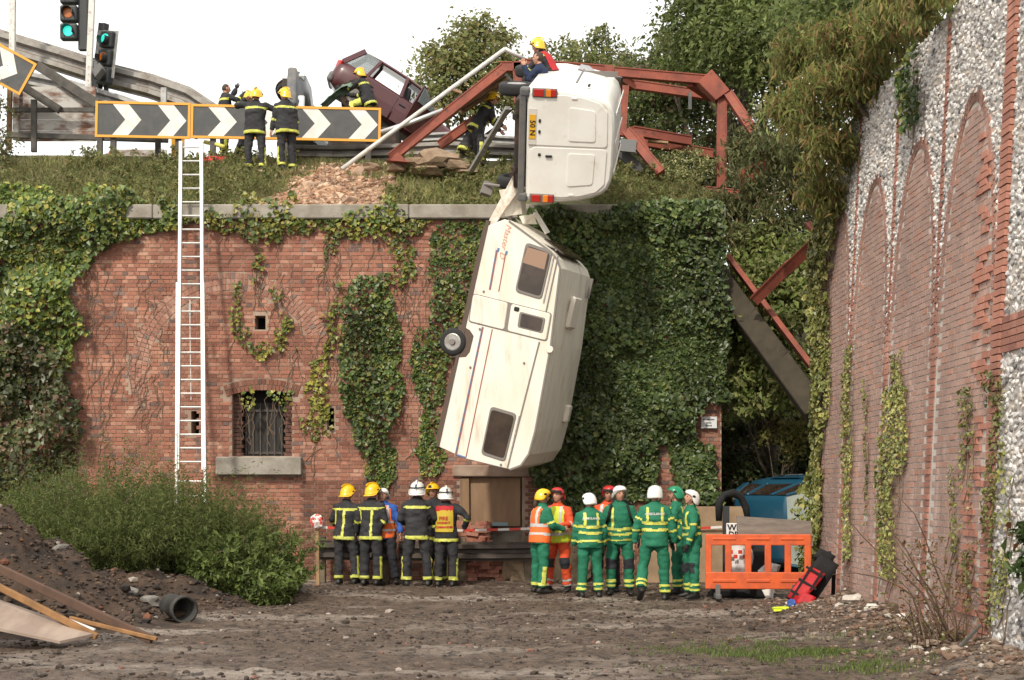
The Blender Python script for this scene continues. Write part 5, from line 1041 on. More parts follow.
# ================================================================ yard: crash barrier, tape, rubble by the wall foot
r = thing('guard_rail', 'dark dirty guard rail along the foot of the brick wall', 'guard rail', tuple(P(425, 579, 26)))
for x0, x1, D_, y0 in ((318, 395, 25.95, 550), (399, 532, 25.9, 551)):
    wbeam([P(x0, y0, D_), P((x0 + x1) / 2, y0 + .5, D_), P(x1, y0, D_)], (0, 0, 1), .36, M_raild, 'rail', r, .12)
for x in (322, 386, 462, 528): p = P(x, 560, 26.1); MB().box((p.x, 26.1, .4), (.15, .12, .85)).build('post', mat('rail_post', (.20, .155, .11), .9, col2=(.13, .10, .07), vscale=6), r, bevel=.01)
M_tr = mat('tape_red', (.60, .05, .03), .45); M_tw = mat('tape_white', (.72, .70, .68), .45)
def tape(label, a, b, n, sag=.05):
    t = thing('barrier_tape', label, 'tape', tuple((a + b) / 2 - Vector((0, 0, .1)))); up = Vector((0, 0, .022)); pts = [a.lerp(b, i / n) - Vector((0, 0, sag * math.sin(math.pi * i / n))) for i in range(n + 1)]
    for i in range(n):
        p, q = pts[i], pts[i + 1]; fixn(MB().prism([p - up, q - up, q + up, p + up], (0, .003, 0)).build('red_stripe' if i % 2 else 'white_stripe', M_tr if i % 2 else M_tw, t))
    return t
tape('red and white barrier tape strung along the guard rail', P(316, 527, 25.75), P(532, 528.5, 25.75), 19); tape('red and white barrier tape strung behind the green clad crew', P(532, 528.5, 25.75), P(722, 527, 25.6), 17)
po = thing('tape_post', 'short post wrapped with barrier tape at the end of the guard rail', 'post', tuple(P(318, 579, 25.7))); MB().beam((P(318, 579, 25.7).x, 25.7, -.05), P(317, 520, 25.7), .06, .06).build('stake', M_timb, po); lump('tape_knot', None, None, P(317, 522, 25.66), (.12, .08, .14), mat('tape_mix', (.70, .66, .64), .5, col2=(.55, .06, .05), vscale=14, vlo=.5, vhi=.56), 5, po)
M_lb = mat('loose_brick', (.33, .125, .085), .9, col2=(.42, .22, .16), vscale=6, bump=.4)
bm0 = None; k = 0
for i in range(300):                 # heap of fallen bricks behind the guard rail
    x = bx(RNG.uniform(455, 520)); y = BD - RNG.uniform(.05, .5); lay = i // 19; z = .035 + .069 * lay; y = BD - RNG.uniform(.02, .42) * (1 - lay * .045)
    if lay > 9 and x > bx(490): continue
    if bm0 is None: o = MB().box((0, 0, 0), (.215, .1, .065)).build('loose_brick', M_lb, None); o.location = (0, 0, 0); bm0 = o.data; bm0.transform(Matrix.Translation((0, 0, -.0325)))
    else: o = bpy.data.objects.new('loose_brick', bm0); COL.objects.link(o)
    o.location = (x, y, z); o.rotation_euler = (RNG.normal(0, .06), RNG.normal(0, .06), RNG.normal(0, .25)); tag(o, 'red brick in the collapsed brickwork behind the guard rail', 'brick', 'fallen bricks behind the guard rail')
M_sand = mat('sandstone_block', (.33, .25, .165), .95, col2=(.23, .17, .11), vscale=3.5, bump=.6, bscale=25, col3=(.14, .11, .075), v3=3, lo3=.55, hi3=.7)
for i, (x, y, sx, sz, l) in enumerate(((517, 560, .42, .75, 'broken tan rendered pier beside the fallen bricks'), (545, 545, .55, 1.2, 'tan stone block behind the orange vested rescuer'), (575, 552, .5, .95, 'low tan stone block behind the yellow jacketed rescuer'))): p = P(x, 579, 26.2); o = lump('stone_block', l, 'block', (p.x, 26.25, sz * .5 - .05), (sx * .6, .2, sz * .55), M_sand, i * 7.7, sub=3)
o = MB().box(P(500, 524, 26.3) , (.3, .08, .06)).build('blue_block', mat('pale_blue_block', (.22, .33, .38), .7), None); tag(o, 'pale blue painted block on the rubble below the plywood', 'block')
hb = thing('plywood_hoarding', 'tan plywood hoarding behind the rescuers at the wall end', 'hoarding', (3.6, 25.7, 0))
for x0, x1 in ((640, 690), (690, 745)): a, b = P(x0, 505, 25.7), P(x1, 505, 25.7); MB().box(((a.x + b.x) / 2, 25.7, .70), (b.x - a.x - .01, .03, 1.4)).build('plywood_sheet', mat('tan_plywood', (.36, .25, .155), .85, col2=(.27, .185, .115), vscale=2.5, bump=.15, bscale=30), hb)
sg = thing('wall_notice', 'small white notice fixed to the bare brick at the wall end', 'sign', tuple(P(709, 428, 26.5)))
MB().box(P(709, 422.5, 26.53), (.30, .02, .22)).build('plate', mat('notice_white', (.68, .69, .70), .5), sg, bevel=.004)
for y_, hw in ((419.5, 6.0), (422.8, 2.6), (425.6, 3.4)):       # three lines of small print, too far off to read
    for q in range(int(hw * 2 / 1.3)): MB().box(P(709 - hw + q * 1.3 + .5, y_, 26.517), (.018, .004, .024)).build('print_mark', mat('notice_ink', (.07, .075, .09), .6), sg)
# ---------------------------------------------------------------- orange barrier, plank, signs, backpack
M_or = mat('orange_plastic', (.66, .115, .03), .5, col2=(.50, .095, .035), vscale=5, col3=(.30, .12, .06), v3=6, lo3=.62, hi3=.78)
br = thing('plastic_barrier', 'orange plastic road barrier standing by the end of the flint wall', 'barrier', tuple(G(758, 600)), (0, 0, R(-3)))
Wb, z0, z1 = 1.62, .16, 1.0; dth = .05
def obx(n, x, z, sx, sz, y=0, sy=dth): return MB().box((x, y, z), (sx, sy, sz)).build(n, M_or, br, local=True, bevel=.012, seg=2)
obx('top_rail', 0, .93, Wb, .17); obx('bottom_rail', 0, .30, Wb, .26, 0, .06)
for i in range(6): x = -Wb / 2 + .05 + (Wb - .1) * i / 5; obx('upright', x, .63, .10, .46)
for i in range(3): obx('reinforcing_rib', -.52 + .52 * i, .945, .36, .035, -.028, .02); obx('reinforcing_rib', -.52 + .52 * i, .30, .36, .05, -.036, .02)
for x in (-.62, .55): MB().box((x, 0, .06), (.09, .42, .09)).build('foot', M_bump, br, local=True, bevel=.02); MB().box((x, -.03, .16), (.07, .04, .16)).build('foot_bracket', M_bump, br, local=True)
pk = MB(); a, b = P(735, 532, 21.75), P(812, 532, 21.7)
fixn(pk.prism([P(736.5, 516, 21.7), P(811, 521, 21.6), P(813, 546, 21.6), P(739, 544, 21.7)], (0, .04, 0)).build('grey_plank', mat('weathered_plank', (.24, .20, .17), .85, col2=(.17, .14, .12), vscale=3, stretch=(1, 1, 5), bump=.2), None)); tag(bpy.data.objects['grey_plank'], 'wide weathered grey plank lying on top of the orange barrier', 'plank')
sn = thing('road_sign', 'white road sign on a dark post half hidden by the grey plank', 'sign', (P(727, 590, 22.2).x, 22.2, 0))
pq = P(726, 560, 22.2); MB().box((pq.x, 22.2, .72), (.10, .06, 1.45)).build('post', M_sig, sn)
pq = P(739.5, 531, 22.17); MB().box(pq, (.42, .02, .25)).build('plate', M_tw, sn, bevel=.01)
Mn = Matrix.Rotation(R(90), 4, 'X'); Mn.translation = P(738.3, 527.8, 22.155); lettering('lettering', 'WIDE', .135, Mn, MATS['black_ink'], sn, bold=.004); Mn = Mn.copy(); Mn.translation = P(739.2, 534.6, 22.155); lettering('lettering', 'DRIVE', .125, Mn, MATS['black_ink'], sn, bold=.004)
cb = thing('cable_drum_sack', 'white sack printed with red checks behind the orange barrier', 'sack', (P(741, 585, 22.1).x, 22.3, 0))
lump('sack', None, None, (P(741, 560, 22.3).x, 22.35, .45), (.22, .12, .42), mat('white_sack', (.70, .67, .66), .6), 3, cb, 3)
for i in range(5):
    for j in (0, 1, 6, 7):
        if (i + j) % 2 == 0: p = P(731 + i * 4.6, 552 + j * 4.6, 22.14); MB().box(p, (.06, .012, .06)).build('check', M_tr, cb)
Mn = Matrix.Rotation(R(90), 4, 'X'); Mn.translation = P(740.5, 566, 22.14); lettering('lettering', 'DANGER', .06, Mn, M_tr, cb) if False else None
M_cloth = mat('black_cloth', (.012, .012, .013), .85, bump=.4, bscale=30)
o = MB(); o.tube([P(719, 521, 22.3), P(719, 503, 22.3), P(724, 495, 22.3), P(733, 493, 22.35), P(741, 497, 22.4), P(746, 508, 22.4), P(748, 521, 22.4)], [.05, .065, .06, .07, .06, .06, .04], 9); o = o.build('black_coat', M_cloth, None, True); tag(o, 'black coat draped over the post behind the road sign', 'coat')
lump('black_bag', 'black bag behind the slots of the orange barrier', 'bag', (P(757, 565, 22.4).x, 22.4, .45), (.16, .16, .38), M_cloth, 6)
lump('black_boots_heap', 'dark heap of kit on the ground behind the orange barrier', 'bag', (P(740, 600, 22.3).x, 22.25, .1), (.5, .18, .14), M_cloth, 9)
lump('white_helmet_bag', 'white plastic bag lying behind the orange barrier', 'bag', (P(768, 575, 22.3).x, 22.3, .42), (.18, .14, .12), M_tw, 12)
o = fixn(MB().prism([P(762, 590, 22.1), P(775, 588, 22.1), P(771, 608, 22.0)], (0, .03, 0)).build('triangle_sign', mat('sign_redwhite', (.70, .67, .65), .5), None)); tag(o, 'small triangular sign under the orange barrier', 'sign')
bp = thing('backpack', 'red and black backpack leaning against the flint wall', 'backpack', tuple(G(812, 610)))
M_bpr = mat('red_nylon', (.50, .018, .025), .6, col2=(.38, .015, .02), vscale=6, bump=.3); g0 = G(812, 610)
def bpl(c, r, m, sd, nm): return lump(nm, None, None, c, r, m, sd, bp, 3)
Mb = Matrix.Rotation(R(32), 3, 'Y') @ Matrix.Rotation(R(-10), 3, 'Z')
pc = P(815, 580, 20.05); pf = P(807, 584, 19.86)
def soft(name, c, sz, m):
    o = MB().box((0, 0, 0), sz).build(name, m, bp, True, local=True); o.data.transform(Mb.to_4x4()); o.data.transform(Matrix.Translation(W(bp).inverted() @ Vector(c)))
    s_ = o.modifiers.new('s', 'SUBSURF'); s_.levels = s_.render_levels = 2; s_.subdivision_type = 'SIMPLE'; b_ = o.modifiers.new('b', 'CAST'); b_.factor = .28; b_.size = .0; return o
soft('pack_body', pc, (.34, .30, .86), M_cloth); soft('pack_pocket', pf, (.26, .16, .60), M_bpr); soft('pack_lid', P(824, 557, 20.05), (.26, .26, .2), M_cloth); soft('side_pocket', P(805, 600, 19.8), (.22, .2, .22), M_bpr)
for k in range(3): c_ = pf + Mb @ Vector((0, -.085, -.2 + .2 * k)); MB().box(c_, (.28, .02, .035), Mb).build('strap', M_cloth, bp)
for q in (-.08, .08): c_ = pf + Mb @ Vector((q, -.088, 0)); MB().box(c_, (.028, .02, .56), Mb).build('strap', M_cloth, bp)
bpl(P(792, 603, 19.8), (.06, .06, .05), mat('blue_nylon', (.04, .10, .35), .6), 2, 'pack_toggle')
MB().tube([P(829, 552, 20.1), P(834, 570, 20.2), P(833, 600, 20.2)], .03, 7).build('shoulder_strap', M_cloth, bp, True)
lump('hi_vis_cloth', 'crumpled fluorescent yellow cloth on the mud beside the backpack', 'cloth', (G(784, 612).x, G(784, 612).y, gz(G(784, 612).x, G(784, 612).y) + .02), (.16, .06, .035), mat('fluoro_yellow', (.58, .72, .03), .7), 15)
# ---------------------------------------------------------------- left foreground: pipe, planks
pp = thing('drain_pipe', 'short grey drain pipe lying at the foot of the soil heap', 'pipe', tuple(G(178, 622)))
g0 = G(187, 622); ax = Vector((.55, -.83, -.04)).normalized(); c0 = Vector((g0.x - .17, g0.y + .2, .17)); o = MB(); n_ = 24; uu = ax.orthogonal().normalized(); vv = ax.cross(uu)
def ringp(c, r_): return [c + (uu * math.cos(2 * math.pi * k / n_) + vv * math.sin(2 * math.pi * k / n_)) * r_ for k in range(n_)]
o.rings([ringp(c0 - ax * .25, .16), ringp(c0 + ax * .18, .16), ringp(c0 + ax * .18, .18), ringp(c0 + ax * .27, .18), ringp(c0 + ax * .27, .15), ringp(c0 - ax * .24, .14), ringp(c0 - ax * .24, .002)], False); o.build('pipe', mat('old_clay_pipe', (.028, .028, .026), .7, col2=(.06, .055, .048), vscale=5), pp, True); 
lump('pipe_silt', None, None, c0 - ax * .1 - Vector((0, 0, .10)), (.16, .14, .06), M_soil, 3, pp)
M_pb = mat('old_brown_board', (.11, .062, .042), .8, col2=(.07, .042, .03), vscale=4, stretch=(1, 1, 1)); M_po = mat('orange_timber', (.32, .165, .065), .75, col2=(.20, .105, .045), vscale=4)
bar('old_batten', 'long dark brown batten sloping down the soil heap', 'batten', (-30, 555), (152, 640), 16.4, 15.6, .06, .10, M_pb)
bar('old_batten', 'orange brown batten with white edge lying over the big board', 'batten', (-30, 572), (97, 637), 15.6, 15.5, .07, .07, M_po)
bar('old_batten', 'short thin batten end poking out on the mud below the heap', 'batten', (70, 618), (157, 639), 15.9, 15.55, .05, .045, M_po)
bar('old_batten', 'pale strip of wood under the long brown batten', 'batten', (38, 608), (95, 630), 15.9, 15.7, .04, .025, M_tw)
o = fixn(MB().prism([P(-40, 585, 15.9), P(4, 601, 15.8), P(96, 633, 15.5), P(60, 641, 15.1), P(-40, 620, 14.9)], (0, 0, -.03)).build('plywood_board', mat('pale_pinkish_board', (.34, .265, .215), .8, col2=(.27, .205, .165), vscale=3, stretch=(2, .5, 1)), None)); tag(o, 'big pale sheet of board lying on the edge of the soil heap', 'board')
for i, (x, y, s_) in enumerate(((150, 600, .14), (172, 596, .11), (130, 592, .12), (297, 590, .13), (20, 545, .12), (60, 545, .1))): p = P(x, y, 19.0 if x < 200 else 22.5); lump('rough_stone', ['grey stone beside the drain pipe', 'small chalky stone above the drain pipe', 'flat slate on the slope of the soil heap', 'pale stone at the foot of the nettle bush', 'dark slate near the top of the soil heap', 'small dark lump on the crest of the soil heap'][i], 'stone', (p.x, p.y, max(p.z, .03) if x > 200 else float(mound_h(p.x, p.y)) + .03), (s_, s_ * .8, s_ * .6), mat('grey_stone', (.20, .185, .17), .9, col2=(.12, .11, .10), vscale=8), i * 2.3)
for i, (x, y, s_) in enumerate(((893, 612, .17), (852, 618, .12), (872, 625, .1), (905, 628, .12))): g = G(x, y); lump('chalk_lump', ['big white chalk lump at the foot of the flint wall', 'white chalk lump near the backpack', 'small white chalk lump in the litter below the arches', 'rough chalk lump beside the bare twigs'][i], 'stone', (g.x, g.y, gz(g.x, g.y) + s_ * .3), (s_, s_ * .7, s_ * .55), mat('chalk', (.62, .58, .53), .9, col2=(.45, .40, .35), vscale=9), i * 4.3)
bar('dark_stake', 'dark wooden stake lying against the twiggy bush', 'stake', (946, 662), (980, 625), 13.9, 14.0, .035, .035, M_grey)
# ================================================================ people
FLUO = mat('fluorescent_band', (.62, .64, .10), .55, col2=(.48, .50, .14), vscale=18, vlo=.45, vhi=.6)
SILV = mat('silver_band', (.50, .51, .50), .45)
CL = dict(fire=mat('black_fire_cloth', (.022, .022, .025), .85, bump=.3, bscale=40, col2=(.034, .034, .037), vscale=6), green=mat('green_overall', (.012, .135, .073), .8, bump=.3, bscale=40, col2=(.016, .165, .092), vscale=5),
          orange=mat('orange_hi_vis', (.80, .15, .03), .7, bump=.2, bscale=30), redor=mat('red_orange_overall', (.62, .075, .022), .75, bump=.3, bscale=30), yellow=mat('yellow_hi_vis', (.56, .66, .04), .7, bump=.2, bscale=30),
          navy=mat('navy_fleece', (.018, .028, .065), .9), blue=mat('blue_shirt', (.025, .09, .36), .8), red=mat('red_cloth_panel', (.42, .02, .025), .75), gold=mat('mustard_tabard', (.50, .36, .035), .75), dark=mat('dark_trousers', (.02, .021, .026), .85), knee=mat('knee_pad', (.022, .024, .03), .8))
SKIN = mat('skin', (.50, .27, .18), .55, col2=(.44, .22, .15), vscale=20); HAIRM = mat('brown_hair', (.05, .03, .02), .7); BOOT = mat('boot_leather', (.018, .017, .016), .5); GLOVE = mat('leather_glove', (.11, .085, .05), .8); GLOVEB = mat('black_glove', (.02, .02, .02), .8)
HELM = dict(yellow=mat('yellow_helmet', (.80, .47, .012), .25, spec=.5, coat=.4), white=mat('white_helmet', (.78, .78, .76), .25, coat=.4), red=mat('red_helmet', (.45, .02, .02), .3, coat=.4), green=mat('green_helmet', (.02, .24, .12), .3, coat=.4)); EYE = mat('eye_dark', (.015, .012, .01), .3); LIP = mat('lip', (.36, .14, .11), .5)
def remesh(mb, vox, sm=4):
    me = bpy.data.meshes.new('tmp'); me.from_pydata([tuple(v) for v in mb.v], [], mb.f); me.update()
    ob = bpy.data.objects.new('tmp', me); COL.objects.link(ob)
    r_ = ob.modifiers.new('r', 'REMESH'); r_.mode = 'VOXEL'; r_.voxel_size = vox
    s_ = ob.modifiers.new('s', 'SMOOTH'); s_.factor = .5; s_.iterations = sm
    dg = bpy.context.evaluated_depsgraph_get(); e = bpy.data.meshes.new_from_object(ob.evaluated_get(dg))
    v = np.empty(len(e.vertices) * 3); e.vertices.foreach_get('co', v); v = v.reshape(-1, 3); n = np.empty(len(v) * 3); e.vertices.foreach_get('normal', n); n = n.reshape(-1, 3)
    f = np.array([list(p.vertices) for p in e.polygons if len(p.vertices) == 4]); bpy.data.objects.remove(ob); bpy.data.meshes.remove(me); bpy.data.meshes.remove(e); return v, f, n
def seg_param(p, a, b): d = b - a; t = np.clip(((p - a) @ d) / (d @ d), 0, 1); return t, np.linalg.norm(p - a - t[:, None] * d, axis=1)
def hand_geo(mb, wr, d, palm_n, side, curl=.6):
    """palm and five separate fingers; d along the hand, palm_n out of the palm, side +1/-1 places the thumb"""
    d = d.normalized(); x = d.cross(palm_n).normalized(); pn = x.cross(d).normalized()
    def el(c, rx, rt): return [c + x * rx * math.cos(2 * math.pi * k / 10) + pn * rt * math.sin(2 * math.pi * k / 10) for k in range(10)]
    mb.rings([el(wr, .026, .020), el(wr + d * .03, .036, .018), el(wr + d * .06, .042, .016), el(wr + d * .088, .040, .013)])
    for i, (o, L) in enumerate(((-.031, .066), (-.010, .076), (.011, .070), (.031, .054))):
        p = wr + d * .086 + x * o; pts = [p - d * .012]; dd = d.copy(); 
        for q in range(3): pts.append(pts[-1] + dd * L * (.48, .32, .26)[q]); a = curl * (.5 + .12 * i); dd = (dd * math.cos(a) + pn * math.sin(a)).normalized()
        mb.tube(pts, [.0095, .009, .0085, .007], 6)
    p = wr + d * .025 + x * side * .030; t1 = (d * .75 + x * side * .6 + pn * .25).normalized(); t2 = (d * .9 + x * side * .1 + pn * .45).normalized()
    mb.tube([p, p + t1 * .045, p + t1 * .045 + t2 * .034], [.013, .011, .008], 6)
def head_geo(c, hr, hf, hu, k):
    nu, nv = 26, 20; V = []; mid = []
    for j in range(nv + 1):
        a = -math.pi / 2 + math.pi * j / nv
        for i in range(nu):
            b = 2 * math.pi * i / nu; x, y, z = math.cos(a) * math.sin(b), math.cos(a) * math.cos(b), math.sin(a)
            px_, py_, pz_ = .076 * x, .097 * y, .118 * z
            if z < 0: px_ *= 1 + .28 * z; py_ = py_ * (1 + .25 * z) + .018 * (-z) * (1 if y > 0 else .2)
            fr = max(y, 0)
            g = lambda cx, cz, s: math.exp(-(((px_ - cx) / s) ** 2 + ((pz_ - cz) / s) ** 2)) * (1 if fr > .3 else 0)
            py_ += .024 * math.exp(-((px_ / .013) ** 2 + ((pz_ + .018) / .022) ** 2)) * (fr > .3) + .010 * math.exp(-((px_ / .012) ** 2 + ((pz_ - .008) / .02) ** 2)) * (fr > .3)
            py_ -= .012 * (g(.032, .008, .017) + g(-.032, .008, .017)); py_ += .007 * math.exp(-((px_ / .05) ** 2 + ((pz_ - .035) / .012) ** 2)) * (fr > .3) + .006 * g(0, -.058, .02) + .008 * g(0, -.1, .02)
            V.append(Vector((px_, py_, pz_)))
    F_ = []
    for j in range(nv):
        for i in range(nu): F_.append((j * nu + i, j * nu + (i + 1) % nu, (j + 1) * nu + (i + 1) % nu, (j + 1) * nu + i))
    ml = []
    for f in F_:
        q = sum((V[t] for t in f), Vector()) / 4; ml.append(1 if (q.z > .062 + (.0 if q.y > .0 else 0) or (q.y < -.015 and q.z > -.05) or (q.y < .03 and q.z > .02)) else (2 if (q.y > .06 and abs(q.x) < .024 and -.066 < q.z < -.05) else 0))
    W_ = [c + (hr * v.x + hf * v.y + hu * v.z) * k for v in V]; mb = MB(); mb.add(W_, F_)
    for s in (1, -1):
        n0 = len(mb.f); mb.ell(c + (hr * s * .031 + hf * .083 + hu * .008) * k, (.011 * k, .011 * k, .009 * k), 8, 5); ml += [3] * (len(mb.f) - n0)
        n0 = len(mb.f); mb.ell(c + (hr * s * .079 - hf * .005 - hu * .005) * k, (.012 * k, .018 * k, .030 * k), 8, 5, Matrix((hr, hf, hu)).transposed()); ml += [0] * (len(mb.f) - n0)
    return mb, ml
def helmet(root, c, hr, hf, hu, k, kind, style):
    m = HELM[kind]; Mh = Matrix((hr, hf, hu)).transposed()
    def tp(x, y, z): return c + (hr * x + hf * y + hu * z) * k
    rings = []; n = 22
    prof = [(0, 1.0), (.12, 1.0), (.35, .965), (.58, .86), (.76, .70), (.9, .47), (.97, .26), (1.0, .05)]
    for t, r_ in prof:
        ring = []
        for i in range(n):
            b = 2 * math.pi * i / n; x, y = math.sin(b), math.cos(b); low = -.035 - (.045 if style != 'rescue' else .05) * max(-y, 0) - (.03 if style == 'fire' else .045) * abs(x) ** 2
            fb_ = float(sstep(-.25, .45, y)); z0 = (low + .02) * (1 - fb_) + (.058 + low * .25) * fb_; z = z0 * (1 - t) + (.134 if style == 'fire' else .124) * t
            fl = 1.10 if (t == 0 and style == 'fire') else 1.0
            ring.append(tp(.116 * x * r_ * fl, (.132 * y * r_ - .006) * fl, z))
        rings.append(ring)
    h = MB().rings(rings); h = h.build('helmet', m, root, True)
    if style == 'fire':          # comb along the crown, flared brim, badge
        cm = MB(); L = []
        for i in range(9): a = math.pi * (.12 + .76 * i / 8); L.append((math.cos(a) * .125 - .006, math.sin(a) * .085 + .062))
        for i in range(8): cm.beam(tp(0, *L[i]), tp(0, *L[i + 1]), .022 * k, .022 * k, hu)
        cm.build('comb', m, h)
        br = MB(); rr0, rr1 = [], []
        for i in range(n):
            b = 2 * math.pi * i / n; x, y = math.sin(b), math.cos(b); low = -.035 - .045 * max(-y, 0) - .03 * abs(x) ** 2; fb_ = float(sstep(-.25, .45, y)); z0 = (low + .02) * (1 - fb_) + (.058 + low * .25) * fb_
            rr0.append(tp(.116 * x, .138 * y - .006, z0 + .012)); rr1.append(tp(.136 * x, .165 * y - .006, z0 - .006))
        br.rings([rr0, rr1, [p - hu * .006 * k for p in rr1], [p - hu * .012 * k for p in rr0]], False); br.build('brim', m, h, True)
        MB().box(tp(0, .137, .075), (.05 * k, .014 * k, .045 * k), Mh).build('badge', GLOVEB, h)
        for s in (1, -1): MB().ell(tp(s * .118, .03, .02), (.012 * k, .022 * k, .022 * k), 8, 5, Mh).build('visor_pivot', GLOVEB, h, True)
        if kind == 'white':
            bd = MB(); pr = [(1.13 * math.cos(a) * .132 - .006, +.03 + math.sin(a) * .110) for a in [math.pi * q / 10 for q in range(11)]]
            for i in range(10): bd.beam(tp(0, *pr[i]), tp(0, *pr[i + 1]), .018 * k, .01 * k, hu)
            for i in range(n): b0, b1 = 2 * math.pi * i / n, 2 * math.pi * (i + 1) / n; bd.beam(tp(.116 * math.sin(b0), .136 * math.cos(b0) - .006, .045), tp(.116 * math.sin(b1), .136 * math.cos(b1) - .006, .045), .008 * k, .016 * k, hu)
            bd.build('black_band', GLOVEB, h)
    else:
        fr = MB(); MBx = [tp(.108 * math.sin(b), .130 * math.cos(b) - .004, .045) for b in [(-1.1 + 2.2 * q / 10) for q in range(11)]]
        for i in range(10): fr.beam(MBx[i], MBx[i + 1], .022 * k, .032 * k, hu)
        if style == 'goggle': fr.build('goggles', GLOVEB, h)
        st_ = MB(); st_.tube([tp(.095, .02, -.02), tp(.07, .05, -.10), tp(0, .06, -.125), tp(-.07, .05, -.10), tp(-.095, .02, -.02)], .006 * k, 5); st_.build('chin_strap', GLOVEB, h)
        for s in (1, -1): MB().ell(tp(s * .113, .0, .03), (.008, .03, .02), 8, 5, Mh).build('side_clip', GLOVEB, h, True)
def U(x, y, z): return Vector((x, y, z)).normalized()
def person(label, loc, rotz, H=1.78, top='fire', bot=None, pose=None, hat=('yellow', 'fire'), bands=(), armb=(), legb=(), glove=None, vest=None, bandm=None, group='rescue workers', back_text=None, vest_text=None, knee=False, jm=1.0, sleeve=None, seedn=0, kneelen=False):
    p = dict(lean=.04, side=0.0, twist=0.0, al=U(-.18, .02, -1), fl=U(-.05, .22, -1), ar=U(.18, .02, -1), fr=U(.05, .22, -1), tl=U(-.07, .03, -1), sl=U(-.02, -.03, -1), tr=U(.07, .03, -1), sr=U(.02, -.03, -1), yaw=0.0, pitch=0.0, hz=None, curl=.7)
    p.update(pose or {}); rj = np.random.RandomState(100 + seedn)
    for q in ('al', 'fl', 'ar', 'fr', 'tl', 'sl', 'tr', 'sr'): p[q] = (p[q] + Vector(rj.normal(0, .055 if q[0] in 'af' else .03, 3))).normalized()
    p['lean'] += rj.uniform(-.02, .05); p['side'] += rj.normal(0, .025); p['yaw'] += rj.normal(0, .12); p['pitch'] += rj.uniform(-.14, .03); jm *= rj.uniform(.95, 1.07)
    k = H / 1.725; bot = bot or top
    root = thing('person', label, 'person', tuple(loc), (0, 0, rotz), group=group); M = W(root)
    u = U(math.sin(p['side']), math.sin(p['lean']), math.cos(p['lean'])); r_ = Vector((math.cos(p['twist']), math.sin(p['twist']), 0)); r_ = (r_ - u * r_.dot(u)).normalized(); f_ = u.cross(r_)
    hips = {}; kn = {}; an = {}
    for s, a, b in ((-1, 'tl', 'sl'), (1, 'tr', 'sr')):
        h = Vector((s * .095, 0, 0)); hips[s] = h; kn[s] = h + p[a].normalized() * .43; an[s] = kn[s] + p[b].normalized() * .42
    zmin = p['hz'] if p['hz'] is not None else -min(an[s].z for s in (1, -1)) + .085
    off = Vector((0, 0, zmin)); hc = off.copy()
    for s in (1, -1): hips[s] = hips[s] + off; kn[s] = kn[s] + off; an[s] = an[s] + off
    sh, el, wr = {}, {}, {}
    for s, a, b in ((-1, 'al', 'fl'), (1, 'ar', 'fr')):
        sh[s] = hc + u * .468 + r_ * s * .168; el[s] = sh[s] + p[a].normalized() * .295; wr[s] = el[s] + p[b].normalized() * .255
    neck = hc + u * .545; Ry = Matrix.Rotation(p['yaw'], 3, u); hf = Ry @ f_; hr = Ry @ r_; hu = (u * .6 + Vector((0, 0, .4))).normalized(); hu = (hu - hr * hu.dot(hr)).normalized(); hf = hu.cross(hr)
    hu, hf = hu * math.cos(p['pitch']) + hf * math.sin(p['pitch']), hf * math.cos(p['pitch']) - hu * math.sin(p['pitch']); hcen = neck + (u * .5 + hu * .5) * .125 + hf * .012
    T = lambda q: M @ (q * k)
    R3 = M.to_3x3()
    def tor(secs, fx=1.0):
        rings = []
        for s, rx, ry in secs: rings.append([hc + u * s + r_ * rx * fx * math.cos(2 * math.pi * i / 18) + f_ * ry * fx * math.sin(2 * math.pi * i / 18) for i in range(18)])
        return rings
    JS = [(-.15, .205, .155), (0, .197, .150), (.15, .182, .138), (.30, .196, .142), (.42, .196, .128), (.485, .150, .10), (.54, .078, .076), (.575, .072, .072)]
    if top != 'fire': JS = [(-.12, .19, .15)] + JS[1:]
    b1 = MB(); b1.rings(tor(JS, jm))
    for s in (1, -1):
        b1.tube([sh[s] - r_ * s * .06 - u * .02, sh[s] + (el[s] - sh[s]) * .12, sh[s].lerp(el[s], .6), el[s], el[s].lerp(wr[s], .5), wr[s]], [.070, .073, .067, .063, .058, .051], 12); b1.ell(el[s], (.066, .066, .066), 10, 7)
    v, fq, nr = remesh(b1, .0165)
    v = v + nr * ((fbm(v[:, 0] * 7 + seedn * 3, v[:, 1] * 7, v[:, 2] * 13, 3) * .013)[:, None])
    A3, U3, R3v, F3 = (np.array(q) for q in (hc, u, r_, f_)); fc_ = v[fq].mean(1); rel = fc_ - A3; S, X, Yf = rel @ U3, rel @ R3v, rel @ F3
    arm = np.zeros(len(fc_), int); ta = np.zeros(len(fc_))
    for s in (1, -1):
        t1, d1 = seg_param(fc_, np.array(sh[s]), np.array(el[s])); t2, d2 = seg_param(fc_, np.array(el[s]), np.array(wr[s])); t = np.where(d1 < d2, t1 * .53, .53 + .47 * t2); d = np.minimum(d1, d2)
        tt = np.abs(X) / .2; k_ = (d < .092) & (t > .16) & ((t > .30) | (X * s > .17)) & (d < .098 - .0 * tt) & ((X * s > .12) | (t > .5)) & ~((d > .075) & (np.abs(X) < .19) & (S > .0) & (t < .5)); arm[k_] = s; ta[k_] = t[k_]
    sels = []
    for b in bands:
        T0 = arm == 0
        if b[0] == 'h': q = T0 & (S > b[1]) & (S < b[2])
        elif b[0] == 'v': q = T0 & (S > b[3]) & (S < b[4]) & (X > b[1]) & (X < b[2])
        elif b[0] == 'V': q = T0 & (S > b[1] + b[3] * np.abs(X)) & (S < b[2] + b[3] * np.abs(X))
        if b[-1] == 'b': q &= Yf < .01
        if b[-1] == 'f': q &= Yf > -.01
        sels.append(q)
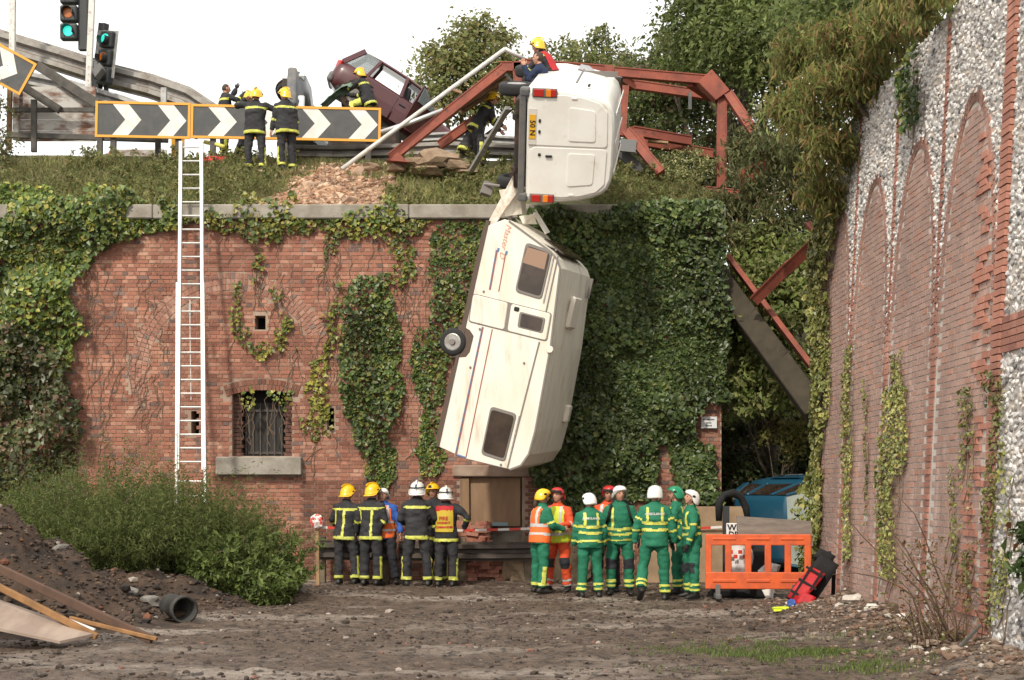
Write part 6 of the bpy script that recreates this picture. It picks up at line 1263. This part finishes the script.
    for t0, t1 in armb: sels += [(arm == s) & (ta > t0) & (ta < t1) for s in (1, -1)]
    mids = None; mats_ = [CL[top]]
    if sleeve: mats_.append(CL[sleeve]); mids = (arm != 0).astype(int)
    def loc2(vv): return vv * k
    jk = mk('jacket', loc2(v), fq, mats_, root, True, local=True, mids=mids)
    def bandobj(v, fq, nr, sel, name, par, m):
        if sel.sum() < 4: return
        fs_ = fq[sel]; lab = np.arange(len(v))
        for _ in range(60):                       # connected pieces
            mn = lab[fs_].min(1); old = lab.copy()
            for c_ in range(4): np.minimum.at(lab, fs_[:, c_], mn)
            if (lab == old).all(): break
        fl_ = lab[fs_[:, 0]]
        for q_ in np.unique(fl_):
            f2 = fs_[fl_ == q_]
            if len(f2) < 5: continue
            ids, inv = np.unique(f2, return_inverse=True); mk(name, loc2(v[ids] + nr[ids] * .006), inv.reshape(f2.shape), m, par, True, local=True)
    for q in sels: bandobj(v, fq, nr, q, 'reflective_band', jk, bandm or FLUO)
    bvh = BVHTree.FromPolygons([T(Vector(q)) for q in v], fq.tolist())
    if vest:
        vm, kind = vest
        vb = MB(); JV = [(-.10, .205, .165), (0, .204, .160), (.15, .190, .150), (.30, .206, .155), (.42, .20, .140), (.475, .155, .112), (.50, .12, .10)]; vb.rings(tor(JV, jm * (1.0 if kind == 'full' else .98)))
        vv, vf_, vn = remesh(vb, .018, 3); c_ = vv[vf_].mean(1) - A3; s_, x_, y_ = c_ @ U3, c_ @ R3v, c_ @ F3
        keep = (s_ > -.09) & (s_ < .495) if kind == 'full' else (s_ > .03) & (np.abs(x_) < .15) & (s_ < .47); keep &= ~((np.abs(x_) > .155) & (s_ > .22))
        if kind != 'full': vv = vv + vn * .012
        mi = np.where((s_ > .395), 1, 0) if kind == 'two' else None
        f2 = vf_[keep]; ids, inv = np.unique(f2, return_inverse=True)
        vo = mk('vest', loc2(vv[ids] + vn[ids] * .004), inv.reshape(f2.shape), [CL[vm]] + ([CL['red']] if kind == 'two' else []), root, True, local=True, mids=mi[keep] if mi is not None else None)
        if kind == 'full':
            bs = keep & (((s_ > .03) & (s_ < .07)) | ((s_ > .17) & (s_ < .21)) | ((np.abs(np.abs(x_) - .1) < .022) & (s_ > .2))); bandobj(vv, vf_, vn, bs, 'silver_band', vo, SILV)
        bvh = BVHTree.FromPolygons([T(Vector(q)) for q in loc2(vv) / k], vf_.tolist())
    for txt_, m_, pr in ((back_text, SILV, .37), ) if back_text else ():
        Mt = Matrix((R3 @ r_, R3 @ u, -(R3 @ f_))).transposed().to_4x4(); Mt.translation = T(hc + u * pr - f_ * .16); lettering('lettering', txt_, .050 * k, Mt, m_, root, bold=.0015, project=bvh, off=.008)
    if vest_text:
        for j, (t_, sz) in enumerate(vest_text): Mt = Matrix((R3 @ r_, R3 @ u, -(R3 @ f_))).transposed().to_4x4(); Mt.translation = T(hc + u * (.26 - .075 * j) - f_ * .18); lettering('lettering', t_, sz * k, Mt, CL['red'], root, bold=.002, project=bvh, off=.014)
    # trousers
    b2 = MB(); PS_ = [(.06, .160, .125), (-.02, .172, .135), (-.10, .165, .135)]
    b2.rings([[off + Vector((rx * math.cos(2 * math.pi * i / 16), ry * math.sin(2 * math.pi * i / 16), s)) for i in range(16)] for s, rx, ry in PS_])
    for s in (1, -1):
        cuff = kn[s].lerp(an[s], .93); b2.tube([hips[s] + Vector((0, 0, .04)), hips[s].lerp(kn[s], .3), kn[s], kn[s].lerp(an[s], .5), cuff], [.108, .104, .085, .080, .080], 12); b2.ell(kn[s], (.086, .086, .086), 10, 7)
    v, fq, nr = remesh(b2, .0165); v = v + nr * ((fbm(v[:, 0] * 8 + seedn, v[:, 1] * 8, v[:, 2] * 14, 3) * .013)[:, None]); fc_ = v[fq].mean(1); sel = np.zeros(len(fc_), bool); kps = []; sels = []
    for s in (1, -1):
        t1, d1 = seg_param(fc_, np.array(hips[s]), np.array(kn[s])); t2, d2 = seg_param(fc_, np.array(kn[s]), np.array(an[s])); t = np.where(d1 < d2, t1 * .5, .5 + .5 * t2); d = np.minimum(d1, d2); mine = (d < .115) & (fc_[:, 0] * s > -.02 if abs(kn[1].x - kn[-1].x) > .08 else d < .115)
        ax = np.where((d1 < d2)[:, None], np.array(hips[s]) + t1[:, None] * (np.array(kn[s]) - np.array(hips[s])), np.array(kn[s]) + t2[:, None] * (np.array(an[s]) - np.array(kn[s]))); q = fc_ - ax
        for b in legb:
            if b[0] == 'r': sels.append(mine & (t > b[1]) & (t < b[2]))
            if b[0] == 's': sels.append(mine & (t > b[1]) & (t < b[2]) & (q[:, 0] * s > .03) & (np.abs(q[:, 1] + .01) < .034))
        if knee: kps.append(mine & (t > .42) & (t < .60) & (q[:, 1] > .02))
    tr_ = mk('trousers', loc2(v), fq, [CL[bot]], root, True, local=True); [bandobj(v, fq, nr, q, 'reflective_band', tr_, bandm or FLUO) for q in sels]; [bandobj(v, fq, nr, q, 'knee_pad', tr_, CL['knee']) for q in kps]
    for s in (1, -1):        # boots
        fd = Vector((s * .22, 1, 0)).normalized(); sd_ = (an[s] - kn[s]).normalized(); tiltb = max(0.0, -sd_.y) * 1.1 if sd_.y < -.3 else 0.0
        fd = Vector((fd.x, fd.y * math.cos(tiltb), -math.sin(tiltb))).normalized(); lat = fd.cross(Vector((0, 0, 1))).normalized(); upb = lat.cross(fd); base = an[s] - upb * .075; rings = []
        for t, w_, h0, h1 in ((-.085, .028, .012, .05), (-.07, .040, 0, .085), (-.02, .044, 0, .115), (.06, .046, 0, .085), (.12, .050, 0, .062), (.165, .044, .004, .048), (.188, .022, .012, .034)):
            rings.append([base + fd * t + lat * w_ * math.cos(a) + upb * ((h0 + h1) / 2 + (h1 - h0) / 2 * math.copysign(abs(math.sin(a)) ** .6, math.sin(a))) for a in [2 * math.pi * i / 12 for i in range(12)]])
        bt = MB().rings(rings); bt.tube([an[s] - sd_ * .10, an[s], an[s] + upb * -.02], [.056, .053, .05], 10); bt.v = [q * k for q in bt.v]; bt.build('boot', BOOT, root, True, local=True)
    # body: head with face and hair, neck, hands, limbs under the clothing
    core = MB(); core.rings(tor([(-.1, .14, .1), (.1, .13, .10), (.3, .15, .105), (.45, .14, .085), (.5, .07, .06)]))
    core.tube([neck - u * .08, neck + u * .02, hcen - hu * .02], [.062, .056, .052], 12)
    for s in (1, -1): core.tube([sh[s] - r_ * s * .05, el[s], wr[s]], [.05, .042, .030], 10); core.tube([hips[s], kn[s], an[s]], [.075, .055, .042], 10)
    v, fq, nr = remesh(core, .03, 2)
    hd, ml = head_geo(hcen, hr, hf, hu, 1.0); hb = MB(); hl = []
    for s in (1, -1): d = p['fl' if s < 0 else 'fr'].normalized(); pn_ = (-r_ * s * .9 + f_ * .1); hand_geo(hb, wr[s] - d * .01, d, pn_, 1 if s > 0 else -1, p['curl'])
    n1, n2 = len(v), len(v) + len(hd.v); fl = [tuple(q) for q in fq.tolist()] + [tuple(i + n1 for i in q) for q in hd.f] + [tuple(i + n2 for i in q) for q in hb.f]
    allv = np.concatenate([v, np.array([tuple(q) for q in hd.v]), np.array([tuple(q) for q in hb.v])]) * k
    mk('body', allv, fl, [SKIN, HAIRM, LIP, EYE, glove or SKIN], root, True, local=True, mids=[0] * len(fq) + ml + [4] * len(hb.f))
    if hat: helmet(root, T(hcen + hu * .01), (R3 @ hr), (R3 @ hf), (R3 @ hu), k * 1.05, hat[0], hat[1])
    return root, T, dict(hc=hc, u=u, r=r_, f=f_, wr=wr, el=el, neck=neck, hcen=hcen, hf=hf, hr=hr, hu=hu)
def at(px, py): g = G(px, py); return Vector((g.x, g.y, gz(g.x, g.y)))
FB = [('h', .36, .405), ('h', -.145, -.09)]; FL = [('r', .90, .955), ('s', .5, .92)]; FA = [(.55, .63)]
GB = [('V', .10, .145, .12), ('V', .20, .245, .12), ('v', .085, .125, .24, .47), ('v', -.125, -.085, .24, .47)]; GLB = [('r', .80, .845), ('r', .89, .935)]; GA = [(.36, .42), (.80, .86)]
fg = 'firefighters standing by the guard rail'; gg = 'green clad ambulance crew'
person('firefighter in black with yellow helmet, hand behind hip, beside the taped post', at(345, 583), R(-18), 1.80, 'fire', None, dict(al=U(-.5, .1, -.8), fl=U(.1, .7, -.55), ar=U(.28, -.05, -1), fr=U(.05, .1, -1), yaw=R(-25), tl=U(-.06, .02, -1), tr=U(.10, .05, -1)), ('yellow', 'fire'), FB + [('v', .0, .045, -.1, .37, 'b'), ('v', -.17, -.13, .12, .37, 'b')], FA, FL, GLOVE, seedn=1, group=fg)
person('firefighter in black with yellow helmet and one arm bent behind', at(371, 584), R(-24), 1.82, 'fire', None, dict(al=U(-.34, -.2, -.9), fl=U(-.25, .25, -.9), ar=U(.3, .1, -.9), fr=U(-.45, -.1, -.45), yaw=R(-30), tl=U(-.03, .0, -1), tr=U(.09, .0, -1)), ('yellow', 'fire'), FB + [('v', .05, .095, -.1, .37, 'b'), ('v', -.19, -.14, .12, .37, 'b')], [(.53, .61)], FL, GLOVE, seedn=2, group=fg)
person('person in blue shirt and orange tabard half hidden behind two firefighters', Vector((P(385, 560, 25.55).x, 25.55, gz(-2.3, 25.55))), R(170), 1.74, 'blue', 'dark', dict(al=U(-.35, .1, -.9), fl=U(-.15, .4, -.8), tl=U(-.16, .1, -1), sl=U(-.1, -.2, -1)), ('white', 'rescue'), vest=('orange', 'full'), seedn=3, group=fg)
person('firefighter in black with white helmet crossed by black bands, seen from behind', at(417, 587), R(6), 1.82, 'fire', None, dict(al=U(-.36, .05, -.9), fl=U(.35, .8, -.3), ar=U(.36, .05, -.9), fr=U(-.35, .8, -.3), tl=U(-.12, 0, -1), tr=U(.13, 0, -1)), ('white', 'fire'), FB, [], FL, GLOVEB, jm=1.08, seedn=4, group=fg)
person('firefighter in black with yellow helmet facing out between two white helmets', Vector((P(437, 560, 25.6).x, 25.6, gz(-1.4, 25.6))), R(165), 1.84, 'fire', None, dict(al=U(-.25, .2, -.9), fl=U(.3, .8, -.2)), ('yellow', 'fire'), FB, FA, FL, GLOVE, seedn=5, group=fg)
person('fire officer with white helmet and mustard and red back tabard, hand on hip', at(446, 586.5), R(-12), 1.74, 'fire', None, dict(al=U(-.3, .1, -.9), fl=U(.2, .4, -.9), ar=U(.75, -.1, -.7), fr=U(-.35, .55, -.75), yaw=R(22), tl=U(-.07, 0, -1), tr=U(.13, .0, -1)), ('white', 'fire'), [('h', -.14, -.09)], FA, [('r', .88, .945), ('s', .5, .9)], None, vest=('gold', 'two'), vest_text=(('FIRE', .088), ('INCIDENT', .05), ('COMMANDER', .05)), seedn=6, group=fg)
r1, T1, J1 = person('rescuer in orange hi-vis vest, green trousers and yellow helmet, facing the group', at(540, 595.5), R(-62), 1.68, 'green', None, dict(al=U(-.1, .35, -.9), fl=U(.2, .9, -.15), ar=U(.2, .25, -.95), fr=U(-.05, .95, -.25), lean=.03, yaw=R(5)), ('yellow', 'rescue'), [], [(.40, .46)], [('r', .88, .93), ('s', .55, .9)], None, vest=('orange', 'full'), seedn=7, group=gg)
MB().tube([T1(J1['hcen'] - J1['hf'] * .09 - J1['hu'] * .01), T1(J1['hcen'] - J1['hf'] * .13 - J1['hu'] * .12), T1(J1['hcen'] - J1['hf'] * .12 - J1['hu'] * .22)], [.03, .04, .015], 8).build('ponytail', HAIRM, r1, True)
r2, T2, J2 = person('rescuer in yellow hi-vis over orange overalls with red and black helmet and goggles', at(558.5, 593.5), R(152), 1.72, 'redor', 'redor', dict(al=U(-.25, .25, -.9), fl=U(.35, .8, -.1), ar=U(.25, .3, -.9), fr=U(-.3, .85, -.2), pitch=-.2, side=.05, tl=U(-.1, .12, -1), sl=U(-.03, -.2, -1)), ('red', 'goggle'), [], [(.55, .6)], [('r', .82, .86), ('r', .92, .95)], GLOVE, vest=('yellow', 'full'), bandm=SILV, knee=True, seedn=8, group=gg)
MB().box(T2(J2['wr'][1] + Vector((-.1, .12, .03))), (.22, .02, .28), (R(-50), 0, R(152))).build('clipboard', M_tw, r2)
person('ambulance worker in green with white helmet, back turned, arms hanging', at(590, 597), R(8), 1.66, 'green', None, dict(al=U(-.22, .0, -1), fl=U(-.1, .2, -1), ar=U(.22, .0, -1), fr=U(.1, .25, -1), yaw=R(18)), ('white', 'rescue'), GB + [('h', -.02, .015)], GA, GLB, GLOVE, back_text='AMBULANCE', seedn=9, jm=1.03, group=gg)
person('rescuer in orange jacket and red helmet standing behind the green crew', Vector((P(607, 560, 23.5).x, 23.5, gz(1.6, 23.5))), R(172), 1.78, 'redor', 'dark', dict(al=U(-.2, .2, -.9), fl=U(.3, .7, -.5)), ('red', 'goggle'), [], [], [], None, vest=('orange', 'full'), seedn=10, group=gg)
r3, T3, J3 = person('ambulance worker in green facing out with white helmet and rucksack straps', at(620, 595), R(174), 1.76, 'green', None, dict(al=U(-.30, -.1, -.95), fl=U(-.05, -.25, -.9), ar=U(.32, -.1, -.95), fr=U(.05, -.3, -.9), yaw=R(14)), ('white', 'rescue'), [('V', .02, .06, .08), ('V', .10, .145, .08), ('h', -.06, -.03), ('v', .085, .125, .16, .47)], GA, GLB + [('s', .6, .88)], GLOVEB, knee=True, seedn=11, group=gg)
lump('rucksack', None, None, T3(J3['hc'] + J3['u'] * .33 - J3['f'] * .24), (.2, .12, .24), M_cloth, 5, r3, 3)
for s in (1, -1): MB().tube([T3(J3['hc'] + J3['u'] * .50 + J3['r'] * s * .12 - J3['f'] * .08), T3(J3['hc'] + J3['u'] * .50 + J3['r'] * s * .13 + J3['f'] * .10), T3(J3['hc'] + J3['u'] * .34 + J3['r'] * s * .17 + J3['f'] * .15), T3(J3['hc'] + J3['u'] * .22 + J3['r'] * s * .21 + J3['f'] * .05)], .022, 7).build('rucksack_strap', M_cloth, r3, True)
person('ambulance worker in green with white helmet walking away with one heel raised', at(655, 598.5), R(-6), 1.80, 'green', None, dict(al=U(-.42, .05, -.9), fl=U(-.15, .15, -.95), ar=U(.34, .0, -.95), fr=U(.12, .15, -.95), tl=U(-.22, .05, -1), sl=U(-.02, -.62, -.8), tr=U(.07, .04, -1), yaw=R(-10), side=-.02), ('white', 'rescue'), GB, [(.28, .34), (.60, .66)], GLB, None, back_text='AMBULANCE', seedn=12, jm=1.08, group=gg)
person('rescuer in green with green helmet standing behind the walking ambulance worker', Vector((P(678, 590, 22.9).x, 22.9, gz(2.7, 22.9))), R(78), 1.76, 'green', None, dict(al=U(-.2, .1, -1), fl=U(0, .4, -.9)), ('green', 'rescue'), GB, GA, GLB, GLOVEB, seedn=13, group=gg)
person('ambulance worker in green with white helmet looking down, turned to the group', at(692, 598), R(100), 1.70, 'green', None, dict(al=U(-.25, .1, -.95), fl=U(-.02, .35, -.9), ar=U(.2, .2, -.95), fr=U(.1, .5, -.8), pitch=-.28, yaw=R(8), tl=U(-.14, .05, -1), tr=U(.1, .1, -1), sr=U(.02, -.1, -1)), ('white', 'rescue'), [('V', .08, .125, .1), ('V', .18, .225, .1), ('v', .085, .125, .24, .47), ('v', -.125, -.085, .24, .47)], GA, GLB, GLOVEB, knee=True, seedn=14, group=gg)
# ---- on the bank
bg_ = 'firefighters working on the bank'
def bk(px, D): x = (px - 512) / F * D; return Vector((x, D, float(bank_h(x, D)) + .02))
person('bareheaded firefighter shading eyes behind the long chevron board', bk(224.5, 33.3), R(-62), 1.76, 'fire', None, dict(al=U(-.3, .55, .15), fl=U(.15, .4, .75), ar=U(.3, .4, -.3), fr=U(-.3, .6, .5)), None, FB, FA, FL, GLOVEB, jm=1.1, seedn=15, group=bg_)
person('firefighter stooping behind the chevron board beside a colleague', bk(239, 33.0), R(-40), 1.72, 'fire', None, dict(lean=.5, al=U(-.2, .6, -.6), fl=U(.2, .9, 0), tl=U(-.1, .5, -.85), sl=U(0, -.4, -.9), tr=U(.1, .5, -.85), sr=U(0, -.4, -.9)), ('yellow', 'fire'), FB, FA, FL, GLOVEB, seedn=16, group=bg_)
person('firefighter with arms raised to face in front of the long chevron board', bk(255, 30.9), R(-10), 1.84, 'fire', None, dict(al=U(-.75, .3, .1), fl=U(.5, .55, .55), ar=U(.7, .35, -.3), fr=U(.1, .9, -.25), tl=U(-.12, 0, -1), tr=U(.12, 0, -1), yaw=R(10)), ('yellow', 'fire'), FB, FA, FL, SKIN, jm=1.2, seedn=17, group=bg_)
person('firefighter in profile with arm hanging in front of the long chevron board', bk(287, 30.8), R(32), 1.82, 'fire', None, dict(al=U(-.2, .2, -.95), fl=U(-.12, .25, -.95), ar=U(.15, .1, -1), fr=U(.0, .3, -1), yaw=R(25)), ('yellow', 'fire'), FB, FA, FL, SKIN, jm=1.18, seedn=18, group=bg_)
wk = thing('wrecked_chassis', 'dark wrecked chassis behind the chevron board under the crouching firefighter', 'wreck', (P(365, 150, 34).x, 34, 9.5))
cx_ = P(365, 150, 34).x
MB().box((cx_, 34.05, 9.98), (1.7, .9, .9)).build('chassis_box', M_under, wk, bevel=.06); MB().box((cx_ - .25, 33.9, 10.48), (.9, .6, .14)).build('engine_cover', M_galv, wk, bevel=.04); lump('engine_block', None, None, (cx_ - .45, 33.75, 10.62), (.3, .2, .18), M_under, 2, wk, 3)
person('firefighter crouching at the back of the smashed maroon car', Vector((cx_ + .12, 33.85, 10.50)), R(78), 1.74, 'fire', None, dict(lean=.35, al=U(-.15, .75, -.6), fl=U(.0, .95, .05), ar=U(.2, .5, -.8), fr=U(.0, .9, .1), tl=U(-.15, .85, -.3), sl=U(0, -.45, -.9), tr=U(.15, .8, -.4), sr=U(0, -.5, -.85)), ('yellow', 'fire'), FB, FA, [('r', .88, .95), ('s', .2, .9)], GLOVEB, seedn=19, group=bg_)
person('firefighter bending over the underside of the white van', bk(477, 31.2), R(-72), 1.80, 'fire', None, dict(lean=.6, al=U(-.1, .45, -.9), fl=U(.1, .6, -.75), ar=U(.2, .1, -1), fr=U(.0, .75, -.6), tl=U(-.07, .1, -1), sl=U(0, -.1, -1), tr=U(.1, .05, -1), pitch=-.1), ('yellow', 'fire'), FB, FA, FL, SKIN, seedn=20, group=bg_)
person('firefighter squatting behind the one bending at the van', bk(466, 31.9), R(-60), 1.74, 'fire', None, dict(lean=.5, al=U(-.4, .5, -.6), fl=U(-.1, .6, -.6), tl=U(-.2, .9, -.25), sl=U(0, -.5, -.85), tr=U(.2, .9, -.25), sr=U(0, -.5, -.85)), ('yellow', 'fire'), FB, FA, FL, SKIN, seedn=21, group=bg_)
vt = MV @ Vector((2.4, .95, -.15))
person('firefighter with red panelled tunic kneeling on top of the white van', vt + Vector((-.32, .2, -.55)), R(62), 1.74, 'fire', None, dict(lean=.5, al=U(-.1, .45, -.85), fl=U(.0, .5, -.8), ar=U(.25, .5, -.8), fr=U(.0, .6, -.7), tl=U(-.16, .35, -.9), sl=U(0, -1, -.15), tr=U(.16, .4, -.9), sr=U(0, -1, -.15), pitch=-.2, hz=.50), ('yellow', 'fire'), FB, FA, FL, GLOVE, vest=('red', 'back'), seedn=22, group=bg_)
person('man in navy fleece with dark hair, head in hand, half inside the van', MV @ Vector((2.3, .95, -.45)) + Vector((-.12, 0, -1.36)), R(80), 1.74, 'navy', 'dark', dict(lean=.25, al=U(-.2, .55, -.75), fl=U(.1, .35, .9), ar=U(.2, .5, -.8), fr=U(.0, .9, .1), pitch=-.3), None, [], [], [], None, seedn=23, group=bg_)
